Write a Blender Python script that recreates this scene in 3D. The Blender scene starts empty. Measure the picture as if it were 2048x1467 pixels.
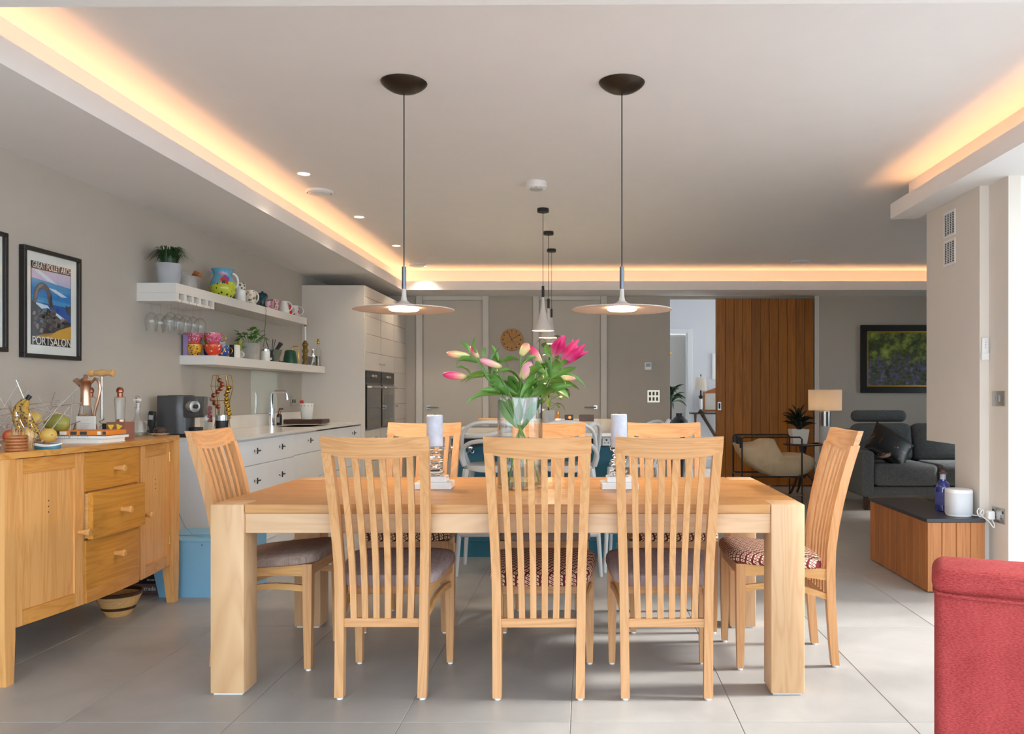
import bpy, bmesh, math, random
from mathutils import Vector, Matrix
random.seed(7)
R = math.radians
S = bpy.context.scene
COL = S.collection

# ------------------------------------------------------------------ camera
# camera 1.165 m above the floor looking along +Y; image 2048 x 1467, focal length 1640 px
CAMH, FPX, VU, VV = 1.165, 1640.0, 1173.0, 787.0
cam_data = bpy.data.cameras.new('camera')
cam = bpy.data.objects.new('camera', cam_data)
COL.objects.link(cam)
cam.location = (0, 0, CAMH)
cam.rotation_euler = (R(90), 0, 0)
cam_data.sensor_width = 36.0
cam_data.lens = 36.0 * FPX / 2048.0
cam_data.shift_x = -(VU - 1024.0) / 2048.0
cam_data.shift_y = (VV - 733.5) / 2048.0
cam_data.clip_start = 0.05
S.camera = cam

# ------------------------------------------------------------------ world, sun, exposure
world = bpy.data.worlds.new('world')
S.world = world
world.use_nodes = True
bg = world.node_tree.nodes['Background']
bg.inputs[0].default_value = (0.75, 0.885, 1.0, 1)
bg.inputs[1].default_value = 2.75
sun_data = bpy.data.lights.new('sun', 'SUN')
sun_data.energy = 3.8
sun_data.angle = R(8)
sun_data.color = (1.0, 0.97, 0.93)
sun = bpy.data.objects.new('sun', sun_data)
COL.objects.link(sun)
sun.rotation_euler = (0, R(56), R(2))      # light travels towards -X, downwards
S.view_settings.view_transform = 'Standard'
S.view_settings.look = 'None'
S.view_settings.gamma = 1.0
S.view_settings.use_curve_mapping = False
S.view_settings.exposure = 1.20
S.cycles.max_bounces = 9
S.cycles.diffuse_bounces = 5
S.cycles.transmission_bounces = 9
S.cycles.transparent_max_bounces = 12
S.cycles.sample_clamp_indirect = 6.0

def ax(u, Y): return (u - VU) * Y / FPX          # real X of something at depth Y
def az(v, Y): return CAMH - (v - VV) * Y / FPX   # real height of something at depth Y

# ------------------------------------------------------------------ materials
def lin(c):
    return tuple(((x/255.0)/12.92 if x/255.0 <= 0.04045 else ((x/255.0+0.055)/1.055)**2.4) for x in c) + (1.0,)

MATS = {}
def newmat(name):
    m = bpy.data.materials.new(name); m.use_nodes = True
    MATS[name] = m
    nt = m.node_tree
    return m, nt, nt.nodes['Principled BSDF']

def N(nt, typ, **kw):
    n = nt.nodes.new(typ)
    for k, v in kw.items():
        setattr(n, k, v)
    return n

def objcoord(nt, offset=True, scale=(1, 1, 1)):
    tc = N(nt, 'ShaderNodeTexCoord')
    mp = N(nt, 'ShaderNodeMapping')
    mp.inputs['Scale'].default_value = scale
    nt.links.new(tc.outputs['Object'], mp.inputs['Vector'])
    if offset:
        oi = N(nt, 'ShaderNodeObjectInfo')
        mul = N(nt, 'ShaderNodeVectorMath', operation='SCALE')
        mul.inputs[0].default_value = (13.7, 7.3, 9.1)
        nt.links.new(oi.outputs['Random'], mul.inputs['Scale'])
        nt.links.new(mul.outputs[0], mp.inputs['Location'])
    return mp.outputs['Vector']

def mix(nt, fac, a, b):
    n = N(nt, 'ShaderNodeMix', data_type='RGBA')
    for sock, val in ((0, fac), (6, a), (7, b)):
        if isinstance(val, (tuple, float, int)):
            n.inputs[sock].default_value = val
        else:
            nt.links.new(val, n.inputs[sock])
    return n.outputs[2]

def math_(nt, op, a, b=None):
    n = N(nt, 'ShaderNodeMath', operation=op)
    for k, v in enumerate((a, b)):
        if v is None: continue
        if isinstance(v, (float, int)): n.inputs[k].default_value = v
        else: nt.links.new(v, n.inputs[k])
    return n.outputs[0]

def tone(nt, col, amount):
    oi = N(nt, 'ShaderNodeObjectInfo')
    hsv = N(nt, 'ShaderNodeHueSaturation')
    v = math_(nt, 'MULTIPLY_ADD', oi.outputs['Random'], amount)
    v.node.inputs[2].default_value = 1 - amount/2
    nt.links.new(v, hsv.inputs['Value'])
    nt.links.new(col, hsv.inputs['Color'])
    return hsv.outputs['Color']

def bump(nt, p, height, strength, dist=0.002):
    b = N(nt, 'ShaderNodeBump')
    b.inputs['Strength'].default_value = strength
    b.inputs['Distance'].default_value = dist
    nt.links.new(height, b.inputs['Height'])
    nt.links.new(b.outputs[0], p.inputs['Normal'])

def plain(name, c, rough=0.5, metal=0.0, var=0.06, scale=6.0, bmp=0.0, bscale=80, tn=0.0, coat=0.0, spec=None):
    m, nt, p = newmat(name)
    vec = objcoord(nt)
    nz = N(nt, 'ShaderNodeTexNoise'); nz.inputs['Scale'].default_value = scale; nz.inputs['Detail'].default_value = 4
    nt.links.new(vec, nz.inputs['Vector'])
    c1 = lin(tuple(min(255, x*(1+var)) for x in c)); c2 = lin(tuple(x*(1-var) for x in c))
    col = mix(nt, nz.outputs['Fac'], c2, c1)
    if tn: col = tone(nt, col, tn)
    nt.links.new(col, p.inputs['Base Color'])
    p.inputs['Roughness'].default_value = rough
    p.inputs['Metallic'].default_value = metal
    if coat: p.inputs['Coat Weight'].default_value = coat
    if spec is not None: p.inputs['Specular IOR Level'].default_value = spec
    if bmp:
        n2 = N(nt, 'ShaderNodeTexNoise'); n2.inputs['Scale'].default_value = bscale; n2.inputs['Detail'].default_value = 3
        nt.links.new(vec, n2.inputs['Vector'])
        bump(nt, p, n2.outputs['Fac'], bmp)
    return m

def wood(name, c1, c2, axis='z', rough=0.42, grain=16.0, tn=0.08, along=0.9, pore=0.25):
    m, nt, p = newmat(name)
    sc = [grain]*3; sc['xyz'.index(axis)] = along
    vec = objcoord(nt, True, tuple(sc))
    nz = N(nt, 'ShaderNodeTexNoise'); nz.inputs['Scale'].default_value = 1.0; nz.inputs['Detail'].default_value = 3
    nz.inputs['Distortion'].default_value = 0.9
    nt.links.new(vec, nz.inputs['Vector'])
    rings = math_(nt, 'MULTIPLY', nz.outputs['Fac'], 7.0)
    rings = math_(nt, 'FRACT', rings)
    rings = math_(nt, 'PINGPONG', rings, 0.5)
    rings = math_(nt, 'MULTIPLY', rings, 2.0)
    rings = math_(nt, 'POWER', rings, 1.6)
    sc2 = [grain*9]*3; sc2['xyz'.index(axis)] = along*3
    vec2 = objcoord(nt, True, tuple(sc2))
    n2 = N(nt, 'ShaderNodeTexNoise'); n2.inputs['Scale'].default_value = 1.0; n2.inputs['Detail'].default_value = 2
    nt.links.new(vec2, n2.inputs['Vector'])
    f = math_(nt, 'MULTIPLY_ADD', n2.outputs['Fac'], pore); 
    nt.links.new(math_(nt, 'MULTIPLY', rings, 1-pore), f.node.inputs[2])
    col = mix(nt, f, lin(c1), lin(c2))
    col = tone(nt, col, tn)
    nt.links.new(col, p.inputs['Base Color'])
    p.inputs['Roughness'].default_value = rough
    bump(nt, p, n2.outputs['Fac'], 0.08, 0.001)
    return m

def glass(name, c=(255, 255, 255), rough=0.0, edge=0.75):
    # thin clear glass that lets light straight through: transparent + glossy by angle
    m, nt, p = newmat(name)
    out = nt.nodes['Material Output']
    tr = N(nt, 'ShaderNodeBsdfTransparent'); tr.inputs[0].default_value = lin(c)
    gl = N(nt, 'ShaderNodeBsdfGlossy'); gl.inputs['Roughness'].default_value = rough + 0.02
    lw = N(nt, 'ShaderNodeLayerWeight'); lw.inputs['Blend'].default_value = 0.5
    f3 = math_(nt, 'POWER', lw.outputs['Facing'], 2.4)
    f = math_(nt, 'MULTIPLY_ADD', f3, edge); f.node.inputs[2].default_value = 0.035
    nt.links.new(mix(nt, math_(nt, 'MULTIPLY', f3, 0.8*edge), lin(c), lin((168, 176, 176))), tr.inputs[0])
    mx = N(nt, 'ShaderNodeMixShader')
    nt.links.new(f, mx.inputs[0]); nt.links.new(tr.outputs[0], mx.inputs[1]); nt.links.new(gl.outputs[0], mx.inputs[2])
    nt.links.new(mx.outputs[0], out.inputs['Surface'])
    nt.nodes.remove(p)
    return m

def solidglass(name, c=(255, 255, 255), rough=0.0, ior=1.46):
    m, nt, p = newmat(name)
    p.inputs['Base Color'].default_value = lin(c)
    p.inputs['Transmission Weight'].default_value = 1.0
    p.inputs['Roughness'].default_value = rough
    p.inputs['IOR'].default_value = ior
    return m

def emit(name, c, strength, base=(255, 240, 220)):
    m, nt, p = newmat(name)
    p.inputs['Base Color'].default_value = lin(base)
    p.inputs['Emission Color'].default_value = lin(c)
    p.inputs['Emission Strength'].default_value = strength
    return m

def spotted(name, base, spots, scale=40, size=0.35, rough=0.25, third=None):
    m, nt, p = newmat(name)
    vec = objcoord(nt)
    vo = N(nt, 'ShaderNodeTexVoronoi'); vo.inputs['Scale'].default_value = scale
    nt.links.new(vec, vo.inputs['Vector'])
    f = math_(nt, 'LESS_THAN', vo.outputs['Distance'], size)
    if third:
        sp = N(nt, 'ShaderNodeSeparateColor'); nt.links.new(vo.outputs['Color'], sp.inputs[0])
        pick = math_(nt, 'GREATER_THAN', sp.outputs[0], 0.5)
        scol = mix(nt, pick, lin(spots), lin(third))
    else:
        scol = lin(spots)
    nt.links.new(mix(nt, f, lin(base), scol), p.inputs['Base Color'])
    p.inputs['Roughness'].default_value = rough
    return m

def ramp_axis(name, stops, axis='Z', lo=0.0, hi=1.0, rough=0.4, noise=0.12, nscale=8):
    """colour bands along an object's own axis (glaze or petal colour)"""
    m, nt, p = newmat(name)
    tc = N(nt, 'ShaderNodeTexCoord')
    sx = N(nt, 'ShaderNodeSeparateXYZ'); nt.links.new(tc.outputs['Object'], sx.inputs[0])
    mr = N(nt, 'ShaderNodeMapRange'); mr.inputs[1].default_value = lo; mr.inputs[2].default_value = hi
    nt.links.new(sx.outputs[axis], mr.inputs[0])
    nz = N(nt, 'ShaderNodeTexNoise'); nz.inputs['Scale'].default_value = nscale
    nt.links.new(tc.outputs['Object'], nz.inputs['Vector'])
    f = math_(nt, 'ADD', mr.outputs[0], math_(nt, 'MULTIPLY', math_(nt, 'SUBTRACT', nz.outputs['Fac'], 0.5), noise*2))
    cr = N(nt, 'ShaderNodeValToRGB')
    el = cr.color_ramp.elements
    while len(el) < len(stops): el.new(0.5)
    for e, (pos, c) in zip(el, stops):
        e.position = pos; e.color = lin(c)
    nt.links.new(f, cr.inputs[0])
    nt.links.new(cr.outputs[0], p.inputs['Base Color'])
    p.inputs['Roughness'].default_value = rough
    return m

def weave(name, c1, c2, scale=260, rough=0.9, upright=False):
    m, nt, p = newmat(name)
    v1 = objcoord(nt, True, (scale*0.06, scale, scale*0.06))
    v2 = objcoord(nt, True, (scale, scale*0.06, scale*0.06))
    if upright:
        v1 = objcoord(nt, True, (scale, scale, scale*0.12)); v2 = objcoord(nt, True, (scale*0.12, scale*0.12, scale))
    a = N(nt, 'ShaderNodeTexNoise'); b = N(nt, 'ShaderNodeTexNoise')
    for n, v in ((a, v1), (b, v2)):
        n.inputs['Scale'].default_value = 1.0; n.inputs['Detail'].default_value = 2
        nt.links.new(v, n.inputs['Vector'])
    f = math_(nt, 'MULTIPLY', math_(nt, 'ADD', a.outputs['Fac'], b.outputs['Fac']), 0.5)
    f2 = math_(nt, 'MULTIPLY_ADD', math_(nt, 'SUBTRACT', f, 0.5), 2.6); f2.node.inputs[2].default_value = 0.5
    f2.node.use_clamp = True
    nt.links.new(mix(nt, f2, lin(c1), lin(c2)), p.inputs['Base Color'])
    p.inputs['Roughness'].default_value = rough
    p.inputs['Specular IOR Level'].default_value = 0.15
    bump(nt, p, f, 0.35, 0.002)
    return m

def diamonds(name, cream, red, dark, cell=0.031):
    m, nt, p = newmat(name)
    tc = N(nt, 'ShaderNodeTexCoord')
    sx = N(nt, 'ShaderNodeSeparateXYZ'); nt.links.new(tc.outputs['Object'], sx.inputs[0])
    a = math_(nt, 'DIVIDE', math_(nt, 'ADD', sx.outputs['X'], sx.outputs['Z']), cell)
    b = math_(nt, 'DIVIDE', math_(nt, 'SUBTRACT', sx.outputs['Y'], sx.outputs['Z']), cell)
    fa = math_(nt, 'ABSOLUTE', math_(nt, 'SUBTRACT', math_(nt, 'FRACT', a), 0.5))
    fb = math_(nt, 'ABSOLUTE', math_(nt, 'SUBTRACT', math_(nt, 'FRACT', b), 0.5))
    d = math_(nt, 'ADD', fa, fb)
    c = mix(nt, math_(nt, 'LESS_THAN', d, 0.37), lin(dark), lin(cream))
    c = mix(nt, math_(nt, 'LESS_THAN', d, 0.17), c, lin(red))
    c = mix(nt, math_(nt, 'GREATER_THAN', d, 0.68), c, lin(cream))
    c = mix(nt, math_(nt, 'GREATER_THAN', d, 0.86), c, lin(red))
    nt.links.new(c, p.inputs['Base Color'])
    p.inputs['Roughness'].default_value = 0.9
    p.inputs['Specular IOR Level'].default_value = 0.15
    return m

# the palette -------------------------------------------------------------
M = {}
M['ceiling'] = plain('ceiling_paint', (236, 235, 235), 0.9, var=0.01)
M['wall'] = plain('greige_wall_paint', (186, 178, 167), 0.85, var=0.015)
M['wall_light'] = plain('pale_wall_paint', (224, 217, 208), 0.85, var=0.015)
M['white_wall'] = plain('white_wall_paint', (232, 232, 232), 0.85, var=0.01)
M['hall_wall'] = plain('hall_wall_paint', (222, 222, 226), 0.85, var=0.01)
M['door'] = plain('door_paint', (198, 190, 178), 0.55, var=0.015)
M['grout'] = plain('grout', (150, 143, 135), 0.9, var=0.03)
M['cabinet'] = plain('cabinet_paint', (234, 236, 240), 0.45, var=0.01)
M['tower'] = plain('tower_paint', (216, 208, 198), 0.5, var=0.01)
M['shelf'] = plain('shelf_paint', (220, 216, 211), 0.5, var=0.01)
M['trimp'] = plain('trim_paint', (214, 208, 200), 0.6, var=0.01)
M['dark_gap'] = plain('dark_gap', (60, 58, 56), 0.9)
M['led'] = emit('led_strip', (255, 184, 124), 7.5)
M['conelens'] = emit('cone_lens', (255, 214, 160), 2.2)
M['lens'] = emit('warm_lens', (255, 214, 160), 6.0)
M['down'] = emit('downlight_lens', (255, 214, 165), 14.0)
M['black'] = plain('black_metal', (28, 27, 26), 0.45, var=0.1)
M['bronze'] = plain('dark_bronze', (58, 48, 38), 0.38, 0.6, var=0.12)
M['blackplastic'] = plain('black_plastic', (24, 24, 26), 0.35)
M['steel'] = plain('brushed_steel', (190, 188, 184), 0.28, 1.0, var=0.05)
M['darksteel'] = plain('dark_steel', (110, 116, 128), 0.35, 1.0, var=0.05)
M['chrome'] = plain('chrome', (225, 225, 228), 0.08, 1.0, var=0.02)
M['brass'] = plain('brass', (205, 165, 80), 0.25, 1.0, var=0.05)
M['copper'] = plain('copper', (160, 96, 74), 0.3, 1.0, var=0.05)
M['rosecopper'] = plain('tarnished_copper', (205, 165, 140), 0.3, 1.0, var=0.15, scale=40)
M['concrete'] = plain('concrete_shade', (205, 197, 190), 0.8, var=0.03, bmp=0.15, bscale=120)
M['whiteplastic'] = plain('white_plastic', (236, 236, 236), 0.4, var=0.01)
M['whiteglaze'] = plain('white_glaze', (238, 236, 230), 0.18, var=0.02, coat=0.3)
M['greyplastic'] = plain('grey_plastic', (190, 193, 195), 0.32, var=0.02)
M['teal'] = plain('teal_paint', (30, 96, 116), 0.55, var=0.04)
M['blue'] = plain('blue_paint', (122, 174, 206), 0.5, var=0.03)
M['marble'] = plain('pale_marble', (226, 222, 216), 0.16, var=0.05, scale=5)
M['slate'] = plain('black_slate', (44, 44, 50), 0.35, var=0.08)
M['glass'] = glass('clear_glass', (253, 254, 254))
M['pane'] = glass('pane_glass', (254, 255, 255), 0.0, 0.14)
M['greenglass'] = plain('back_painted_glass', (204, 208, 196), 0.08, var=0.01, coat=0.5)
M['crystal'] = solidglass('crystal', (255, 255, 255), 0.02, 1.5)
M['frost'] = plain('frosted_crystal', (232, 230, 230), 0.25, var=0.03, scale=30, coat=0.4)
M['wax'] = plain('pale_blue_wax', (194, 198, 212), 0.55, var=0.12, scale=30)
M['water'] = glass('water', (228, 238, 234))
M['blueglass'] = solidglass('blue_glass', (40, 60, 190), 0.03)
M['amberoil'] = plain('amber_oil', (120, 92, 24), 0.12, var=0.15, coat=0.5)
M['ovenglass'] = plain('oven_glass', (30, 30, 32), 0.08, var=0.05, coat=0.5)
M['paper'] = plain('paper', (238, 236, 230), 0.8, var=0.01)
M['tablewood_x'] = wood('oak_table_top', (198, 144, 86), (178, 122, 66), 'x', 0.34, 14, 0.12)
M['tableleg_z'] = wood('pale_maple_leg', (210, 170, 128), (196, 152, 110), 'z', 0.45, 6, 0.04)
M['tableapron_x'] = wood('pale_maple_apron', (212, 174, 136), (198, 158, 120), 'x', 0.45, 6, 0.04)
M['chair_z'] = wood('ash_chair_upright', (208, 156, 106), (190, 136, 86), 'z', 0.38, 15, 0.08)
M['chair_x'] = wood('ash_chair_rail', (208, 157, 108), (186, 132, 84), 'x', 0.38, 15, 0.08)
M['chair_y'] = wood('ash_chair_side', (214, 164, 106), (194, 142, 84), 'y', 0.38, 15, 0.08)
M['side_z'] = wood('oak_sideboard_upright', (228, 170, 104), (210, 147, 80), 'z', 0.4, 14, 0.06)
M['side_y'] = wood('oak_sideboard_cross', (216, 154, 80), (196, 128, 52), 'y', 0.4, 12, 0.06)
M['side_top'] = wood('oak_sideboard_top', (214, 156, 84), (190, 126, 56), 'y', 0.25, 12, 0.04)
M['drawer_y'] = wood('oak_drawer', (214, 150, 62), (192, 126, 42), 'y', 0.38, 14, 0.05)
M['knob'] = wood('oak_knob', (226, 172, 104), (206, 146, 80), 'x', 0.4, 30, 0.05)
M['cedar_z'] = wood('cedar_plank', (176, 112, 58), (148, 86, 36), 'z', 0.5, 22, 0.2, 0.6)
M['doorwood_z'] = wood('stained_door_plank', (170, 104, 14), (130, 72, 6), 'z', 0.5, 20, 0.32, 0.5)
M['darkwood'] = wood('dark_wood', (72, 46, 30), (46, 28, 18), 'x', 0.4, 14, 0.05)
M['midwood'] = wood('mid_wood', (178, 110, 60), (140, 78, 38), 'x', 0.45, 20, 0.05)
M['lightwood'] = wood('light_wood', (222, 176, 116), (200, 148, 88), 'x', 0.45, 30, 0.05)
M['mauve'] = weave('mauve_weave', (138, 116, 114), (180, 160, 156), 240)
M['brownweave'] = weave('brown_weave', (134, 110, 100), (176, 154, 142), 240)
M['reddiamond'] = diamonds('red_diamond_weave', (222, 202, 172), (166, 56, 58), (112, 40, 44))
M['browndiamond'] = diamonds('brown_diamond_weave', (228, 204, 168), (120, 58, 44), (92, 46, 36))
M['sofa'] = weave('charcoal_weave', (78, 81, 84), (120, 122, 122), 300, upright=True)
def twill(name, c1, c2, scale=560):
    m, nt, p = newmat(name)
    vec = objcoord(nt, False)
    mp = N(nt, 'ShaderNodeMapping'); mp.inputs['Rotation'].default_value = (0, R(32), 0); mp.inputs['Scale'].default_value = (scale*0.25, scale*0.5, scale)
    nt.links.new(vec, mp.inputs['Vector'])
    a = N(nt, 'ShaderNodeTexNoise'); a.inputs['Scale'].default_value = 1.0; a.inputs['Detail'].default_value = 2; nt.links.new(mp.outputs[0], a.inputs['Vector'])
    b = N(nt, 'ShaderNodeTexNoise'); b.inputs['Scale'].default_value = 9.0; b.inputs['Detail'].default_value = 3; nt.links.new(vec, b.inputs['Vector'])
    f = math_(nt, 'ADD', math_(nt, 'MULTIPLY', a.outputs['Fac'], 0.7), math_(nt, 'MULTIPLY', b.outputs['Fac'], 0.3))
    f2 = math_(nt, 'MULTIPLY_ADD', math_(nt, 'SUBTRACT', f, 0.5), 3.2); f2.node.inputs[2].default_value = 0.5; f2.node.use_clamp = True
    nt.links.new(mix(nt, f2, lin(c1), lin(c2)), p.inputs['Base Color'])
    p.inputs['Roughness'].default_value = 0.85; p.inputs['Specular IOR Level'].default_value = 0.2
    bump(nt, p, f, 0.5, 0.003)
    return m
M['red'] = twill('red_velvet_twill', (128, 38, 40), (176, 74, 72))
M['linen'] = weave('linen', (196, 172, 138), (212, 190, 158), 200)
def shade_mat():
    m, nt, p = newmat('lamp_shade_fabric')
    out = nt.nodes['Material Output']
    tl = N(nt, 'ShaderNodeBsdfTranslucent'); tl.inputs[0].default_value = lin((244, 234, 220))
    p.inputs['Base Color'].default_value = lin((238, 226, 210)); p.inputs['Roughness'].default_value = 0.9
    ms = N(nt, 'ShaderNodeMixShader'); ms.inputs[0].default_value = 0.5
    vec = objcoord(nt, False, (200, 200, 200)); nz = N(nt, 'ShaderNodeTexNoise'); nz.inputs['Scale'].default_value = 1.0; nt.links.new(vec, nz.inputs['Vector'])
    bump(nt, p, nz.outputs['Fac'], 0.3)
    nt.links.new(p.outputs[0], ms.inputs[1]); nt.links.new(tl.outputs[0], ms.inputs[2]); nt.links.new(ms.outputs[0], out.inputs['Surface'])
    return m
M['shade'] = shade_mat()
M['leaf'] = plain('leaf_green', (84, 128, 52), 0.42, var=0.18, scale=9, tn=0.45)
M['leafdark'] = plain('dark_leaf', (34, 66, 30), 0.4, var=0.2, scale=9, tn=0.3)
M['leafblack'] = plain('blackgreen_leaf', (20, 30, 22), 0.4, var=0.2, tn=0.3)
M['stemgreen'] = plain('stem_green', (96, 138, 60), 0.45, var=0.1)
M['greypot'] = plain('grey_concrete_pot', (168, 170, 174), 0.85, var=0.07, scale=14, bmp=0.1)
M['rawpot'] = plain('raw_concrete_pot', (176, 172, 166), 0.85, var=0.12, scale=16, bmp=0.2)

def floor_mat():
    m, nt, p = newmat('stone_floor_tile')
    vec = objcoord(nt)
    n1 = N(nt, 'ShaderNodeTexNoise'); n1.inputs['Scale'].default_value = 2.2; n1.inputs['Detail'].default_value = 8; n1.inputs['Roughness'].default_value = 0.65
    n1.inputs['Distortion'].default_value = 0.6
    nt.links.new(vec, n1.inputs['Vector'])
    c = mix(nt, n1.outputs['Fac'], lin((132, 129, 126)), lin((182, 179, 175)))
    c = tone(nt, c, 0.05)
    nt.links.new(c, p.inputs['Base Color'])
    r = math_(nt, 'MULTIPLY_ADD', n1.outputs['Fac'], 0.18); r.node.inputs[2].default_value = 0.30
    nt.links.new(r, p.inputs['Roughness'])
    bump(nt, p, n1.outputs['Fac'], 0.04, 0.004)
    return m
M['tile'] = floor_mat()

# ------------------------------------------------------------------ mesh helpers
class B:
    def __init__(self): self.bm = bmesh.new()
    def box(self, x0, x1, y0, y1, z0, z1, bev=0.0, seg=1):
        bm = self.bm
        if bev > 0:
            t = bmesh.new()
            r = bmesh.ops.create_cube(t, size=1.0)
            for v in t.verts:
                v.co = Vector(((x0+x1)/2+v.co.x*(x1-x0), (y0+y1)/2+v.co.y*(y1-y0), (z0+z1)/2+v.co.z*(z1-z0)))
            bev = min(bev, 0.49*min(abs(x1-x0), abs(y1-y0), abs(z1-z0)))
            bmesh.ops.bevel(t, geom=list(t.edges), offset=bev, segments=seg, profile=0.5, affect='EDGES')
            self.absorb(t)
        else:
            vs = [bm.verts.new(c) for c in ((x0,y0,z0),(x1,y0,z0),(x1,y1,z0),(x0,y1,z0),(x0,y0,z1),(x1,y0,z1),(x1,y1,z1),(x0,y1,z1))]
            for f in ((0,3,2,1),(4,5,6,7),(0,1,5,4),(1,2,6,5),(2,3,7,6),(3,0,4,7)):
                bm.faces.new([vs[i] for i in f])
        return self
    def absorb(self, t, mat=None):
        mp = {}
        for v in t.verts:
            mp[v] = self.bm.verts.new(mat @ v.co if mat else v.co)
        for f in t.faces:
            try: self.bm.faces.new([mp[v] for v in f.verts])
            except ValueError: pass
        t.free()
        return self
    def loft(self, rings, caps=True, closed=True):
        bm = self.bm
        vr = [[bm.verts.new(c) for c in ring] for ring in rings]
        n = len(vr[0])
        for a, b in zip(vr, vr[1:]):
            for i in range(n if closed else n-1):
                j = (i+1) % n
                bm.faces.new((a[i], a[j], b[j], b[i]))
        if caps and closed:
            bm.faces.new(list(reversed(vr[0]))); bm.faces.new(vr[-1])
        return self
    def lathe(self, prof, c=(0, 0, 0), n=24, caps=True, axis='z'):
        rings = []
        for r, h in prof:
            ring = []
            for k in range(n):
                a = 2*math.pi*k/n
                x, y, z = r*math.cos(a), r*math.sin(a), h
                if axis == 'x': x, y, z = h, r*math.cos(a), r*math.sin(a)
                elif axis == 'y': x, y, z = r*math.sin(a), h, r*math.cos(a)
                ring.append((c[0]+x, c[1]+y, c[2]+z))
            rings.append(ring)
        return self.loft(rings, caps)
    def cyl(self, p0, p1, r0, r1=None, n=12):
        return self.tube([p0, p1], [r0, r0 if r1 is None else r1], n)
    def tube(self, pts, r, n=8, flat=1.0, closed=False):
        pts = [Vector(p) for p in pts]
        if not isinstance(r, (list, tuple)): r = [r]*len(pts)
        rings = []
        ref = None
        for i, p in enumerate(pts):
            d = (pts[min(i+1, len(pts)-1)] - pts[max(i-1, 0)])
            if closed: d = pts[(i+1) % len(pts)] - pts[i-1]
            d.normalize()
            if ref is None:
                ref = Vector((0, 0, 1)) if abs(d.z) < 0.9 else Vector((1, 0, 0))
            s = d.cross(ref)
            if s.length < 1e-5: s = d.orthogonal()
            s.normalize(); t = s.cross(d).normalized(); ref = t
            rings.append([p + s*(r[i]*math.cos(2*math.pi*k/n)) + t*(r[i]*flat*math.sin(2*math.pi*k/n)) for k in range(n)])
        if closed: rings.append(rings[0]); return self.loft(rings, False)
        return self.loft(rings)
    def sphere(self, c, r, n=16, m=10, sc=(1, 1, 1), e=1.0):
        prof = []
        rings = []
        for j in range(m+1):
            th = math.pi*(0.02+0.96*j/m) - math.pi/2
            ring = []
            for k in range(n):
                a = 2*math.pi*k/n
                ring.append((c[0]+r*sc[0]*math.cos(th)*math.cos(a), c[1]+r*sc[1]*math.cos(th)*math.sin(a), c[2]+r*sc[2]*math.sin(th)))
            rings.append(ring)
        return self.loft(rings)
    def prism(self, poly, z0, z1, plane='xy', bev=0):
        def put(a, b, h):
            return {'xy': (a, b, h), 'xz': (a, h, b), 'yz': (h, a, b)}[plane]
        return self.loft([[put(a, b, z0) for a, b in poly], [put(a, b, z1) for a, b in poly]])
    def build(self, name, mat, parent=None, smooth=True, ang=35, loc=None, rot=None):
        bm = self.bm
        bmesh.ops.recalc_face_normals(bm, faces=bm.faces)
        me = bpy.data.meshes.new(name)
        bm.to_mesh(me); bm.free()
        me.materials.append(M[mat] if isinstance(mat, str) else mat)
        if smooth:
            for pl in me.polygons: pl.use_smooth = True
            me.set_sharp_from_angle(angle=R(ang))
        return link(name, me, parent, loc, rot)

def link(name, me, parent=None, loc=None, rot=None):
    o = bpy.data.objects.new(name, me)
    COL.objects.link(o)
    if parent is not None: o.parent = parent
    if loc is not None: o.location = loc
    if rot is not None: o.rotation_euler = rot
    return o

def thing(name, label, cat, loc=(0, 0, 0), rz=0.0, group=None):
    o = bpy.data.objects.new(name, None)
    o.empty_display_size = 0.1
    COL.objects.link(o)
    o.location = loc; o.rotation_euler = (0, 0, rz)
    return tag(o, label, cat, group)

def tag(o, label, cat, group=None):
    o['label'] = label; o['category'] = cat
    if group: o['group'] = group
    return o

def struct(o, label=None):
    o['kind'] = 'structure'
    if label: o['label'] = label
    return o

def bx(name, mat, parent, x0, x1, y0, y1, z0, z1, bev=0.0, seg=1):
    return B().box(x0, x1, y0, y1, z0, z1, bev, seg).build(name, mat, parent)

def copy_tree(o, parent=None):
    c = o.copy(); COL.objects.link(c)
    if parent is not None: c.parent = parent
    for ch in list(o.children): copy_tree(ch, c)
    return c

def text(body, size, loc, rot, mat, parent, name='lettering', width=None, ext=0.0004):
    cu = bpy.data.curves.new(name, 'FONT')
    cu.body = body; cu.size = size; cu.align_x = 'CENTER'; cu.align_y = 'CENTER'; cu.extrude = ext
    cu.materials.append(M[mat] if isinstance(mat, str) else mat)
    tmp = bpy.data.objects.new('tmp_text', cu); COL.objects.link(tmp)
    dg = bpy.context.evaluated_depsgraph_get(); dg.update()
    me = bpy.data.meshes.new_from_object(tmp.evaluated_get(dg), depsgraph=dg)
    me.name = name
    bpy.data.objects.remove(tmp); bpy.data.curves.remove(cu)
    if width:
        xs = [v.co.x for v in me.vertices]; w = max(xs)-min(xs); c0 = (max(xs)+min(xs))/2
        for v in me.vertices: v.co.x = (v.co.x-c0)*width/w
    if not me.materials: me.materials.append(M[mat] if isinstance(mat, str) else mat)
    return link(name, me, parent, loc, rot)
FACE_X = (R(90), 0, R(90))      # lettering read by someone looking towards -X
FACE_C = (R(90), 0, 0)          # lettering read by someone looking towards +Y
# ================================================================== the room shell
ZC, ZS = 2.66, 2.40            # main ceiling, dropped soffits
XL, YB = -2.94, 10.39          # left wall face, back wall face
ground = struct(bx('ground', plain('terrace_stone', (150, 148, 144), 0.9), None, -25, 25, -25, 25, -0.30, -0.06), 'pale stone terrace outside')
floor = struct(bx('floor', 'grout', None, -3.0, 5.7, -1.2, 13.2, -0.05, -0.002), 'large beige stone floor tiles with fine grout joints')
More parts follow.
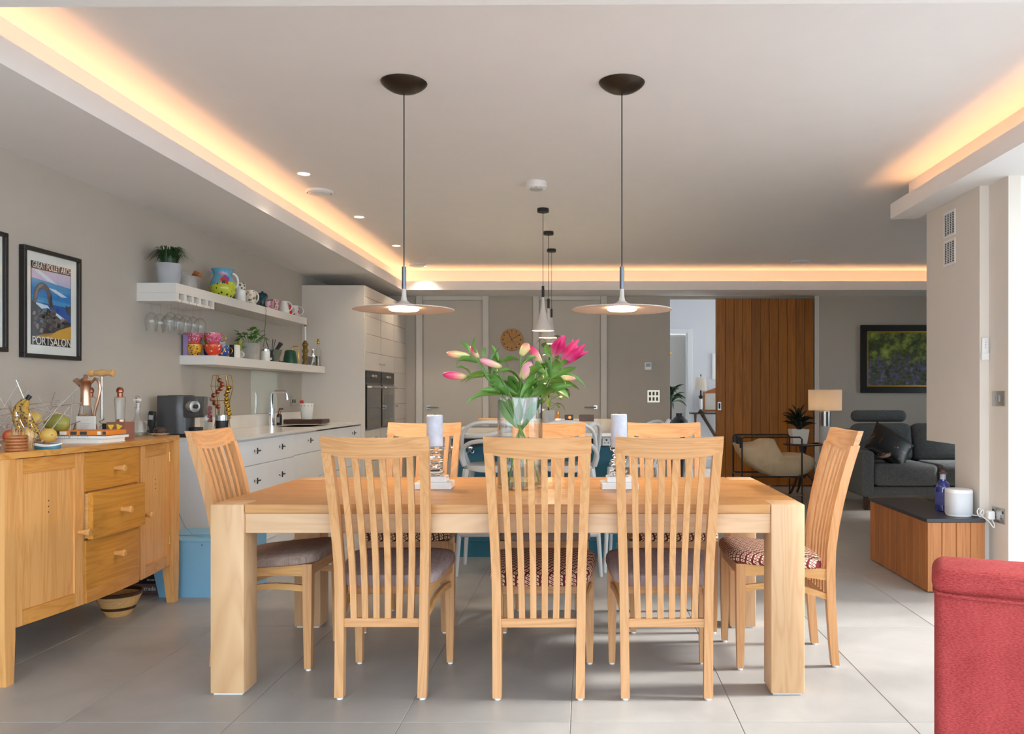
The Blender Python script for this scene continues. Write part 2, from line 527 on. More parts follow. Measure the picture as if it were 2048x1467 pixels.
# floor tiles 0.6 x 1.2 m
tile_mesh = None
def tile_mesh_for(w, d):
    t = B().box(0, w, 0, d, -0.012, 0.0, 0.0012, 1)
    bmesh.ops.recalc_face_normals(t.bm, faces=t.bm.faces)
    me = bpy.data.meshes.new('floor_tile'); t.bm.to_mesh(me); t.bm.free(); me.materials.append(M['tile'])
    return me
tcache = {}
for i in range(-5, 8):
    for j in range(-4, 7):
        x0, x1 = -0.057+0.6*i+0.0015, -0.057+0.6*(i+1)-0.0015
        y0, y1 = 2.91+1.2*j+0.0015, 2.91+1.2*(j+1)-0.0015
        x0 = max(x0, XL+0.001); y0 = max(y0, -1.19); y1 = min(y1, YB-0.001)
        xm = 2.995 if y0 < 4.6 else 4.3
        x1 = min(x1, xm)
        if x1-x0 < 0.02 or y1-y0 < 0.02: continue
        key = (round(x1-x0, 3), round(y1-y0, 3))
        if key not in tcache: tcache[key] = tile_mesh_for(*key)
        link('floor_tile', tcache[key], floor, (x0, y0, 0))
for i in range(0, 8):
    for j in range(0, 3):
        y0 = YB+0.01+j*0.88
        key = (0.597, 0.877)
        if key not in tcache: tcache[key] = tile_mesh_for(*key)
        link('floor_tile', tcache[key], floor, (0.61+0.6*i, y0, 0))

struct(B().box(-3.0, 3.1, -1.3, 4.65, ZC, 2.8).box(-3.0, 5.7, 4.65, 10.5, ZC, 2.8).build('ceiling', 'ceiling', None), 'plain off-white ceiling')
struct(bx('wall_left', 'wall', None, -3.0, XL, -1.3, 10.5, -0.05, ZC), 'greige painted kitchen wall')
wb = B().box(-3.0, 1.058, YB, YB+0.11, -0.05, ZC).box(1.058, 2.35, YB, YB+0.11, 2.37, ZC).box(2.35, 5.7, YB, YB+0.11, -0.05, ZC)
struct(wb.build('wall_back', 'wall', None), 'greige back wall with a doorway to the hall')
wr = B().box(5.6, 5.7, 4.75, 6.0, -0.05, ZC).box(5.6, 5.7, 9.2, 10.39, -0.05, ZC).box(5.6, 5.7, 6.0, 9.2, -0.05, 0.9).box(5.6, 5.7, 6.0, 9.2, 2.0, ZC).box(5.6, 5.7, 6.0, 7.6, 0.9, 2.0)
struct(wr.build('wall_right', 'wall', None), 'greige side wall of the sitting area')
w2 = struct(B().box(5.60, 5.66, 7.6, 7.66, 0.9, 2.0).box(5.60, 5.66, 9.14, 9.2, 0.9, 2.0).box(5.60, 5.66, 8.37, 8.43, 0.9, 2.0).build('added_window', 'darksteel', None), 'unseen window added to let daylight into the sitting area')  # out of view, added to bring daylight to the back of the room
bx('pane', 'pane', w2, 5.628, 5.634, 7.66, 8.37, 0.9, 2.0); bx('pane', 'pane', w2, 5.628, 5.634, 8.43, 9.14, 0.9, 2.0)
wf = B().box(2.40, 5.7, 4.65, 4.75, -0.05, ZC)
struct(wf.build('wall_front', 'white_wall', None), 'bright white wall beside the glazed doors')

# dropped soffits with lit coves -------------------------------------------------
def cove(name, boxes, leds, label):
    b = B()
    for x in boxes: b.box(*x)
    o = struct(b.build(name, 'ceiling', None), label)
    l = B()
    for x in leds: l.box(*x)
    l.build('led_strip', 'led', o)
    return o
cove('trim_1', [(-2.94, -2.19, 2.60, 9.78, ZS, ZS+0.02), (-2.21, -2.19, 2.60, 9.76, ZS+0.02, 2.505), (-2.94, -2.32, 2.60, 9.95, ZS+0.02, ZC)],
     [(-2.315, -2.300, 2.66, 9.93, ZS+0.022, ZS+0.032)], 'dropped soffit along the kitchen with a glowing warm cove')
cove('trim_2', [(-2.94, 5.6, 9.78, YB, ZS, ZS+0.02), (-2.19, 5.6, 9.76, 9.78, ZS, 2.505), (-2.94, 5.6, 9.95, YB, ZS+0.02, ZC)],
     [(-2.30, 5.55, 9.925, 9.940, ZS+0.022, ZS+0.032)], 'dropped soffit along the back wall with a glowing warm cove')
cove('trim_3', [(2.15, 3.1, 2.55, 5.80, ZS, ZS+0.02), (2.15, 2.17, 2.55, 5.80, ZS+0.02, 2.505), (2.28, 3.1, 2.55, 5.80, ZS+0.02, ZC), (2.17, 2.28, 5.785, 5.80, ZS+0.02, 2.505)],
     [(2.260, 2.275, 2.62, 5.72, ZS+0.022, ZS+0.032)], 'short dropped soffit above the chimney breast with a glowing cove')
tf = B().prism([(-2.94, -1.3), (3.1, -1.3), (3.1, 2.575), (-2.94, 2.632)], ZS, ZC-0.001)
struct(tf.build('trim_4', 'ceiling', None), 'lower white ceiling strip nearest the camera')

# chimney breast / pillar on the right ------------------------------------------
pl = B().box(2.335, 3.1, 4.87, 5.196, -0.05, ZS).box(2.335, 3.1, 5.196, 5.63, 0.846, ZS)
pil = struct(pl.build('wall_chimney', 'wall_light', None), 'pale chimney breast with an open cut-out above the hearth')
pn = B().box(2.390, 3.1, 4.75, 4.87, -0.05, ZS)
pn.box(2.390, 2.46, 4.645, 4.75, -0.05, ZS)
struct(pn.build('wall_return', 'wall_light', None), 'pale wall return holding the switch and the socket')
bx('glass_pane', 'pane', pil, 2.90, 2.906, 5.196, 5.63, 0.43, 0.846)

# glazed wall on the right, where the sun comes in ------------------------------
win = struct(B().box(3.0, 3.1, -1.3, 4.65, 2.32, ZC).box(3.0, 3.1, -1.3, 4.65, -0.05, 0.03).build('window_1', 'white_wall', None), 'tall glazed doors on the terrace side')
for y in (4.60, 3.42, 2.22, 1.02, -0.18, -1.3):
    bx('window_frame', 'darksteel', win, 3.02, 3.08, y-0.03, y+0.03, 0.03, 2.32)
for y0, y1 in ((3.45, 4.57), (2.25, 3.39), (1.05, 2.19), (-0.15, 0.99)):
    bx('pane', 'pane', win, 3.046, 3.054, y0, y1, 0.03, 2.32)
struct(B().box(-3.0, 3.1, -1.3, -1.22, 2.38, ZC).build('wall_camera_side', 'white_wall', None), 'lintel of the glazed garden front')

# doors of the back wall -----------------------------------------------------------
def flush_door(name, x0, x1, hinge_left, handle_x, label):
    d = struct(bx(name, 'door', None, x0, x1, YB-0.012, YB-0.0005, 0.005, 2.345, 0.002), label)
    bx('jamb', 'trimp', d, x0-0.085, x0-0.006, YB-0.05, YB-0.0005, 0.0, ZS-0.001, 0.003)
    bx('jamb', 'trimp', d, x1+0.006, x1+0.085, YB-0.05, YB-0.0005, 0.0, ZS-0.001, 0.003)
    bx('door_head', 'trimp', d, x0-0.004, x1+0.004, YB-0.02, YB-0.0005, 2.35, ZS-0.001)
    h = bx('door_handle', 'steel', d, handle_x-0.025, handle_x+0.025, YB-0.022, YB-0.012, 0.97, 1.02, 0.002)
    s = 1 if hinge_left else -1
    B().tube([(handle_x, YB-0.014, 0.995), (handle_x, YB-0.06, 0.995), (handle_x+s*0.02, YB-0.065, 0.995), (handle_x+s*0.14, YB-0.065, 0.995)], 0.010, 8).build('lever', 'steel', h)
    return d
flush_door('door_1', -2.065, -1.320, True, -2.00, 'pale flush door with a lever handle beside the ovens')
flush_door('door_2', -0.590, 0.172, False, 0.115, 'pale flush door with a lever handle by the switches')

# sliding plank door -------------------------------------------------------------
sd = struct(bx('door_3', plain('door_back', (60, 32, 10), 0.7), None, 1.63, 2.86, 10.335, 10.36, 0.012, 2.365), 'tall sliding door of stained vertical wooden planks')
pmesh = None
for k in range(11):
    x0 = 1.632+k*0.1112
    if pmesh is None:
        o = B().box(0, 0.1082, 0, 0.035, 0.014, 2.362, 0.003, 1).build('plank', 'doorwood_z', sd)
        pmesh = o.data
        o.location = (x0, 10.30, 0)
    else:
        link('plank', pmesh, sd, (x0, 10.30, 0))
hp = bx('door_handle', 'steel', sd, ax(1435, 10.3), ax(1442.5, 10.3), 10.292, 10.300, az(820, 10.3), az(803, 10.3), 0.003)
bx('pull_recess', 'dark_gap', hp, ax(1437, 10.3), ax(1440.5, 10.3), 10.290, 10.293, az(817, 10.3), az(806, 10.3), 0.001)
struct(bx('trim_5', 'trimp', None, 2.875, 2.935, 10.34, YB-0.0005, 0.0, ZS-0.001, 0.003), 'narrow upright trim beside the plank door')

# the hall seen through the opening -----------------------------------------------
struct(B().box(0.45, 1.058, YB+0.11, YB+0.17, -0.05, 2.95).box(0.45, 0.55, YB+0.17, 13.0, -0.05, 2.95).build('wall_hall_side', 'hall_wall', None), 'white side wall of the hall')
hb = B().box(0.45, 0.80, 13.0, 13.1, -0.05, 2.95).box(0.80, 1.60, 13.0, 13.1, 2.12, 2.95).box(1.60, 5.7, 13.0, 13.1, -0.05, 2.95)
struct(hb.build('wall_hall_back', 'hall_wall', None), 'white far wall of the hall')
struct(bx('ceiling_hall', 'ceiling', None, 0.45, 5.7, YB+0.11, 13.1, 2.90, 3.0), 'white hall ceiling')
hd = struct(bx('door_4', plain('hall_door_paint', (196, 192, 184), 0.6, var=0.01), None, 0.80, 1.60, 13.12, 13.16, 0.0, 2.12), 'pale grey door at the end of the hall')
bx('architrave', 'white_wall', hd, 1.60, 1.675, 12.975, 12.9995, 0.0, 2.195, 0.004)
bx('architrave', 'white_wall', hd, 0.725, 0.80, 12.975, 12.9995, 0.0, 2.195, 0.004)
bx('architrave', 'white_wall', hd, 0.80, 1.60, 12.975, 12.9995, 2.12, 2.195, 0.004)
bx('jamb', 'white_wall', hd, 1.585, 1.60, 13.0, 13.12, 0.0, 2.12)
bx('hinge', 'brass', hd, 1.33, 1.36, 13.112, 13.12, 1.80, 1.83)
struct(bx('baseboard_hall', 'white_wall', None, 1.68, 4.4, 12.98, 12.9995, 0.0, 0.14, 0.003), 'white hall skirting')
# ================================================================== dining table
TX0, TX1, TY0, TY1, TZ = -1.4546, 0.844, 3.168, 4.21, 0.738
LW = 0.131
table = thing('dining_table', 'long pale wooden dining table with thick square legs', 'table', ((TX0+TX1)/2, (TY0+TY1)/2, 0))
tcx, tcy = (TX0+TX1)/2, (TY0+TY1)/2
HX, HY = (TX1-TX0)/2, (TY1-TY0)/2
for sx in (-1, 1):
    for sy in (-1, 1):
        x0, x1 = (sx*HX, sx*(HX-LW)); y0, y1 = (sy*HY, sy*(HY-LW))
        lg = B().box(min(x0, x1), max(x0, x1), min(y0, y1), max(y0, y1), 0.006, TZ, 0.006, 2).build('leg', 'tableleg_z', table)
        bx('foot_pad', 'whiteplastic', lg, min(x0, x1)+0.01, max(x0, x1)-0.01, min(y0, y1)+0.01, max(y0, y1)-0.01, 0.0, 0.006)
npl = 8
pw = (2*HY)/npl
for k in range(npl):
    y0 = -HY+k*pw
    e = HX-LW-0.003 if (k in (0, npl-1)) else HX
    bx('plank', 'tablewood_x', table, -e, e, y0+0.0004, y0+pw-0.0004, TZ-0.034, TZ-0.0005, 0.0012)
for sy in (-1, 1):
    y0 = sy*(HY-0.012); y1 = sy*(HY-0.042)
    bx('apron', 'tableapron_x', table, -HX+LW, HX-LW, min(y0, y1), max(y0, y1), TZ-0.113, TZ-0.036, 0.002)
for sx in (-1, 1):
    x0 = sx*(HX-0.012); x1 = sx*(HX-0.042)
    bx('apron', 'tableapron_x', table, min(x0, x1), max(x0, x1), -HY+LW, HY-LW, TZ-0.113, TZ-0.036, 0.002)

# ================================================================== dining chairs
def ycurve(z):      # side profile of the back
    if z < 0.45: return -0.197 - 0.024*((0.45-z)/0.45)**2
    t = (z-0.45)/0.55
    return -0.197 - 0.118*t**1.6
def chair_proto():
    root = thing('dining_chair', 'chair', 'chair')
    # back posts
    for s in (-1, 1):
        rings = []
        for z in (0.008, 0.10, 0.25, 0.40, 0.50, 0.60, 0.70, 0.80, 0.88, 0.945):
            x = s*(0.158 + 0.005*min(z/0.45, 1) + 0.020*max(0, (z-0.45)/0.55))
            y = ycurve(z)
            w = 0.017; d = 0.019 if z > 0.3 else 0.016+0.003*z/0.3
            rings.append([(x-w, y-d, z), (x+w, y-d, z), (x+w, y+d, z), (x-w, y+d, z)])
        p = B().loft(rings)
        p = p.build('back_post', 'chair_z', root)
        B().lathe([(0.012, 0.0), (0.012, 0.0085)], (s*0.158, ycurve(0.0), 0), 12).build('glide', 'whiteplastic', p)
    # crest rail, curved in plan and on its lower edge
    rings = []
    for k in range(13):
        t = -1+2*k/12
        x = t*0.200
        bow = -0.022*(1-t*t)
        zt = 1.008 - 0.006*(1-t*t); zb = 0.944 - 0.022*(1-t*t)
        yt, yb_ = ycurve(zt)+bow, ycurve(zb)+bow
        rings.append([(x, yb_-0.012, zb), (x, yb_+0.012, zb), (x, yt+0.012, zt), (x, yt-0.012, zt)])
    B().loft(rings).build('crest_rail', 'chair_x', root)
    # slats
    for i in range(6):
        rings = []
        for z in (0.296, 0.42, 0.54, 0.66, 0.78, 0.86, 0.935):
            t = (z-0.30)/0.63
            x = (i-2.5)*(0.0435+0.0075*t)
            bow = -0.018*t*(1-((i-2.5)/3.6)**2)
            y = ycurve(z)+bow
            w, d = 0.0118, 0.007
            rings.append([(x-w, y-d, z), (x+w, y-d, z), (x+w, y+d, z), (x-w, y+d, z)])
        B().loft(rings).build('slat', 'chair_z', root)
    bx('lower_rail', 'chair_x', root, -0.147, 0.147, ycurve(0.29)-0.011, ycurve(0.29)+0.011, 0.270, 0.304, 0.002)
    # front legs
    for s in (-1, 1):
        rings = []
        for z, w in ((0.008, 0.0135), (0.22, 0.018), (0.45, 0.020)):
            x = s*0.196; y = 0.192
            rings.append([(x-w, y-w, z), (x+w, y-w, z), (x+w, y+w, z), (x-w, y+w, z)])
        l = B().loft(rings).build('leg', 'chair_z', root)
        B().lathe([(0.011, 0.0), (0.011, 0.0085)], (s*0.196, 0.192, 0), 12).build('glide', 'whiteplastic', l)
    # seat rails
    bx('seat_rail', 'chair_x', root, -0.178, 0.178, 0.182, 0.204, 0.398, 0.450, 0.002)
    bx('seat_rail', 'chair_x', root, -0.146, 0.146, -0.160, -0.140, 0.385, 0.418, 0.002)
    for s in (-1, 1):
        rings = []
        for k in range(5):
            t = k/4
            x = s*(0.163+0.036*t); y = -0.182+0.355*t
            zb = 0.370+0.028*t+0.012*math.sin(math.pi*t); zt = 0.420+0.030*t
            rings.append([(x-0.010, y, zb), (x+0.010, y, zb), (x+0.010, y, zt), (x-0.010, y, zt)])
        B().loft(rings).build('seat_rail', 'chair_y', root)
        rings = []
        for k in range(7):
            t = k/6
            x = s*(0.162+0.034*t); y = -0.183+0.358*t
            zc = 0.300+0.045*t+0.026*math.sin(math.pi*t)
            rings.append([(x-0.008, y, zc-0.013), (x+0.008, y, zc-0.013), (x+0.008, y, zc+0.013), (x-0.008, y, zc+0.013)])
        B().loft(rings).build('stretcher', 'chair_y', root)
    return root

def cushion_mesh():
    b = B()
    rings = []
    n = 36
    def outline(scale, z):
        ring = []
        for k in range(n):
            a = 2*math.pi*k/n
            e = 0.38
            cx = math.copysign(abs(math.cos(a))**e, math.cos(a)); cy = math.copysign(abs(math.sin(a))**e, math.sin(a))
            y = 0.026 + cy*0.205
            half = 0.198 + (y+0.18)*0.09
            ring.append((cx*half*scale, 0.026+(y-0.026)*scale, z))
        return ring
    for s, z in ((0.96, 0.4505), (0.995, 0.456), (1.0, 0.468), (0.99, 0.482), (0.95, 0.492), (0.85, 0.499), (0.6, 0.505), (0.3, 0.507), (0.05, 0.508)):
        rings.append(outline(s, z))
    b.loft(rings)
    # keep the cushion inside the back posts at the rear corners
    for v in b.bm.verts:
        if v.co.y < -0.160: v.co.y = -0.160 - 0.012*min(1, max(0, (0.14-abs(v.co.x))/0.03)) if abs(v.co.x) < 0.14 else max(v.co.y, -0.160)
    for v in b.bm.verts: v.co.z -= 0.031*min(1.0, max(0.0, (0.20-v.co.y)/0.36))
    bmesh.ops.recalc_face_normals(b.bm, faces=b.bm.faces)
    me = bpy.data.meshes.new('seat_cushion'); b.bm.to_mesh(me); b.bm.free()
    for pl in me.polygons: pl.use_smooth = True
    me.set_sharp_from_angle(angle=R(50))
    return me
cm = cushion_mesh()
proto = chair_proto()
chairs = [
    (-0.785, 3.355, 0, 'mauve', 'ash slat-back chair with mauve seat on the near side, closest to the sideboard'),
    (-0.182, 3.350, 0, 'reddiamond', 'ash slat-back chair with red diamond seat in the middle of the near side'),
    (0.306, 3.350, 0, 'mauve', 'ash slat-back chair with mauve seat on the near side, closest to the hearth'),
    (-0.888, 4.190, 180, 'browndiamond', 'ash chair with brown diamond seat on the far side, closest to the ovens'),
    (-0.205, 4.190, 180, 'brownweave', 'ash chair with plain brown seat on the far side, behind the lilies'),
    (0.424, 4.190, 180, 'browndiamond', 'ash chair with brown diamond seat on the far side, closest to the plank door'),
    (-1.365, 3.655, -90, 'brownweave', 'ash slat-back chair with brown seat at the table end by the sideboard'),
    (0.842, 3.665, 90, 'reddiamond', 'ash slat-back chair with red diamond seat at the table end by the hearth'),
]
roots = [proto if k == 0 else copy_tree(proto) for k in range(len(chairs))]
for c, (x, y, rz, fab, lab) in zip(roots, chairs):
    c.location = (x, y, 0); c.rotation_euler = (0, 0, R(rz))
    c['label'] = lab; c['group'] = 'dining chairs around the table'
    me = cm.copy(); me.materials.append(M[fab])
    link('seat_cushion', me, c)

# ================================================================== disc pendants over the table
def disc_pendant(x, label, tilt):
    y = 3.94
    p = thing('pendant_lamp', label, 'pendant lamp', (x, y, ZC), 0, 'disc pendants over the dining table')
    can = B().lathe([(0.004, -0.052), (0.035, -0.049), (0.068, -0.038), (0.092, -0.023), (0.107, -0.009), (0.111, -0.002), (0.108, 0.0)], (0, 0, 0), 32).build('canopy', 'bronze', p)
    can.rotation_euler = (0, 0, 0)
    B().cyl((0, 0, -0.050), (0, 0, 1.77-ZC), 0.0028, n=8).build('cord', 'black', p)
    B().cyl((0, 0, 1.775-ZC), (0, 0, 1.668-ZC), 0.0105, n=16).build('sleeve', 'darksteel', p)
    zr = 1.572-ZC
    prof = [(0.010, 0.098), (0.0115, 0.06), (0.016, 0.040), (0.030, 0.028), (0.060, 0.019), (0.13, 0.010), (0.20, 0.003), (0.240, -0.001), (0.2415, -0.004), (0.238, -0.006), (0.19, -0.002), (0.12, 0.004), (0.075, 0.008), (0.02, 0.010)]
    prof = [(r, h+zr) for r, h in prof]
    sh = B().lathe(prof, (0, 0, 0), 56).build('shade', 'concrete', p)
    B().lathe([(0.001, zr+0.0085), (0.070, zr+0.0065), (0.071, zr-0.004), (0.062, zr-0.009), (0.001, zr-0.011)], (0, 0, 0), 32).build('light_lens', 'lens', p)
    l = bpy.data.lights.new('pendant_bulb', 'AREA'); l.shape = 'DISK'; l.size = 0.12; l.energy = 3.0; l.color = (1.0, 0.78, 0.52)
    lo = bpy.data.objects.new('pendant_bulb', l); COL.objects.link(lo); lo.parent = p; lo.location = (0, 0, zr-0.014)
    return p
disc_pendant(-0.877, 'pale concrete disc pendant lamp above the sideboard end of the table', 0)
disc_pendant(0.170, 'pale concrete disc pendant lamp above the hearth end of the table', 0)

# cone pendants over the island
def cone_pendant(x, y, ztip, label):
    p = thing('pendant_lamp', label, 'pendant lamp', (x, y, ZC), 0, 'cone pendants over the island')
    B().lathe([(0.045, -0.03), (0.047, -0.028), (0.047, 0.0)], (0, 0, 0), 24).build('canopy', 'black', p)
    d = ztip-ZC
    B().cyl((0, 0, -0.03), (0, 0, d+0.34), 0.0026, n=6).build('cord', 'black', p)
    B().cyl((0, 0, d+0.36), (0, 0, d+0.26), 0.011, n=12).build('sleeve', 'black', p)
    B().lathe([(0.012, d+0.27), (0.014, d+0.22), (0.022, d+0.165), (0.040, d+0.10), (0.065, d+0.045), (0.086, d+0.006), (0.088, d), (0.084, d+0.002), (0.06, d+0.045), (0.03, d+0.10)], (0, 0, 0), 32, caps=False).build('shade', 'concrete', p)
    B().lathe([(0.001, d+0.020), (0.072, d+0.020), (0.072, d+0.012), (0.001, d+0.012)], (0, 0, 0), 24).build('light_lens', 'conelens', p)
    l = bpy.data.lights.new('pendant_bulb', 'AREA'); l.shape = 'DISK'; l.size = 0.12; l.energy = 3.5; l.color = (1.0, 0.78, 0.52)
    lo = bpy.data.objects.new('pendant_bulb', l); COL.objects.link(lo); lo.parent = p; lo.location = (0, 0, d+0.008)
for (u, vc, vb, lab) in ((1086, 421, 661, 'near'), (1097, 467, 675, 'mid'), (1103, 502, 687, 'far')):
    Y = (ZC-CAMH)*FPX/(VV-vc+4)
    cone_pendant(ax(u, Y), Y, az(vb, Y), {'near': 'pale cone pendant lamp over the island, biggest and first of three', 'mid': 'pale cone pendant lamp over the island, second of three', 'far': 'pale cone pendant lamp over the island, smallest and hindmost of three'}[lab])

# ceiling fittings
for k, y in enumerate((5.57, 6.93, 8.28, 9.60)):
    d = thing('downlight', ['recessed spotlight in the ceiling nearest the sideboard', 'recessed spotlight second along the kitchen cove', 'recessed spotlight third along the kitchen cove', 'recessed spotlight in the far corner by the back cove'][k], 'spotlight', (-1.92, y, ZC), 0, 'ceiling spotlights along the kitchen')
    B().lathe([(0.036, -0.001), (0.043, -0.005), (0.048, 0.0)], (0, 0, 0), 24, caps=False).build('trim_ring', 'whiteplastic', d)
    B().lathe([(0.001, -0.0015), (0.036, -0.0015), (0.036, -0.0005), (0.001, -0.0005)], (0, 0, 0), 24).build('light_lens', 'down', d)
    l = bpy.data.lights.new('spot_bulb', 'SPOT'); l.energy = 13.0; l.spot_size = R(110); l.spot_blend = 0.7; l.shadow_soft_size = 0.04; l.color = (1.0, 0.84, 0.64)
    lo = bpy.data.objects.new('spot_bulb', l); COL.objects.link(lo); lo.parent = d; lo.location = (0, 0, -0.01)
for k, (x, y, lab) in enumerate(((-1.97, 6.05, 'round white ceiling vent between the first two spotlights'), (-1.95, 9.45, 'round white ceiling vent in the far corner by the ovens'), (2.41, 9.25, 'round white ceiling vent above the sitting area'))):
    d = thing('ceiling_vent', lab, 'vent', (x, y, ZC), 0, 'round ceiling vents')
    B().lathe([(0.100, 0.0), (0.100, -0.012), (0.092, -0.020), (0.086, -0.018), (0.086, -0.002)], (0, 0, 0), 32, caps=False).build('vent_ring', 'whiteplastic', d)
    B().lathe([(0.001, -0.032), (0.060, -0.030), (0.080, -0.024), (0.080, -0.018), (0.001, -0.016)], (0, 0, 0), 32).build('vent_disc', 'whiteplastic', d)
d = thing('smoke_detector', 'round white smoke detector on the ceiling between the pendants', 'smoke detector', (-0.355, 5.80, ZC))
B().lathe([(0.074, 0.0), (0.076, -0.030), (0.070, -0.042), (0.050, -0.046)], (0, 0, 0), 32).build('body', 'whiteplastic', d)
B().lathe([(0.050, -0.046), (0.046, -0.054), (0.030, -0.056)], (0, 0, 0), 24).build('sensor_ring', 'greyplastic', d)
for k in range(10):
    a = 2*math.pi*k/10
    bx('rib', 'whiteplastic', d, -0.003+0.058*math.cos(a), 0.003+0.058*math.cos(a), -0.003+0.058*math.sin(a), 0.003+0.058*math.sin(a), -0.052, -0.041)
# ================================================================== sideboard against the left wall
SY0, SY1, SZ = 3.245, 4.635, 0.93
SC = (SY0+SY1)/2
def bow(y):                      # bowed front of the sideboard
    t = (y-SC)/(SY1-SC)
    return -2.335 + 0.072*(1-t*t)
def curved(name, mat, parent, y0, y1, z0, z1, off0, off1, n=6, zb=None):
    rings = []
    for k in range(n+1):
        y = y0+(y1-y0)*k/n
        b0, b1 = bow(y)+off0, bow(y)+off1
        lo = z0 if zb is None else zb(y)
        rings.append([(b0, y, lo), (b1, y, lo), (b1, y, z1), (b0, y, z1)])
    o = B().loft(rings).build(name, mat, parent)
    return o
sb = thing('sideboard', 'oak sideboard with a bowed front, three drawers and two doors', 'sideboard', (0, 0, 0))
ZB = 0.215
# carcass
rings = []
for k in range(13):
    y = SY0+0.03+(SY1-SY0-0.06)*k/12
    rings.append([(-2.875, y, ZB+0.02), (bow(y)-0.022, y, ZB+0.02), (bow(y)-0.022, y, SZ-0.028), (-2.875, y, SZ-0.028)])
B().loft(rings).build('carcass', 'side_z', sb)
# top with clipped corners
poly = [(-2.90, SY0-0.045), (-2.36, SY0-0.045)]
for k in range(13):
    y = SY0-0.02+(SY1-SY0+0.04)*k/12
    poly.append((bow(y)+0.028, y))
poly += [(-2.36, SY1+0.045), (-2.90, SY1+0.045)]
B().prism(poly, SZ-0.026, SZ).build('top', 'side_top', sb)
# corner legs
for y in (SY0, SY1-0.062):
    for x in (-2.365, -2.895):
        rings = []
        for z, t in ((0.0, 0.70), (0.19, 1.0), (ZB+0.02, 1.0), (SZ-0.027, 1.0)):
            w = 0.062*t
            yo = y if y == SY0 else y+0.062-w
            yo = y+(0.062-w)/2
            xo = x+(0.0 if x < -2.5 else 0.062-w)
            rings.append([(xo, yo, z), (xo+w, yo, z), (xo+w, yo+w, z), (xo, yo+w, z)])
        B().loft(rings).build('leg', 'side_z', sb)
def knob(parent, y, z, x=None):
    x0 = bow(y) if x is None else x
    B().lathe([(0.011, 0.0), (0.0105, 0.012), (0.0125, 0.026), (0.0165, 0.040), (0.0165, 0.046), (0.012, 0.050)], (x0, y, z), 20, axis='x').build('knob', 'knob', parent)
def cabinet_door(y0, y1, knob_y, hinge_y):
    d = curved('door', 'side_z', sb, y0+0.05, y1-0.05, ZB+0.06, SZ-0.085, -0.016, -0.009)     # panel
    zt, zb_ = SZ-0.031, ZB
    curved('stile', 'side_z', d, y0, y0+0.052, zb_, zt, -0.021, 0.0, 3)
    curved('stile', 'side_z', d, y1-0.052, y1, zb_, zt, -0.021, 0.0, 3)
    curved('rail', 'side_y', d, y0+0.053, y1-0.053, zt-0.062, zt, -0.021, 0.0, 5)
    curved('rail', 'side_y', d, y0+0.053, y1-0.053, zb_, zb_+0.062, -0.021, 0.0, 5)
    knob(d, knob_y, 0.545)
    for z in (0.79, 0.33):
        h = B()
        for q in range(4): h.cyl((bow(hinge_y)+0.001, hinge_y, z+q*0.013), (bow(hinge_y)+0.001, hinge_y, z+q*0.013+0.011), 0.003, n=8)
        h.build('hinge', 'brass', d)
    pegs = B()
    for q in range(3): pegs.cyl((bow((y0+y1)/2)-0.010, (y0+y1)/2, 0.66+q*0.024), (bow((y0+y1)/2)-0.0075, (y0+y1)/2, 0.66+q*0.024), 0.003, n=8)
    pegs.build('peg', 'darkwood', d)
cabinet_door(SY0+0.066, 3.700, 3.675, SY0+0.070)
cabinet_door(4.178, SY1-0.066, 4.205, SY1-0.070)
for (y, w) in ((3.707, 0.012), (4.159, 0.012)):
    curved('divider', 'side_z', sb, y-w/2, y+w/2, ZB, SZ-0.031, -0.03, -0.003, 2)
for (z0, z1, pull) in ((0.722, SZ-0.032, 0.0), (0.505, 0.717, 0.032), (ZB, 0.499, 0.0)):
    y0, y1 = (3.716, 4.150)
    dr = curved('drawer', 'drawer_y', sb, y0, y1, z0, z1, pull-0.021, pull+0.003, 8)
    if pull:
        bx('drawer_side', 'lightwood', dr, -2.45, bow(y0)+pull-0.021, y0+0.004, y0+0.016, z0+0.005, z1-0.005)
    zk = (z0+z1)/2 + (0.045 if z0 == ZB else 0)
    knob(dr, (y0+y1)/2, zk, bow((y0+y1)/2)+pull+0.003)
B().loft([[(bow(y)-0.02, y, ZB), (bow(y)+0.0045, y, ZB), (bow(y)+0.0045, y, ZB+0.055+0.02*abs(y-SC)), (bow(y)-0.02, y, ZB+0.055+0.02*abs(y-SC))] for y in [3.718+0.43*k/8 for k in range(9)]]).build('bottom_rail', 'side_y', sb)

# ------------------------------------------------------------------ things on the sideboard (top at SZ)
def place(u, Y): return ax(u, Y)
Zt = SZ
# coasters
cx, cy = -2.335, 3.36
for k in range(5):
    c = B().lathe([(0.036, 0.0), (0.0405, 0.004), (0.0405, 0.010), (0.037, 0.0125), (0.02, 0.0125)], (0, 0, 0), 28).build('coaster', 'midwood', None, loc=(cx, cy, Zt+k*0.0128))
    tag(c, ['round brown wooden coaster at the bottom of the stack on the sideboard', 'round brown wooden coaster second from the bottom of the stack', 'round brown wooden coaster in the middle of the stack', 'round brown wooden coaster second from the top of the stack', 'round brown wooden coaster on top of the stack'][k], 'coaster', 'stacked wooden coasters')
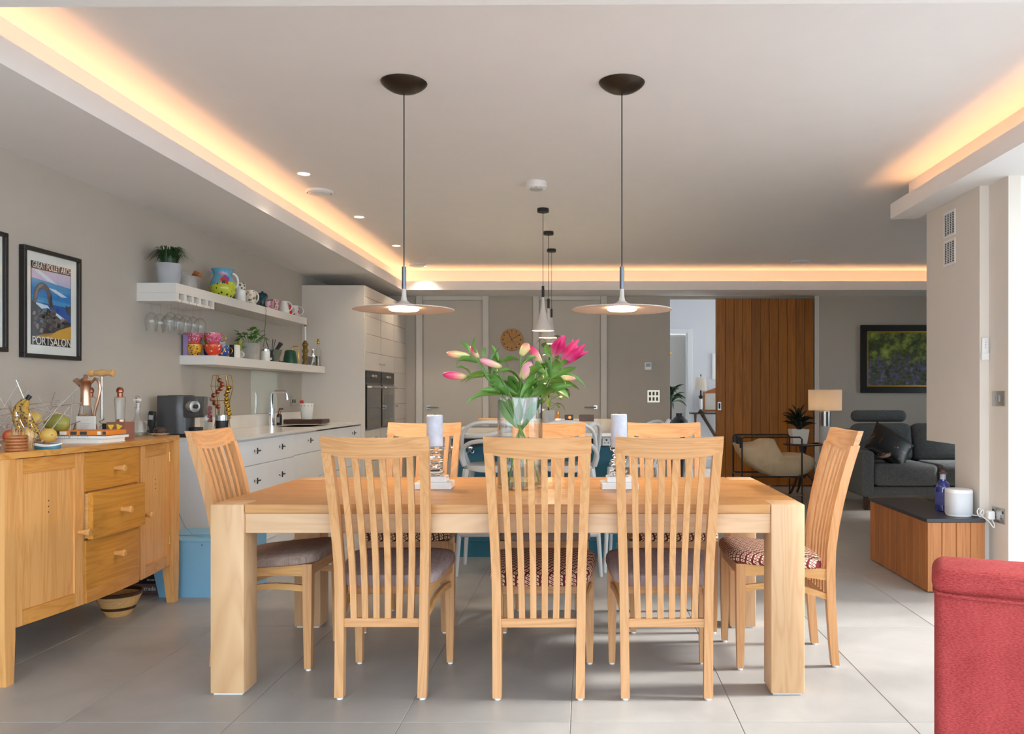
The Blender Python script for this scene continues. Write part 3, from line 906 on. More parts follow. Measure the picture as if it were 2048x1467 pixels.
# toothpick bottles behind
for k, (x, y) in enumerate(((-2.395, 3.445), (-2.340, 3.445))):
    t = thing('toothpick_bottle', ['small glass toothpick bottle behind the coasters, nearer the picture frame', 'small glass toothpick bottle behind the coasters, nearer the fruit'][k], 'bottle', (x, y, Zt), 0, 'toothpick bottles')
    B().lathe([(0.0185, 0.0), (0.0195, 0.004), (0.0195, 0.092), (0.008, 0.116), (0.008, 0.136), (0.0095, 0.138), (0.0095, 0.142)], (0, 0, 0), 20, caps=False).build('glass_body', 'glass', t)
    b = B()
    for q in range(7):
        a = q*0.9
        b.cyl((0.006*math.cos(a), 0.006*math.sin(a), 0.004), (0.013*math.cos(a), 0.013*math.sin(a), 0.082+0.004*(q % 3)), 0.0012, n=5)
    b.build('toothpick', 'lightwood', t)
hb_ = B().tube([(-2.395, 3.445, Zt+0.143), (-2.395, 3.445, Zt+0.150), (-2.367, 3.445, Zt+0.152), (-2.340, 3.445, Zt+0.150), (-2.340, 3.445, Zt+0.143)], 0.0025, 6).build('wire_handle', 'chrome', None)
tag(hb_, 'thin wire loop joining the two toothpick bottles', 'wire handle')
# two looped glass dishes
for k, (x, y) in enumerate(((-2.30, 3.50), (-2.475, 3.38))):
    t = thing('glass_dish', ['small teal glass dish with a white rim beside the coasters', 'small teal glass dish with a white rim at the edge of the picture'][k], 'dish', (x, y, Zt), 0.3, 'teal glass dishes')
    pts = [(0.052*math.cos(a), 0.030*math.sin(a), 0.018+0.004*math.cos(2*a)) for a in [2*math.pi*q/24 for q in range(24)]]
    B().tube(pts, 0.0035, 6, closed=True).build('rim', 'whiteglaze', t)
    B().lathe([(0.028, 0.0), (0.030, 0.004), (0.029, 0.016), (0.026, 0.016), (0.02, 0.005), (0.001, 0.004)], (0, 0, 0), 24).build('bowl', plain('teal_glass', (64, 120, 136), 0.15), t).scale = (1.7, 0.95, 1)

# wire fruit bowl with rods pointing every way
fb = thing('fruit_bowl', 'spiky fruit bowl of crossed steel rods on the sideboard', 'fruit bowl', (-2.60, 3.93, Zt))
rods = [((-.20, -.10, .05), (-.155, .06, .30)), ((-.19, .04, .20), (-.10, -.08, .14)), ((-.165, -.12, .03), (-.13, .08, .25)), ((-.12, -.14, .235), (-.06, -.06, .02)),
        ((-.07, -.15, .19), (-.065, -.05, .02)), ((-.05, -.12, .30), (.02, -.05, .02)), ((-.02, -.14, .015), (.12, -.08, .215)), ((.01, -.14, .03), (.15, .02, .26)),
        ((.05, -.15, .02), (.10, -.02, .20)), ((.08, -.14, .01), (.12, .0, .17)), ((-.14, -.13, .16), (.14, -.10, .205)), ((-.13, -.14, .13), (.11, -.06, .19)),
        ((-.10, -.15, .10), (.0, -.10, .08)), ((-.14, -.13, .12), (-.05, -.15, .05)), ((-.12, -.16, .02), (.12, -.12, .045)), ((-.16, -.12, .04), (.08, -.16, .03)),
        ((.02, .05, .24), (.11, -.12, .18)), ((.03, -.12, .17), (.16, -.06, .13)), ((-.03, -.15, .15), (.03, -.13, .005)), ((-.08, -.12, .14), (.02, -.15, .06)),
        ((.0, -.15, .07), (.10, -.13, .115)), ((-.09, -.13, .03), (-.07, -.15, .10)), ((-.04, -.14, .04), (-.02, .10, .16)), ((.06, .12, .22), (.14, -.03, .02)),
        ((-.12, .12, .02), (.10, .12, .10)), ((-.10, .10, .22), (.05, .13, .03)), ((-.15, .0, .015), (.12, .05, .012)), ((.0, -.15, .012), (-.02, .14, .012)),
        ((-.05, .13, .17), (.13, .08, .19)), ((.10, -.10, .01), (-.10, .12, .012))]
rm = plain('rod_steel', (214, 212, 208), 0.25, 0.75)
for a, b in rods:
    B().cyl(a, b, 0.0028, n=6).build('rod', rm, fb)
# fruit
bm_ = spotted('ripe_banana', (184, 142, 56), (78, 52, 30), 80, 0.38, 0.5)
def banana(path, Y, label):
    pts = [Vector((ax(u, Y+dy), Y+dy, az(v, Y+dy))) for u, v, dy in path]
    o0 = pts[len(pts)//2].copy()
    fine, rr = [], []
    n = len(pts)
    for k in range(13):
        s_ = k/12*(n-1); i_ = min(int(s_), n-2); f_ = s_-i_
        p0, p1, p2, p3 = pts[max(i_-1, 0)], pts[i_], pts[i_+1], pts[min(i_+2, n-1)]
        fine.append(0.5*((2*p1)+(-p0+p2)*f_+(2*p0-5*p1+4*p2-p3)*f_**2+(-p0+3*p1-3*p2+p3)*f_**3)-o0)
        rr.append([0.005, 0.010, 0.0145, 0.017, 0.0175, 0.0178, 0.0178, 0.0175, 0.017, 0.0155, 0.012, 0.008, 0.004][k])
    o = B().tube(fine, rr, 6).build('banana', bm_, None, ang=60)
    o.location = o0
    tag(o, label, 'banana', 'bananas in the wire bowl')
    d_ = (fine[0]-fine[1]).normalized()
    B().cyl(fine[0], fine[0]+d_*0.022, 0.005, 0.008, 8).build('stalk', 'black', o)
banana([(52, 797, 0), (38, 812, 0), (33, 832, -.01), (38, 852, -.02), (50, 866, -.03)], 3.80, 'spotted ripe banana leaning out of the fruit bowl, the outer one')
banana([(56, 800, 0), (49, 816, -.01), (55, 836, -.02), (67, 854, -.03), (80, 868, -.04)], 3.74, 'browner ripe banana leaning across the fruit')
fr_g = plain('green_mango', (148, 146, 70), 0.4, var=0.18, scale=18)
fr_y = ramp_axis('yellow_red_apple', [(0.0, (206, 96, 52)), (0.45, (226, 170, 80)), (1.0, (222, 190, 96))], 'X', -0.04, 0.04, 0.3, 0.3, 20)
fr_r = ramp_axis('red_apple', [(0.0, (172, 34, 34)), (0.6, (196, 60, 44)), (1.0, (220, 150, 80))], 'X', -0.04, 0.04, 0.3, 0.3, 20)
fruit = [(-2.69, 3.90, 0.040, 0.038, fr_r, 'red apple at the bottom of the bowl under the bananas', 'apple', 1),
         (-2.665, 3.80, 0.038, 0.036, fr_r, 'red apple lying nearest the coasters in the fruit bowl', 'apple', 1),
         (-2.585, 3.80, 0.042, 0.040, fr_y, 'yellow and red apple at the near edge of the fruit bowl', 'apple', 1),
         (-2.515, 3.83, 0.042, 0.037, fr_y, 'yellow apple at the notebook side of the fruit bowl', 'apple', 1),
         (-2.640, 3.90, 0.112, 0.038, fr_y, 'orange-yellow mango on top of the apples', 'mango', 1.25),
         (-2.550, 3.95, 0.092, 0.046, fr_g, 'big green mango heaped at the back of the bowl', 'mango', 1.35),
         (-2.60, 4.035, 0.075, 0.042, fr_g, 'green mango behind the bigger green one', 'mango', 1.3)]
for x, y, z, r, m, lab, cat, lng in fruit:
    t = thing(cat, lab, cat, (x, y, Zt+z), random.uniform(-0.5, 0.5), 'fruit in the wire bowl')
    prof = [(0.004, 0.78), (0.3, 0.86), (0.6, 0.78), (0.88, 0.45), (1.0, 0.05), (0.93, -0.4), (0.68, -0.78), (0.35, -0.93), (0.05, -0.9)] if cat == 'apple' else [(0.05, 1), (0.45, 0.9), (0.8, 0.6), (0.98, 0.15), (0.97, -0.25), (0.75, -0.68), (0.4, -0.92), (0.05, -1)]
    o = B().lathe([(a*r, b*r) for a, b in prof], (0, 0, 0), 22).build('flesh', m, t, ang=80)
    o.scale = (lng, 1, 1)
    B().cyl((0, 0, r*0.7), (0.003, 0, r*1.02), 0.0016, n=6).build('stalk', 'darkwood', t)

# claret jug with copper spout
j = thing('claret_jug', 'cut glass claret jug with an ornate copper neck and handle', 'jug', (-2.615, 4.28, Zt))
B().lathe([(0.050, 0.0), (0.062, 0.015), (0.060, 0.04), (0.044, 0.09), (0.030, 0.14), (0.024, 0.18)], (0, 0, 0), 24, caps=False).build('glass_body', 'crystal', j)
B().lathe([(0.026, 0.175), (0.024, 0.20), (0.022, 0.25), (0.028, 0.285), (0.036, 0.30), (0.030, 0.305), (0.018, 0.28)], (0, 0, 0), 20, caps=False).build('neck', 'rosecopper', j)
B().lathe([(0.028, 0.300), (0.022, 0.312), (0.010, 0.322), (0.012, 0.330), (0.003, 0.336)], (0, 0, 0), 16).build('lid', 'rosecopper', j)
B().tube([(-0.02, 0, 0.285), (-0.05, 0, 0.305), (-0.062, 0, 0.300)], [0.020, 0.014, 0.006], 8).build('spout', 'rosecopper', j)
B().tube([(0.028, 0, 0.29), (0.050, 0, 0.315), (0.072, 0, 0.30), (0.078, 0, 0.26), (0.066, 0, 0.20), (0.050, 0, 0.15), (0.046, 0, 0.10)], [0.007, 0.008, 0.009, 0.008, 0.007, 0.007, 0.005], 8).build('handle', 'rosecopper', j)
B().lathe([(0.056, 0.0), (0.064, 0.004), (0.064, 0.016), (0.058, 0.020)], (0, 0, 0), 24, caps=False).build('foot_band', 'rosecopper', j)
# T-handled corkscrew
t = thing('corkscrew', 'large corkscrew with a turned wooden handle standing behind the card', 'corkscrew', (-2.625, 4.44, Zt))
B().lathe([(0.012, -0.070), (0.019, -0.064), (0.020, -0.052), (0.013, -0.040), (0.016, -0.016), (0.021, 0.0), (0.016, 0.016), (0.013, 0.036), (0.019, 0.054), (0.019, 0.064), (0.010, 0.068)], (0, 0, 0.347), 20, axis='x').build('handle', 'lightwood', t)
B().cyl((0, 0, 0.10), (0, 0, 0.335), 0.006, n=12).build('shaft', 'steel', t)
B().tube([(0.010*math.cos(a), 0.010*math.sin(a), 0.10-0.0145*a/ math.pi) for a in [k*0.4 for k in range(45)]], 0.003, 6).build('screw', 'steel', t)
B().lathe([(0.030, 0.0), (0.030, 0.010), (0.012, 0.016)], (0, 0, 0), 20).build('stand', 'lightwood', t)
# glass shakers with copper caps
for k, (x, y) in enumerate(((-2.705, 4.47), (-2.560, 4.50))):
    t = thing('glass_shaker', ['tall cut glass shaker with a copper cap behind the jug handle', 'tall cut glass shaker with a copper cap beside the corkscrew'][k], 'shaker', (x, y, Zt), 0, 'glass shakers with copper caps')
    B().lathe([(0.022, 0.0), (0.024, 0.01), (0.022, 0.03), (0.026, 0.15), (0.030, 0.20), (0.028, 0.215), (0.016, 0.222)], (0, 0, 0), 16, caps=False).build('glass_body', 'glass', t, smooth=False)
    B().lathe([(0.014, 0.216), (0.014, 0.240), (0.018, 0.243), (0.019, 0.256), (0.013, 0.268), (0.003, 0.272)], (0, 0, 0), 20).build('cap', 'copper', t)
    B().lathe([(0.019, 0.008), (0.020, 0.06), (0.001, 0.06)], (0, 0, 0), 16).build('filling', plain('pepper_fill%d' % k, (150, 120, 100), 0.9), t)
# framed card
t = thing('card_holder', 'small white framed card standing on the sideboard', 'card', (-2.565, 4.20, Zt))
bx('frame', 'whiteglaze', t, -0.050, 0.048, 0.0, 0.008, 0.0, 0.120, 0.002)
bx('card', 'paper', t, -0.036, 0.030, -0.0015, -0.0002, 0.010, 0.096)
for q in range(6): bx('print_line', 'greypot', t, -0.028, 0.010+0.008*(q % 3), -0.0022, -0.0016, 0.030+0.010*q, 0.0318+0.010*q)
# small jar
t = thing('glass_jar', 'small glass jar with a metal lid beside the brown box', 'jar', (-2.510, 4.42, Zt))
B().lathe([(0.019, 0.0), (0.021, 0.004), (0.021, 0.072), (0.018, 0.080)], (0, 0, 0), 20).build('glass_body', 'whiteglaze', t)
B().lathe([(0.021, 0.079), (0.021, 0.096), (0.019, 0.098)], (0, 0, 0), 20).build('lid', 'rosecopper', t)
# brown box with yellow arrows
t = thing('game_box', 'small brown card box with two yellow triangles printed on it', 'box', (-2.4225, 4.22, Zt))
bx('box_body', plain('brown_card', (142, 92, 76), 0.7), t, -0.05, 0.042, 0.0, 0.10, 0.0, 0.088, 0.001)
bx('dark_side', 'black', t, -0.072, -0.051, 0.002, 0.05, 0.0, 0.082, 0.001)
ym = plain('yellow_print', (238, 206, 40), 0.6)
B().prism([(-0.042, 0.076), (-0.008, 0.076), (-0.025, 0.044)], -0.0012, -0.0003, 'xz').build('triangle', ym, t)
B().prism([(0.004, 0.080), (0.036, 0.070), (0.008, 0.042)], -0.0012, -0.0003, 'xz').build('triangle', ym, t)
# ship decanter
t = thing('decanter', 'round clear glass decanter with a ball stopper', 'decanter', (-2.475, 4.52, Zt))
B().lathe([(0.050, 0.0), (0.056, 0.004), (0.060, 0.022), (0.056, 0.048), (0.040, 0.072), (0.020, 0.092), (0.0125, 0.115), (0.0125, 0.155), (0.018, 0.162)], (0, 0, 0), 28, caps=False).build('glass_body', 'glass', t)
B().lathe([(0.001, 0.002), (0.050, 0.003), (0.055, 0.020), (0.050, 0.022), (0.001, 0.022)], (0, 0, 0), 28).build('wine_dregs', 'water', t)
b = B().sphere((0, 0, 0.205), 0.020); b.cyl((0, 0, 0.150), (0, 0, 0.19), 0.008, 0.010, 12)
b.build('stopper', 'crystal', t)
# dish with a brush
t = thing('soap_dish', 'white saucer at the far end of the sideboard', 'saucer', (-2.395, 4.60, Zt))
B().lathe([(0.025, 0.0), (0.048, 0.010), (0.052, 0.012), (0.046, 0.009), (0.02, 0.004)], (0, 0, 0), 28).build('plate', 'whiteglaze', t)
t = thing('pan_brush', 'round brown wooden scrubbing brush lying on the white saucer', 'brush', (-2.395, 4.60, Zt+0.010))
B().lathe([(0.030, 0.006), (0.034, 0.014), (0.030, 0.028), (0.016, 0.036), (0.004, 0.038)], (0, 0, 0), 24).build('brush_head', 'darkwood', t)
b = B()
for q in range(16):
    a = q*0.3927; b.cyl((0.024*math.cos(a), 0.024*math.sin(a), 0.0), (0.026*math.cos(a), 0.026*math.sin(a), 0.008), 0.002, n=5)
o = b.build('bristle_tufts', 'lightwood', t)
# books
t = thing('book', 'white paperback book at the bottom of the sideboard pile', 'book', (-2.42, 3.99, Zt), R(-4), 'books on the sideboard')
bx('pages', 'paper', t, -0.142, 0.118, -0.10, 0.095, 0.002, 0.018)
b = B().box(-0.145, 0.12, -0.102, 0.098, 0.0, 0.002).box(-0.145, 0.12, -0.102, 0.098, 0.018, 0.020)
b.build('cover', 'whiteglaze', t)
t = thing('notebook', 'spiral-bound notebook in the middle of the sideboard pile', 'notebook', (-2.405, 4.005, Zt+0.0202), R(-3), 'books on the sideboard')
bx('pages', 'paper', t, -0.12, 0.118, -0.095, 0.09, 0.0008, 0.0135)
bx('cover', plain('navy_cover', (44, 48, 74), 0.5), t, -0.122, 0.12, -0.097, 0.092, 0.0136, 0.0150)
b = B()
for q in range(16):
    b.tube([(-0.115+q*0.0105, -0.0945+0.006*math.cos(a), 0.0072+0.0066*math.sin(a)) for a in [2*math.pi*w/8 for w in range(8)]], 0.0011, 4, closed=True)
b.build('spiral', 'chrome', t)
om = plain('orange_cover', (232, 134, 42), 0.5)
t = thing('book', 'orange paperback book on top of the sideboard pile', 'book', (-2.405, 4.0, Zt+0.0355), R(1), 'books on the sideboard')
bx('cover', om, t, -0.113, 0.113, -0.085, 0.085, 0.0, 0.0225, 0.001)
gm = plain('charcoal_print', (58, 58, 62), 0.6)
for x0, x1, m in ((-0.11, -0.078, 'paper'), (-0.060, -0.030, gm), (-0.015, 0.018, gm), (0.068, 0.084, 'paper'), (0.092, 0.108, gm)):
    bx('spine_label', m, t, x0, x1, -0.0862, -0.0851, 0.004, 0.019)

# ------------------------------------------------------------------ under the sideboard
t = thing('wooden_bowl', 'striped turned wooden bowl on the floor under the sideboard', 'bowl', (ax(237, 4.33), 4.33, 0))
B().lathe([(0.060, 0.0), (0.074, 0.022), (0.080, 0.034)], (0, 0, 0), 32, caps=True).build('foot', 'lightwood', t)
B().lathe([(0.080, 0.034), (0.086, 0.050)], (0, 0, 0), 32).build('dark_band', 'darkwood', t)
B().lathe([(0.086, 0.050), (0.104, 0.090), (0.112, 0.108), (0.106, 0.110), (0.08, 0.055), (0.001, 0.05)], (0, 0, 0), 32).build('upper_wall', 'lightwood', t)
B().lathe([(0.112, 0.108), (0.118, 0.126), (0.112, 0.128), (0.106, 0.110)], (0, 0, 0), 32, caps=False).build('rim', 'darkwood', t)
pm = plain('plum_print', (96, 74, 78), 0.5, var=0.12, scale=60)
t = thing('book', 'plum coloured box file lettered strada on the floor beside the blue box', 'book', (ax(287, 4.76), 4.76, 0))
bx('cover', pm, t, -0.20, 0.088, 0.0, 0.20, 0.0, 0.062, 0.002)
text('strada', 0.034, (0.030, -0.001, 0.034), FACE_C, 'paper', t)
t = thing('book', 'black book with pale lettering lying on the plum box file', 'book', (ax(287, 4.76), 4.765, 0.0625))
bx('cover', 'blackplastic', t, -0.20, 0.080, 0.0, 0.19, 0.0, 0.058, 0.002)
text('lorraine', 0.017, (0.045, -0.001, 0.022), FACE_C, 'paper', t)
# blue box on the floor
t = thing('storage_box', 'plain light blue wooden box on the floor between sideboard and table', 'box', (0, 0, 0))
x0, x1 = ax(318, 4.69), -1.99
B().prism([(x0-0.03, 0.135), (x0, 0.0), (x1, 0.0), (x1, 0.318), (x0-0.03, 0.318)], 4.69, 5.10, 'xz').build('box_body', 'blue', t)
bx('lid', 'blue', t, x0-0.035, x1+0.004, 4.686, 5.105, 0.318, 0.330, 0.002)
B().lathe([(0.004, 0.0), (0.004, 0.004)], (ax(404, 4.69), 4.6895, 0.30), 10, axis='y').build('finger_hole', 'dark_gap', t)
B().tube([(-2.44, 4.90, 0.46), (-2.38, 4.86, 0.38), (-2.30, 4.80, 0.336), (-2.22, 4.78, 0.333), (-2.12, 4.80, 0.333), (-2.16, 4.86, 0.333), (-2.28, 4.84, 0.334), (-2.40, 4.82, 0.333)], 0.003, 6).build('cord', 'blue', t)
# ================================================================== pictures on the left wall
fr_m = plain('black_frame', (30, 26, 24), 0.4)
def framed(y0, y1, z0, z1, label):
    t = thing('framed_print', label, 'picture', (XL+0.001, (y0+y1)/2, (z0+z1)/2), 0, 'framed prints on the kitchen wall')
    hw, hh = (y1-y0)/2, (z1-z0)/2
    fw, dp = 0.022, 0.03
    b = B().box(0, dp, -hw, hw, hh-fw, hh, 0.002).box(0, dp, -hw, hw, -hh, -hh+fw, 0.002).box(0, dp, -hw, -hw+fw, -hh+fw, hh-fw, 0.002).box(0, dp, hw-fw, hw, -hh+fw, hh-fw, 0.002)
    b.build('frame', fr_m, t)
    bx('mount', 'paper', t, 0, 0.012, -hw+fw, hw-fw, -hh+fw, hh-fw)
    return t, hw, hh
t, hw, hh = framed(4.245, 4.727, 1.355, 1.940, 'black framed travel poster of a sea arch titled PORTSALON')
pw_, ph_ = 0.168, 0.222          # half size of the print
X = 0.0125
def shape(name, mat, pts, lift):  # flat printed colour shapes, poster coordinates -1..1
    B().prism([(a*pw_, b*ph_) for a, b in pts], X+lift*0.0004, X+lift*0.0004+0.0003, 'yz').build(name, mat, t, smooth=False)
c = lambda n, rgb: plain('poster_'+n, rgb, 0.6, var=0.05, scale=30)
k_ = c('black', (30, 26, 28)); sky1 = c('lilac', (196, 190, 220)); sky2 = c('sky', (70, 150, 206)); sky3 = c('azure', (30, 128, 200)); sea = c('sea', (22, 84, 168)); cloud = c('cloud', (214, 226, 240))
rock = c('rock', (98, 90, 92)); rockd = c('rock_dark', (52, 50, 58)); rockl = c('rock_light', (140, 130, 128)); sand = c('sand', (216, 164, 56)); foam = c('foam', (210, 232, 244)); sandd = c('sand_dark', (170, 128, 60))
shape('print', k_, [(-1, -1), (1, -1), (1, 1), (-1, 1)], 0)
shape('print_sky', sky2, [(-.97, -.1), (.97, -.1), (.97, .82), (-.97, .82)], 1)
shape('print_sky', sky1, [(-.97, .60), (.97, .50), (.97, .82), (-.97, .82)], 2)
shape('print_sky', sky3, [(-.97, .18), (.97, .10), (.97, .36), (.2, .30), (-.97, .40)], 2)
shape('print_cloud', cloud, [(-.97, .82), (-.2, .58), (.3, .52), (-.1, .66), (-.6, .80)], 3)
shape('print_cloud', cloud, [(-.2, .42), (.5, .24), (.8, .26), (.2, .40)], 3)
shape('print_sea', sea, [(-.97, -.45), (.97, -.45), (.97, .0), (-.97, .04)], 3)
shape('print_foam', foam, [(-.75, .02), (-.2, -.02), (-.1, -.10), (-.5, -.12), (-.8, -.06)], 4)
shape('print_foam', foam, [(-.2, -.10), (.2, -.16), (.8, -.34), (.5, -.36), (-.1, -.2)], 4)
arch = []
for q in range(13):
    a = math.pi*(1-q/12); arch.append((-.45+.46*math.cos(a), .10+.42*math.sin(a)))
arch += [(.10, -.05), (-.12, -.05)]
for q in range(11):
    a = math.pi*q/10; arch.append((-.45+.25*math.cos(a), .12+.24*math.sin(a)))
arch += [(-.80, -.05), (-.98, -.05)]
shape('print_arch', rock, arch, 5)
shape('print_arch', rockl, [(-.86, .10), (-.78, .32), (-.62, .46), (-.40, .50), (-.45, .44), (-.66, .34), (-.76, .08)], 6)
shape('print_arch', rockd, [(-.02, .30), (.02, .0), (.10, -.05), (-.10, -.05), (-.12, .12)], 6)
shape('print_rock', rockd, [(-.97, -.85), (.4, -.62), (.97, -.46), (.97, -.38), (.5, -.34), (.1, -.20), (-.2, -.08), (-.5, -.12), (-.97, .06)], 6)
random.seed(3)
for q in range(60):
    x = random.uniform(-.9, .75); y = random.uniform(-.72, -.16) if x < .2 else random.uniform(-.52, -.36)
    if y < -.80+.22*(x+1): continue
    s = random.uniform(.06, .14)
    shape('print_rock', random.choice([rock, rockl, rock, c('blue%d' % q, (84, 128, 150)) if q % 9 == 0 else rock]), [(x-s, y-.3*s), (x-.2*s, y+.7*s), (x+s, y+.5*s), (x+.5*s, y-.6*s)], 7+(q % 3))
shape('print_rock', rockd, [(.70, .06), (.80, .02), (.97, .06), (.97, -.20), (.75, -.12)], 7)
shape('print_beach', sand, [(-.75, -.82), (.97, -.82), (.97, -.46), (.3, -.60), (-.1, -.74)], 10)
shape('print_beach', sandd, [(-.97, -.82), (-.3, -.82), (.2, -.66), (-.4, -.72)], 9)
text('GREAT POLLET ARCH', 0.046, (X+0.005, 0, 0.905*ph_), FACE_X, 'paper', t, width=1.92*pw_)
text('PORTSALON', 0.062, (X+0.005, 0, -0.905*ph_), FACE_X, 'paper', t, width=1.92*pw_)
bx('glazing', 'pane', t, 0.020, 0.022, -hw+0.022, hw-0.022, -hh+0.022, hh-0.022)
t2, hw, hh = framed(3.650, 4.130, 1.375, 1.972, 'black framed print cut off by the edge of the picture')
bx('print', plain('muted_print', (150, 160, 170), 0.6, var=0.2), t2, 0.012, 0.0126, -0.168, 0.168, -0.222, 0.222)
bx('glazing', 'pane', t2, 0.020, 0.022, -hw+0.022, hw-0.022, -hh+0.022, hh-0.022)

# ================================================================== kitchen run along the left wall
KX, KY0, KY1 = -2.330, 5.40, 8.455       # door fronts, near end, far end
WZ = 0.875
def pull_handle(parent, y, z):
    h = B().lathe([(0.011, 0.0), (0.011, 0.004), (0.006, 0.007), (0.006, 0.022)], (KX, y, z), 14, axis='x').build('handle', 'chrome', parent)
    B().box(KX+0.020, KX+0.030, y-0.005, y+0.050, z-0.005, z+0.005, 0.002).box(KX+0.020, KX+0.028, y-0.005, y+0.005, z-0.022, z+0.022, 0.002).build('grip', 'black', h)
def base_unit(y0, y1, seams, handles, label, end=False):
    t = thing('base_cabinet', label, 'cabinet', (0, 0, 0), 0, 'kitchen base cabinets')
    bx('body', 'cabinet', t, XL+0.002, KX-0.022, y0+0.0005, y1-0.0005, 0.0, 0.685 if y1 == KY1 else WZ-0.0225)
    if end: bx('end_panel', 'cabinet', t, XL+0.002, KX+0.001, y0-0.02, y0, 0.0, WZ-0.0225, 0.001)
    zs = [0.10]+seams+[WZ-0.034]
    for z0, z1 in zip(zs, zs[1:]):
        d = bx('drawer', 'cabinet', t, KX-0.0215, KX, y0+0.002, y1-0.002, z0+0.002, z1-0.002, 0.0015)
        for hy, hz in handles:
            if z0 < hz < z1: pull_handle(d, hy, hz)
    bx('plinth', 'cabinet', t, KX-0.08, KX-0.06, y0+0.001, y1-0.001, 0.0, 0.095)
base_unit(KY0, 6.53, [0.40, 0.665], [(5.75, 0.765), (6.22, 0.765), (5.75, 0.555), (6.22, 0.555), (5.75, 0.26), (6.22, 0.26)], 'pale grey kitchen drawer unit with two handles per drawer, nearest the table', True)
base_unit(6.53, 7.13, [0.40, 0.672], [(6.86, 0.775)], 'pale grey kitchen drawer unit in the middle of the run')
base_unit(7.13, KY1, [0.45, 0.672], [(8.15, 0.775)], 'pale grey kitchen drawer unit next to the oven tower')
# worktop with a sink opening
sx0, sx1, sy0, sy1 = -2.74, -2.42, 7.20, 7.72
wt = B()
wx0, wx1, wy0, wy1 = XL+0.002, KX+0.012, KY0-0.025, KY1
for bb in ((wx0, sx0, wy0, wy1), (sx1, wx1, wy0, wy1), (sx0, sx1, wy0, sy0), (sx0, sx1, sy1, wy1)):
    wt.box(bb[0], bb[1], bb[2], bb[3], WZ-0.022, WZ)
bmesh.ops.remove_doubles(wt.bm, verts=wt.bm.verts, dist=1e-5)
tag(wt.build('worktop', 'marble', None), 'pale polished stone worktop of the kitchen run', 'worktop')
t = thing('sink', 'steel sink sunk into the stone worktop', 'sink', (0, 0, 0))
b = B().box(sx0-0.003, sx0, sy0, sy1, 0.70, WZ-0.002).box(sx1, sx1+0.003, sy0, sy1, 0.70, WZ-0.002).box(sx0, sx1, sy0-0.003, sy0, 0.70, WZ-0.002).box(sx0, sx1, sy1, sy1+0.003, 0.70, WZ-0.002).box(sx0, sx1, sy0, sy1, 0.69, 0.70)
b.build('basin', 'steel', t)
B().lathe([(0.035, 0.0), (0.035, 0.004), (0.028, 0.004)], (-2.58, 7.46, 0.70), 20).build('drain', 'chrome', t)
tag(bx('upstand', 'marble', None, XL+0.0005, XL+0.018, KY0-0.02, KY1-0.002, WZ+0.0005, 0.985, 0.001), 'low stone upstand along the back of the worktop', 'upstand')
t = tag(bx('splashback', 'greenglass', None, XL+0.0005, XL+0.007, 7.18, 7.77, 0.987, 1.372), 'pale green glass splashback panel behind the tap', 'splashback')
# tall oven housing -----------------------------------------------------------------
TX, TZ_ = -2.290, 2.284
t = thing('oven_tower', 'tall grey kitchen cupboard wall housing two ovens', 'cabinet', (0, 0, 0))
tw = B().box(XL+0.002, TX-0.022, 8.46, 10.385, 0.0, TZ_)
tw.build('carcass', 'tower', t)
bx('end_panel', 'tower', t, XL+0.002, TX+0.001, 8.457, 8.478, 0.0, TZ_, 0.001)
bx('cornice', 'tower', t, TX-0.0215, TX, 8.479, 10.385, 2.175, TZ_, 0.001)
def boards(y0, y1, z0, z1, n, hand=None):
    h = (z1-z0)/n
    d = None
    for k in range(n):
        o = bx('board', 'tower', t, TX-0.0215, TX, y0+0.002, y1-0.002, z0+k*h+0.0015, z0+(k+1)*h-0.0015, 0.002)
        if hand and z0+k*h <= hand[1] < z0+(k+1)*h:
            B().lathe([(0.010, 0.0), (0.008, 0.012), (0.014, 0.026), (0.012, 0.032)], (TX, hand[0], hand[1]), 14, axis='x').build('knob', 'steel', o)
boards(8.50, 9.115, 1.41, 2.17, 4, (9.05, 1.49)); boards(9.135, 9.75, 1.41, 2.17, 4, (9.20, 1.49))
boards(9.77, 10.38, 0.10, 2.17, 11, (9.84, 1.02))
for y0, y1 in ((8.50, 9.115), (9.135, 9.75)):
    d = bx('drawer', 'tower', t, TX-0.0215, TX, y0+0.002, y1-0.002, 0.45, 0.78, 0.002)
    B().tube([(TX, y0+0.24, 0.70), (TX+0.03, y0+0.24, 0.70), (TX+0.03, y0+0.38, 0.70), (TX, y0+0.38, 0.70)], 0.006, 8).build('handle', 'steel', d)
    bx('drawer', 'tower', t, TX-0.0215, TX, y0+0.002, y1-0.002, 0.10, 0.446, 0.002)
for k, (y0, y1) in enumerate(((8.512, 9.105), (9.145, 9.74))):
    o = thing('oven', ['built-in dark glass oven with a steel handle, nearer the worktop', 'built-in dark glass oven with a steel handle, nearer the back wall'][k], 'oven', (TX, (y0+y1)/2, 0.79), 0, 'built-in ovens')
    w = (y1-y0)/2
    bx('oven_frame', 'darksteel', o, -0.021, 0.001, -w, w, 0.0, 0.615, 0.001)
    pnl = bx('control_panel', 'blackplastic', o, 0.001, 0.006, -w+0.004, w-0.004, 0.490, 0.612, 0.001)
    for q in (-0.06, 0.06): B().lathe([(0.018, 0.0), (0.016, 0.018)], (0.006, q, 0.56), 16, axis='x').build('control_knob', 'steel', pnl)
    dr = bx('oven_door', 'ovenglass', o, 0.001, 0.012, -w+0.004, w-0.004, 0.010, 0.475, 0.002)
    bx('door_window', plain('oven_window%d' % k, (88, 88, 90), 0.1), dr, 0.012, 0.0128, -w+0.09, w-0.09, 0.10, 0.36)
    B().tube([(0.012, -w+0.03, 0.445), (0.045, -w+0.03, 0.445), (0.045, w-0.03, 0.445), (0.012, w-0.03, 0.445)], 0.012, 10).build('handle', 'steel', dr)
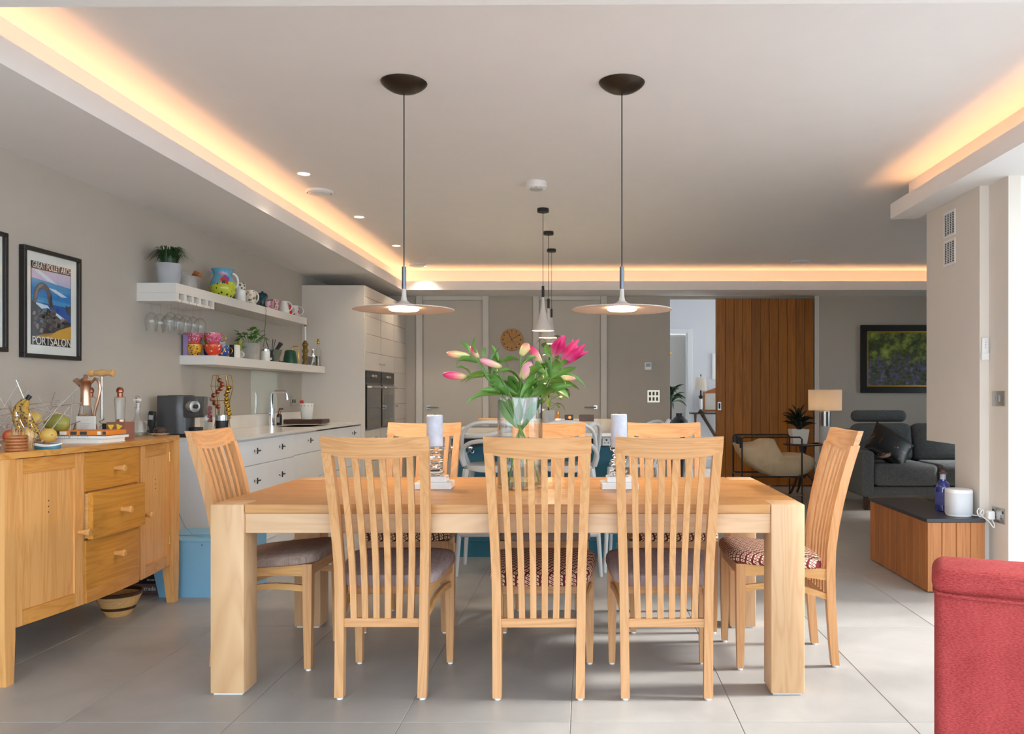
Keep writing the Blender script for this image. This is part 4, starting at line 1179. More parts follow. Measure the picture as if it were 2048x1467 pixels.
# ------------------------------------------------------------------ things on the worktop
# coffee machine facing the room
t = thing('coffee_machine', 'dark grey capsule coffee machine with a big steel knob', 'coffee machine', (-2.755, 5.585, WZ))
bx('drip_base', 'blackplastic', t, -0.12, 0.16, -0.12, 0.10, 0.0, 0.022, 0.006)
gm2 = plain('anthracite', (84, 84, 86), 0.35, 0.5, var=0.05)
rings = []
for z in (0.022, 0.15, 0.272, 0.278):
    s = 1.0 if z < 0.275 else 0.97
    ring = []
    for q in range(13):
        a = -math.pi/2+math.pi*q/12
        ring.append((-0.085+0.0*s, 0, z))
    ring = [(-0.115*s, 0.085*s, z), (-0.115*s, -0.105*s, z)] + [(0.005+0.075*math.cos(a)*s, -0.01+0.095*math.sin(a)*s, z) for a in [-math.pi/2+math.pi*q/10 for q in range(11)]]
    rings.append(ring)
B().loft(rings).build('body', gm2, t)
bx('head', gm2, t, 0.03, 0.145, -0.085, 0.075, 0.130, 0.272, 0.008, 2)
bx('top_plate', 'steel', t, -0.06, 0.05, -0.07, 0.06, 0.278, 0.282, 0.002)
kn = B().lathe([(0.042, 0.0), (0.042, 0.030), (0.038, 0.040), (0.020, 0.042)], (0, 0, 0), 32, axis='x').build('dial', 'steel', t)
kn.location = (0.100, -0.078, 0.205); kn.rotation_euler = (0, 0, R(-30))
B().lathe([(0.014, 0.042), (0.014, 0.058), (0.010, 0.060)], (0, 0, 0), 16, axis='x').build('dial_cap', 'black', kn)
B().lathe([(0.046, 0.022), (0.048, 0.060), (0.044, 0.064)], (0.098, -0.01, 0), 24).build('drip_cup', 'blackplastic', t)
bx('water_tank', 'glass', t, 0.146, 0.176, -0.05, 0.07, 0.03, 0.27)
# telephone handset
t = thing('telephone', 'black cordless telephone handset standing in its cradle', 'telephone', (-2.885, 5.415, WZ))
bx('cradle', 'blackplastic', t, -0.035, 0.035, -0.035, 0.035, 0.0, 0.025, 0.008, 2)
h = bx('handset', 'blackplastic', t, -0.022, 0.022, -0.012, 0.012, 0.022, 0.175, 0.008, 2)
h.rotation_euler = (0, R(6), 0)
bx('handset_screen', 'greypot', h, -0.014, 0.014, -0.0135, -0.0121, 0.12, 0.15)
B().tube([(0.0, 0.02, 0.06), (0.01, 0.05, 0.075), (0.0, 0.08, 0.05), (0.0, 0.10, 0.07)], 0.003, 6).build('cord', 'black', t)
def steel_plate(name, label, y, z, w, h, kind):
    t = thing(name, label, 'socket' if kind != 'switch' else 'switch', (XL, y, z))
    bx('plate', 'steel', t, 0.0005, 0.006, -w/2, w/2, -h/2, h/2, 0.001)
    for q in (-1, 1):
        bx('rocker', 'blackplastic', t, 0.006, 0.009, q*w*0.22-0.012, q*w*0.22+0.012, -0.018, 0.018, 0.001)
    return t
steel_plate('wall_socket', 'steel wall socket behind the coffee machine', 5.70, 1.10, 0.146, 0.09, 'socket')
steel_plate('wall_socket', 'steel wall socket beside the white pot', 8.22, 1.09, 0.146, 0.09, 'socket')
# capsule carousel
t = thing('capsule_holder', 'gold wire capsule holder shaped like a faceted vase', 'capsule holder', (-2.675, 6.02, WZ))
b = B()
prof = [(0.060, 0.0), (0.060, 0.004), (0.042, 0.12), (0.050, 0.24), (0.076, 0.345), (0.062, 0.425)]
for k in range(6):
    a = k*math.pi/3+0.3
    b.tube([(r*math.cos(a), r*math.sin(a), z) for r, z in prof], 0.0026, 5)
for r, z in ((0.060, 0.004), (0.042, 0.12), (0.050, 0.24), (0.076, 0.345), (0.062, 0.425)):
    b.tube([(r*math.cos(a), r*math.sin(a), z) for a in [k*math.pi/3+0.3 for k in range(6)]], 0.0026, 5, closed=True)
b.build('wire_frame', 'brass', t)
def capsule(x, y, z, mat, label, grp, dirx):
    o = B().lathe([(0.004, -0.014), (0.010, -0.013), (0.0145, 0.004), (0.0175, 0.006), (0.0175, 0.008), (0.012, 0.013), (0.003, 0.016)], (0, 0, 0), 14).build('coffee_capsule', mat, None)
    o.location = (x, y, z); o.rotation_euler = (R(90) if not dirx else R(20), R(0 if not dirx else 70), 0)
    tag(o, label, 'coffee capsule', grp)
cop = [(440, 760), (445, 768), (442, 777), (436, 783), (428, 790), (425, 798), (430, 806), (437, 813)]
ORD = ['topmost', 'second from the top', 'third from the top', 'fourth from the top', 'fifth from the top', 'sixth from the top', 'seventh from the top', 'eighth from the top', 'ninth from the top', 'lowest']
for k, (u, v) in enumerate(cop): capsule(ax(u, 5.93), 5.93, az(v, 5.93), 'copper', 'shiny copper coffee capsule in the wire holder, %s of its column' % (ORD[k] if k < 7 else 'lowest'), 'copper coffee capsules', False)
gold = [(458, 774), (455, 782), (452, 789), (453, 797), (452, 804), (455, 811), (457, 819), (458, 827), (456, 834), (454, 841)]
gm3 = plain('gold_foil', (176, 140, 48), 0.25, 1.0)
for k, (u, v) in enumerate(gold): capsule(ax(u, 6.0), 6.0, az(v, 6.0), gm3, 'gold coffee capsule in the wire holder, %s of its column' % ORD[k], 'gold coffee capsules', True)
pk = plain('pink_foil', (150, 40, 66), 0.3, 0.8)
for k, (u, v) in enumerate(((419, 816), (418, 824), (419, 832), (420, 840))): capsule(ax(u, 6.03), 6.03, az(v, 6.03), pk, 'dark pink coffee capsule beside the coffee machine, %s of its column' % (ORD[k] if k < 3 else 'lowest'), 'pink coffee capsules', True)
# insulated tumbler
t = thing('tumbler', 'black insulated tumbler with a steel collar', 'tumbler', (-2.535, 5.70, WZ))
B().lathe([(0.040, 0.0), (0.042, 0.006), (0.043, 0.10), (0.043, 0.105)], (0, 0, 0), 28).build('body', 'blackplastic', t)
B().lathe([(0.043, 0.105), (0.043, 0.14), (0.040, 0.144)], (0, 0, 0), 28).build('collar', 'steel', t)
t = thing('tamper', 'small black tamper standing beside the tumbler', 'tamper', (-2.665, 5.60, WZ))
B().lathe([(0.020, 0.0), (0.020, 0.012), (0.008, 0.018), (0.012, 0.03), (0.012, 0.036)], (0, 0, 0), 20).build('tamper_body', 'black', t)
# tap
t = thing('tap', 'square-necked chrome kitchen tap behind the sink', 'tap', (-2.865, 7.46, WZ))
B().lathe([(0.027, 0.0), (0.027, 0.16), (0.022, 0.165), (0.022, 0.17)], (0, 0, 0), 24).build('base', 'chrome', t)
B().tube([(0, 0, 0.16), (0, 0, 0.285), (0.012, 0, 0.305), (0.035, 0, 0.31), (0.11, 0, 0.31), (0.132, 0, 0.302), (0.140, 0, 0.28), (0.140, 0, 0.235)], 0.0145, 12).build('spout', 'chrome', t)
B().cyl((0, -0.02, 0.10), (0, -0.075, 0.115), 0.006, n=8).build('lever', 'chrome', t)
# soap bottle
t = thing('soap_dispenser', 'dark soap dispenser with a copper neck beside the tap', 'soap dispenser', (-2.838, 7.575, WZ))
B().lathe([(0.022, 0.0), (0.024, 0.004), (0.024, 0.095), (0.012, 0.105)], (0, 0, 0), 20).build('bottle', 'blackplastic', t)
B().lathe([(0.013, 0.104), (0.013, 0.13)], (0, 0, 0), 16).build('neck', 'copper', t)
B().tube([(0, 0, 0.13), (0, 0, 0.15), (0.035, 0, 0.15)], 0.006, 8).build('pump', 'black', t)
bx('bottle_label', 'rawpot', t, -0.012, 0.012, -0.0252, -0.0236, 0.025, 0.075)
# chopping board + white pot + red bottle
t = thing('chopping_board', 'thick dark chopping board lying by the oven tower', 'chopping board', (-2.735, 8.02, WZ))
bx('board_body', 'darkwood', t, -0.185, 0.185, -0.12, 0.12, 0.004, 0.042, 0.004)
for q in (-1, 1):
    for w in (-1, 1): bx('foot', 'black', t, q*0.16-0.01, q*0.16+0.01, w*0.09-0.01, w*0.09+0.01, 0.0, 0.004)
t = thing('utensil_pot', 'white pot with a scalloped pierced rim on the chopping board', 'pot', (-2.735, 8.02, WZ+0.042))
rings = []
for z, r in ((0.0, 0.050), (0.004, 0.052), (0.125, 0.064), (0.150, 0.066)):
    ring = []
    for q in range(48):
        a = 2*math.pi*q/48
        zz = z+(0.006*abs(math.sin(a*6)) if z > 0.14 else 0)
        ring.append((r*math.cos(a), r*math.sin(a), zz))
    rings.append(ring)
rings.append([(0.93*x, 0.93*y, z) for x, y, z in rings[-1]])
rings.append([(0.052*math.cos(2*math.pi*q/48), 0.052*math.sin(2*math.pi*q/48), 0.03) for q in range(48)])
B().loft(rings).build('pot_body', 'whiteglaze', t)
dots = B()
for q in range(12):
    a = 2*math.pi*q/12; dots.cyl((0.0635*math.cos(a), 0.0635*math.sin(a), 0.132), (0.0662*math.cos(a), 0.0662*math.sin(a), 0.132), 0.006, n=8)
dots.build('rim_hole', 'greypot', t)
t = thing('sauce_bottle', 'small sauce bottle with a red cap poking out of the white pot', 'bottle', (-2.752, 8.02, WZ+0.080))
t.rotation_euler = (0, R(-14), 0)
B().lathe([(0.018, 0.0), (0.018, 0.10), (0.012, 0.115)], (0, 0, 0), 14).build('bottle', 'black', t)
B().lathe([(0.017, 0.113), (0.017, 0.147), (0.014, 0.15)], (0, 0, 0), 14).build('cap', plain('red_cap', (190, 26, 34), 0.4), t)
# ================================================================== floating shelves
UX = -2.680
us = thing('wall_shelf', 'upper floating shelf with a hanging glass rack at its near end', 'shelf', (0, 0, 0), 0, 'floating kitchen shelves')
bx('shelf_board', 'shelf', us, XL+0.0005, UX, 5.357, 7.86, 1.825, 1.890, 0.0015)
# glass rack: rails under the shelf with five slots open to the room
rk = bx('glass_rack', 'shelf', us, XL+0.0005, UX-0.0005, 5.357, 5.372, 1.770, 1.8248)
SLOT = [5.43+0.104*k for k in range(5)]
edges = [5.372]+[y for c_ in SLOT for y in (c_-0.036, c_+0.036)]+[5.905]
for k in range(0, len(edges), 2):
    b = B().box(XL+0.0005, UX-0.0005, edges[k], edges[k+1], 1.7865, 1.8248)
    lo = edges[k]-(0.029 if k else 0); hi = edges[k+1]+(0.029 if k+2 < len(edges) else 0)
    b.box(XL+0.0005, UX-0.0005, lo, hi, 1.770, 1.786)
    b.build('rail', 'shelf', rk)
ls = thing('wall_shelf', 'lower floating shelf carrying painted cups, a plant and oil bottles', 'shelf', (0, 0, 0), 0, 'floating kitchen shelves')
bx('shelf_board', 'shelf', ls, XL+0.0005, UX, 5.92, 8.40, 1.376, 1.443, 0.0015)
U, L = 1.890, 1.443
# wine glasses hung upside down
gl0 = None
for k, y in enumerate(SLOT):
    for w, x in enumerate((-2.880, -2.755)):
        lab = '%s hanging wine glass in the %s slot of the shelf rack' % (('wall-side', 'room-side')[w], ('first', 'second', 'third', 'fourth', 'fifth')[k])
        if gl0 is None:
            t = gl0 = thing('wine_glass', lab, 'wine glass', (0, 0, 0), 0, 'wine glasses hanging from the shelf')
            B().lathe([(0.0285, 0.0), (0.0285, 0.0015), (0.006, 0.004)], (0, 0, 0), 24).build('foot', 'glass', t)
            B().lathe([(0.0055, -0.001), (0.0036, -0.012), (0.0034, -0.075), (0.006, -0.084)], (0, 0, 0), 12, caps=False).build('stem', 'glass', t)
            B().lathe([(0.004, -0.082), (0.020, -0.089), (0.036, -0.108), (0.041, -0.130), (0.039, -0.160), (0.034, -0.190), (0.032, -0.205)], (0, 0, 0), 32, caps=False).build('bowl', 'glass', t)
        else:
            t = copy_tree(gl0)
        t['label'] = lab
        t.location = (x, y, 1.7863)

# ------------------------------------------------------------------ pot and cup builders
def handle(parent, r, z0, z1, out, ang, mat, th=0.005):
    b = B()
    pts = []
    for k in range(9):
        a = math.pi*k/8
        pts.append((r-0.004+out*math.sin(a), 0, (z0+z1)/2+(z1-z0)/2*math.cos(a)))
    b.tube(pts, th, 8)
    o = b.build('handle', mat, parent); o.rotation_euler = (0, 0, R(ang))
    return o
def vessel(name, label, cat, x, y, z, prof, mat, group=None, hand=None, n=28, foot=None):
    t = thing(name, label, cat, (x, y, z), 0, group)
    B().lathe(prof, (0, 0, 0), n).build('body', mat, t, ang=50)
    if hand: handle(t, *hand)
    return t
def hollow(prof, th=0.004):      # give a profile an inside wall
    inn = [(max(0.001, r-th), h) for r, h in reversed(prof[1:])]
    return prof + inn + [(0.001, prof[0][1]+th)]
# upper shelf
t = thing('potted_plant', 'grassy drooping plant in a grey concrete pot on the upper shelf', 'potted plant', (-2.785, 5.47, U))
B().lathe(hollow([(0.062, 0.0), (0.066, 0.003), (0.080, 0.132), (0.080, 0.140)], 0.008), (0, 0, 0), 32).build('pot', 'greypot', t)
B().lathe([(0.068, 0.120), (0.001, 0.126)], (0, 0, 0), 24).build('soil', 'darkwood', t)
def blades(n, r0, length, h, width, mat, droop, seed, zb):
    random.seed(seed)
    b = B()
    for k in range(n):
        a = random.uniform(0, 2*math.pi); le = length*random.uniform(0.6, 1.1); hh = h*random.uniform(0.6, 1.15); rb = r0*math.sqrt(random.random())
        tw = random.uniform(-0.5, 0.5)
        L_, R_ = [], []
        for q in range(8):
            s = q/7
            rad = rb+le*(1-math.cos(s*1.7))/(1-math.cos(1.7))*0.9 if True else 0
            z = zb+hh*math.sin(s*math.pi*droop)
            aa = a+tw*s
            w = width*(0.55+0.45*math.sin(math.pi*min(1, s*1.1)))*(1-s*s)
            px_, py_ = rad*math.cos(aa), rad*math.sin(aa)
            L_.append((px_-w*math.sin(aa), py_+w*math.cos(aa), z)); R_.append((px_+w*math.sin(aa), py_-w*math.cos(aa), z-0.001))
        M_ = [((l[0]+r[0])/2, (l[1]+r[1])/2, l[2]-0.3*width*(1-q/7)) for q, (l, r) in enumerate(zip(L_, R_))]
        b.loft([[l, m, r] for l, m, r in zip(L_, M_, R_)], False, False)
    return b
o = blades(190, 0.055, 0.105, 0.110, 0.0058, 'leafdark', 0.86, 4, 0.125).build('foliage', 'leafdark', t); o['kind'] = 'stuff'
t = thing('ceramic_pot', 'low ribbed off-white pot on the upper shelf beside the grassy plant', 'pot', (-2.805, 5.74, U))
B().lathe(hollow([(0.050, 0.0), (0.054, 0.004), (0.054, 0.010), (0.069, 0.012), (0.071, 0.030), (0.071, 0.092), (0.068, 0.098)], 0.006), (0, 0, 0), 36).build('body', 'rawpot', t)
B().tube([(0.02, 0.02, 0.02), (0.04, 0.02, 0.10), (0.07, 0.0, 0.118), (0.10, -0.01, 0.105), (0.115, 0.01, 0.09)], [0.006, 0.012, 0.02, 0.014, 0.005], 8).build('dried_seed_pod', 'midwood', t)
t = thing('slate_board', 'pale stone board leaning on the wall behind the painted jug', 'board', (-2.90, 5.98, U))
o = bx('stone', 'rawpot', t, -0.010, 0.010, -0.06, 0.06, 0.0, 0.17, 0.003); o.rotation_euler = (0, R(-9), 0)
# painted jug
jm, nt, p = newmat('painted_jug')
tc = N(nt, 'ShaderNodeTexCoord'); sx = N(nt, 'ShaderNodeSeparateXYZ'); nt.links.new(tc.outputs['Object'], sx.inputs[0])
vo = N(nt, 'ShaderNodeTexVoronoi'); vo.inputs['Scale'].default_value = 34; nt.links.new(tc.outputs['Object'], vo.inputs['Vector'])
dots = math_(nt, 'LESS_THAN', vo.outputs['Distance'], 0.26)
low = mix(nt, dots, lin((196, 204, 62)), lin((48, 52, 30)))
nz = N(nt, 'ShaderNodeTexNoise'); nz.inputs['Scale'].default_value = 18; nt.links.new(tc.outputs['Object'], nz.inputs['Vector'])
hi = mix(nt, math_(nt, 'GREATER_THAN', nz.outputs['Fac'], 0.60), lin((104, 172, 200)), lin((206, 150, 180)))
wav = math_(nt, 'ADD', sx.outputs['Z'], math_(nt, 'MULTIPLY', sx.outputs['X'], -0.25))
nt.links.new(mix(nt, math_(nt, 'GREATER_THAN', wav, 0.105), low, hi), p.inputs['Base Color']); p.inputs['Roughness'].default_value = 0.18
t = vessel('painted_jug', 'big painted jug with a red house, blue sky and spotted green hill', 'jug', -2.772, 6.25, U,
           hollow([(0.055, 0.0), (0.064, 0.006), (0.090, 0.05), (0.094, 0.085), (0.084, 0.130), (0.068, 0.165), (0.064, 0.185), (0.076, 0.215), (0.082, 0.222)]), jm, None, (0.072, 0.08, 0.195, 0.042, 35, 'whiteglaze', 0.008))
B().tube([(-0.062, -0.030, 0.192), (-0.082, -0.042, 0.214)], [0.020, 0.012], 10).build('spout', jm, t)
rm_ = plain('red_glaze', (206, 66, 38), 0.2); 
def on_jug(pts, mat, name, r=0.0955):
    # small relief patches wrapped on the side of the jug that faces the room
    rings = []
    b = B()
    vs = []
    for a_, z in pts:
        rr = {True: 0.094}.get(0.04 < z < 0.10, 0.088 if z < 0.14 else 0.076)+0.0015
        a = R(a_); vs.append((rr*math.cos(a), rr*math.sin(a), z))
    outer = [b.bm.verts.new(v) for v in vs]; b.bm.faces.new(outer)
    inner = [b.bm.verts.new((v[0]*0.94, v[1]*0.94, v[2])) for v in vs]; b.bm.faces.new(list(reversed(inner)))
    for i in range(len(vs)):
        j_ = (i+1) % len(vs); b.bm.faces.new((outer[i], inner[i], inner[j_], outer[j_]))
    b.build(name, mat, t, smooth=False)
on_jug([(-82, 0.100), (-42, 0.098), (-46, 0.135), (-62, 0.165), (-80, 0.137)], rm_, 'painted_house')
on_jug([(-50, 0.130), (-40, 0.120), (-30, 0.150), (-52, 0.172), (-64, 0.170)], plain('purple_glaze', (150, 84, 160), 0.2), 'painted_roof', 0.097)
on_jug([(-70, 0.101), (-56, 0.100), (-56, 0.128), (-70, 0.129)], 'black', 'painted_doorway', 0.098)
# leaf-patterned canister, white mug, leaf mug
lp = spotted('leaf_print', (232, 226, 214), (206, 148, 66), 42, 0.42, 0.25, (110, 104, 96))
vessel('patterned_canister', 'leaf-patterned canister with a blue-grey lid band behind the white beaker', 'canister', -2.810, 6.62, U, hollow([(0.055, 0.0), (0.058, 0.004), (0.058, 0.150), (0.057, 0.165)]), lp, None)
vessel('beaker', 'plain white ribbed beaker at the front of the upper shelf', 'beaker', -2.735, 6.48, U, hollow([(0.036, 0.0), (0.040, 0.004), (0.041, 0.085), (0.041, 0.092)]), 'whiteglaze', None)
vessel('mug', 'leaf-patterned mug with a big white handle on the upper shelf', 'mug', -2.735, 6.68, U, hollow([(0.038, 0.0), (0.042, 0.004), (0.043, 0.105), (0.043, 0.115)]), lp, 'mugs on the upper shelf', (0.040, 0.015, 0.105, 0.042, -20, 'whiteglaze', 0.006))
# teal lidded jar, small succulent
fl = spotted('floral_glaze', (222, 176, 190), (150, 60, 120), 44, 0.36, 0.22, (90, 140, 120))
tealflower = spotted('teal_floral', (44, 92, 104), (214, 130, 60), 30, 0.30, 0.22, (30, 60, 50))
t = vessel('tea_caddy', 'teal flowered caddy with a dark blue domed lid', 'caddy', -2.775, 7.02, U, [(0.038, 0.0), (0.042, 0.004), (0.042, 0.105), (0.040, 0.108)], tealflower, None)
B().lathe([(0.044, 0.108), (0.044, 0.118), (0.034, 0.134), (0.010, 0.142), (0.008, 0.150), (0.001, 0.152)], (0, 0, 0), 28).build('lid', plain('navy_glaze', (20, 60, 84), 0.2), t)
t = thing('potted_plant', 'small dark green trailing plant between the mugs on the upper shelf', 'potted plant', (-2.730, 6.80, U))
B().lathe(hollow([(0.026, 0.0), (0.030, 0.002), (0.034, 0.045)]), (0, 0, 0), 20).build('pot', 'black', t)
o = blades(40, 0.02, 0.05, 0.045, 0.006, 'leafdark', 0.8, 9, 0.04).build('foliage', 'leafdark', t); o['kind'] = 'stuff'
B().tube([(0.02, 0.0, 0.045), (0.05, 0.02, 0.03), (0.062, 0.03, -0.03), (0.060, 0.02, -0.12), (0.058, 0.01, -0.20), (0.060, 0.0, -0.28), (0.052, -0.01, -0.34)], 0.0018, 5).build('trailing_stem', 'leafdark', t)
def oval_leaf(le, w):
    b = B()
    rings = []
    for q in range(7):
        s = q/6; ww = w*math.sin(math.pi*(0.06+0.94*s)**0.8)*0.5+0.0002
        z = 0.12*le*math.sin(math.pi*s)
        rings.append([(s*le, -ww, z+0.12*ww), (s*le, 0, z-0.15*ww), (s*le, ww, z+0.12*ww)])
    b.loft(rings, False, False)
    return b
for (x, y, z, rz) in ((0.055, 0.012, -0.20, 200), (0.060, 0.005, -0.27, 20)):
    oval_leaf(0.05, 0.03).build('leaf', 'leafdark', t, loc=(x, y, z), rot=(0, 0.5, R(rz)))
vessel('glass_vase', 'tiny floral glass beside the hanging stem on the upper shelf', 'vase', -2.712, 6.98, U, hollow([(0.020, 0.0), (0.024, 0.004), (0.022, 0.05), (0.026, 0.06)]), fl, None)
vessel('mug', 'pink flowered mug with a gold ring handle on the upper shelf', 'mug', -2.735, 7.16, U, hollow([(0.030, 0.0), (0.036, 0.004), (0.046, 0.05), (0.046, 0.085), (0.048, 0.095)]), fl, 'mugs on the upper shelf', (0.046, 0.022, 0.085, 0.032, -60, 'brass', 0.004))
vessel('mug', 'pink and grey patterned mug next to the small white jugs', 'mug', -2.835, 7.27, U, hollow([(0.034, 0.0), (0.040, 0.004), (0.050, 0.06), (0.050, 0.115)]), spotted('pink_glaze', (216, 160, 176), (120, 124, 140), 50, 0.3), 'mugs on the upper shelf', (0.048, 0.03, 0.105, 0.03, 10, 'whiteglaze', 0.005))
vessel('milk_jug', 'white conical jug with a looped handle, nearer the pink mugs', 'jug', -2.735, 7.41, U, hollow([(0.046, 0.0), (0.050, 0.004), (0.034, 0.09), (0.034, 0.11)]), 'whiteglaze', 'white jugs on the upper shelf', (0.034, 0.02, 0.105, 0.045, 0, 'whiteglaze', 0.005))
vessel('mug', 'bright red mug near the far end of the upper shelf', 'mug', -2.755, 7.55, U, hollow([(0.036, 0.0), (0.040, 0.004), (0.043, 0.09)]), plain('red_mug', (196, 34, 36), 0.2), 'mugs on the upper shelf', (0.042, 0.015, 0.085, 0.035, 20, 'whiteglaze', 0.005))
vessel('mug', 'white mug with a red heart at the far end of the upper shelf', 'mug', -2.745, 7.70, U, hollow([(0.036, 0.0), (0.041, 0.004), (0.045, 0.09), (0.046, 0.10)]), spotted('heart_glaze', (228, 214, 212), (190, 40, 50), 26, 0.4), 'mugs on the upper shelf', (0.044, 0.012, 0.092, 0.045, 5, 'whiteglaze', 0.005))

# ------------------------------------------------------------------ lower shelf
leop = spotted('yellow_leopard', (226, 170, 44), (84, 62, 84), 62, 0.40, 0.2)
redf = spotted('red_floral', (214, 66, 46), (232, 196, 180), 52, 0.34, 0.2, (206, 120, 60))
pinks = spotted('pink_checks', (206, 92, 124), (244, 226, 226), 95, 0.34, 0.2, (60, 40, 60))
orange = plain('orange_glaze', (222, 96, 36), 0.2)
cupp = hollow([(0.030, 0.0), (0.034, 0.004), (0.052, 0.030), (0.060, 0.060), (0.061, 0.082)])
cups = [(-2.874, 6.00, L, leop, 'brass', -8, 'yellow leopard-spotted cup at the near end of the lower shelf'),
        (-2.874, 6.00, L+0.0855, pinks, 'brass', 60, 'pink checked cup stacked on the yellow leopard-spotted cup'),
        (-2.740, 6.02, L, redf, 'brass', -8, 'red flowered cup at the front of the lower shelf'),
        (-2.740, 6.02, L+0.0855, pinks, 'brass', 10, 'pink checked cup stacked on the red flowered cup')]
for x, y, z, m, hm, ang, lab in cups:
    t = thing('teacup', lab, 'cup', (x, y, z), 0, 'painted cups on the lower shelf')
    B().lathe(cupp, (0, 0, 0), 32).build('body', m, t)
    if z > L+0.01: B().lathe([(0.045, -0.003), (0.050, 0.004), (0.034, 0.012)], (0, 0, 0), 28, caps=False).build('foot_ring', orange, t)
    handle(t, 0.056, 0.020, 0.070, 0.036, ang if x > -2.8 else -75, hm, 0.0035)
vessel('teacup', 'yellow spotted cup tucked behind the two cup stacks, standing on a blue one', 'cup', -2.845, 6.20, L+0.0905, hollow([(0.028, 0.0), (0.032, 0.004), (0.044, 0.03), (0.046, 0.075)]), leop, 'painted cups on the lower shelf')
bl = plain('cobalt_glaze', (26, 44, 120), 0.2)
vessel('teacup', 'cobalt blue cup behind the cup stacks, under the yellow spotted one', 'cup', -2.845, 6.20, L, hollow([(0.034, 0.0), (0.038, 0.004), (0.046, 0.03), (0.048, 0.088)]), bl, 'painted cups on the lower shelf')
vessel('teacup', 'blue patterned cup with a thin gold handle beside the red flowered cup', 'cup', -2.760, 6.22, L, hollow([(0.030, 0.0), (0.034, 0.004), (0.045, 0.03), (0.048, 0.085)]), spotted('blue_swirl', (32, 74, 150), (226, 220, 220), 50, 0.3), 'painted cups on the lower shelf', (0.046, 0.02, 0.075, 0.032, 0, 'brass', 0.003))
t = vessel('teapot_lid', 'grey striped little vase behind the pink cup', 'vase', -2.86, 6.40, L, [(0.030, 0.0), (0.034, 0.06), (0.044, 0.09), (0.044, 0.13), (0.020, 0.145), (0.022, 0.16)], spotted('grey_stripe', (176, 180, 190), (196, 110, 110), 60, 0.3), None)
for k, (x, y, w, h, m, lab) in enumerate(((-2.905, 5.945, 0.030, 0.150, plain('lilac_cover', (150, 130, 178), 0.5), 'lilac book standing at the near end of the lower shelf'),
                                 (-2.742, 6.345, 0.026, 0.100, plain('black_cover', (40, 40, 44), 0.5), 'small black book standing beside the blue cup'),
                                 (-2.712, 6.350, 0.018, 0.100, 'paper', 'slim white book standing beside the small black book'))):
    t = thing('book', lab, 'book', (x, y, L), 0, 'books on the lower shelf')
    bx('cover', m, t, -w/2, w/2, -0.02 if k else -0.012, 0.05 if k else 0.012, 0.0, h, 0.001)
    bx('pages', 'paper', t, -w/2+0.002, w/2-0.002, -0.0155 if k else -0.010, 0.0505 if k else 0.0125, 0.002, h+0.0004)
# cactus in a small mug
t = thing('potted_cactus', 'yellow-green cactus in a small grey mug on the lower shelf', 'potted plant', (-2.765, 6.50, L))
B().lathe(hollow([(0.034, 0.0), (0.038, 0.004), (0.040, 0.055), (0.038, 0.062)]), (0, 0, 0), 24).build('pot', 'rawpot', t)
handle(t, 0.038, 0.012, 0.05, 0.024, -15, 'whiteglaze', 0.005)
b = B()
b.sphere((0, 0, 0.085), 0.030, 14, 8, (1, 1, 1.1)); b.sphere((0.018, 0.0, 0.125), 0.020, 12, 8, (1, 1, 1.2)); b.sphere((-0.016, 0.01, 0.115), 0.016, 12, 8)
b.build('cactus_body', plain('cactus_green', (150, 158, 70), 0.6, bmp=0.6, bscale=160), t)
# square concrete planter
t = thing('potted_plant', 'bushy bright green plant in a square concrete pot on the lower shelf', 'potted plant', (-2.755, 6.72, L))
rings = []
for z, h in ((0.0, 0.050), (0.135, 0.058), (0.135, 0.050), (0.115, 0.049)):
    rings.append([(-h, -h, z), (h, -h, z), (h, h, z), (-h, h, z)])
B().loft(rings).build('pot', 'rawpot', t)
random.seed(12)
lm = [oval_leaf(0.062, 0.046), oval_leaf(0.048, 0.036)]
lmesh = []
for b in lm:
    o = b.build('leaf', plain('bright_leaf%d' % len(lmesh), (76, 128, 44), 0.4, var=0.2, tn=0.4), t); lmesh.append(o.data); o.location = (0.02, -0.03, 0.16); o.rotation_euler = (0, -0.4, -1.2)
st = B()
for k in range(44):
    a = random.uniform(0, 2*math.pi); r = 0.105*math.sqrt(random.random()); z = 0.150+0.115*random.random()*(1-(r/0.16)**2)
    if r > 0.085 and random.random() < 0.4: z -= 0.05
    x, y = r*math.cos(a)+0.0, r*math.sin(a)
    if x < -0.15: continue
    o = link('leaf', random.choice(lmesh), t, (x*0.9, y, z), (random.uniform(-0.4, 0.4), random.uniform(-0.5, 0.6), a+random.uniform(-0.5, 0.5)))
    if k % 2 == 0: st.cyl((x*0.3, y*0.3, 0.115), (x*0.9, y, z), 0.0016, n=5)
st.build('stem', 'stemgreen', t)
# candle jar, reed diffuser, mortar, watering can
t = vessel('candle_jar', 'white candle jar with a silver band beside the square planter', 'candle', -2.735, 6.98, L, [(0.036, 0.0), (0.040, 0.004), (0.040, 0.080), (0.036, 0.086)], 'whiteglaze', None)
B().lathe([(0.038, 0.084), (0.040, 0.086), (0.040, 0.100), (0.036, 0.101)], (0, 0, 0), 28).build('lid', 'chrome', t)
t = thing('reed_diffuser', 'small black reed diffuser with dark sticks beside the candle jar', 'diffuser', (-2.712, 7.06, L))
B().lathe([(0.016, 0.0), (0.018, 0.004), (0.018, 0.05), (0.010, 0.066), (0.010, 0.09)], (0, 0, 0), 18).build('bottle', 'blackplastic', t)
bx('bottle_label', 'paper', t, -0.010, 0.010, -0.0195, -0.018, 0.012, 0.032)
for q, (dx, dy) in enumerate(((-0.05, 0.0), (0.03, 0.01), (0.02, -0.02))):
    B().cyl((0, 0, 0.03), (dx, dy, 0.19), 0.003, n=6).build('reed', 'black', t)
t = thing('mortar', 'grey stone mortar on the lower shelf', 'mortar', (-2.770, 7.24, L))
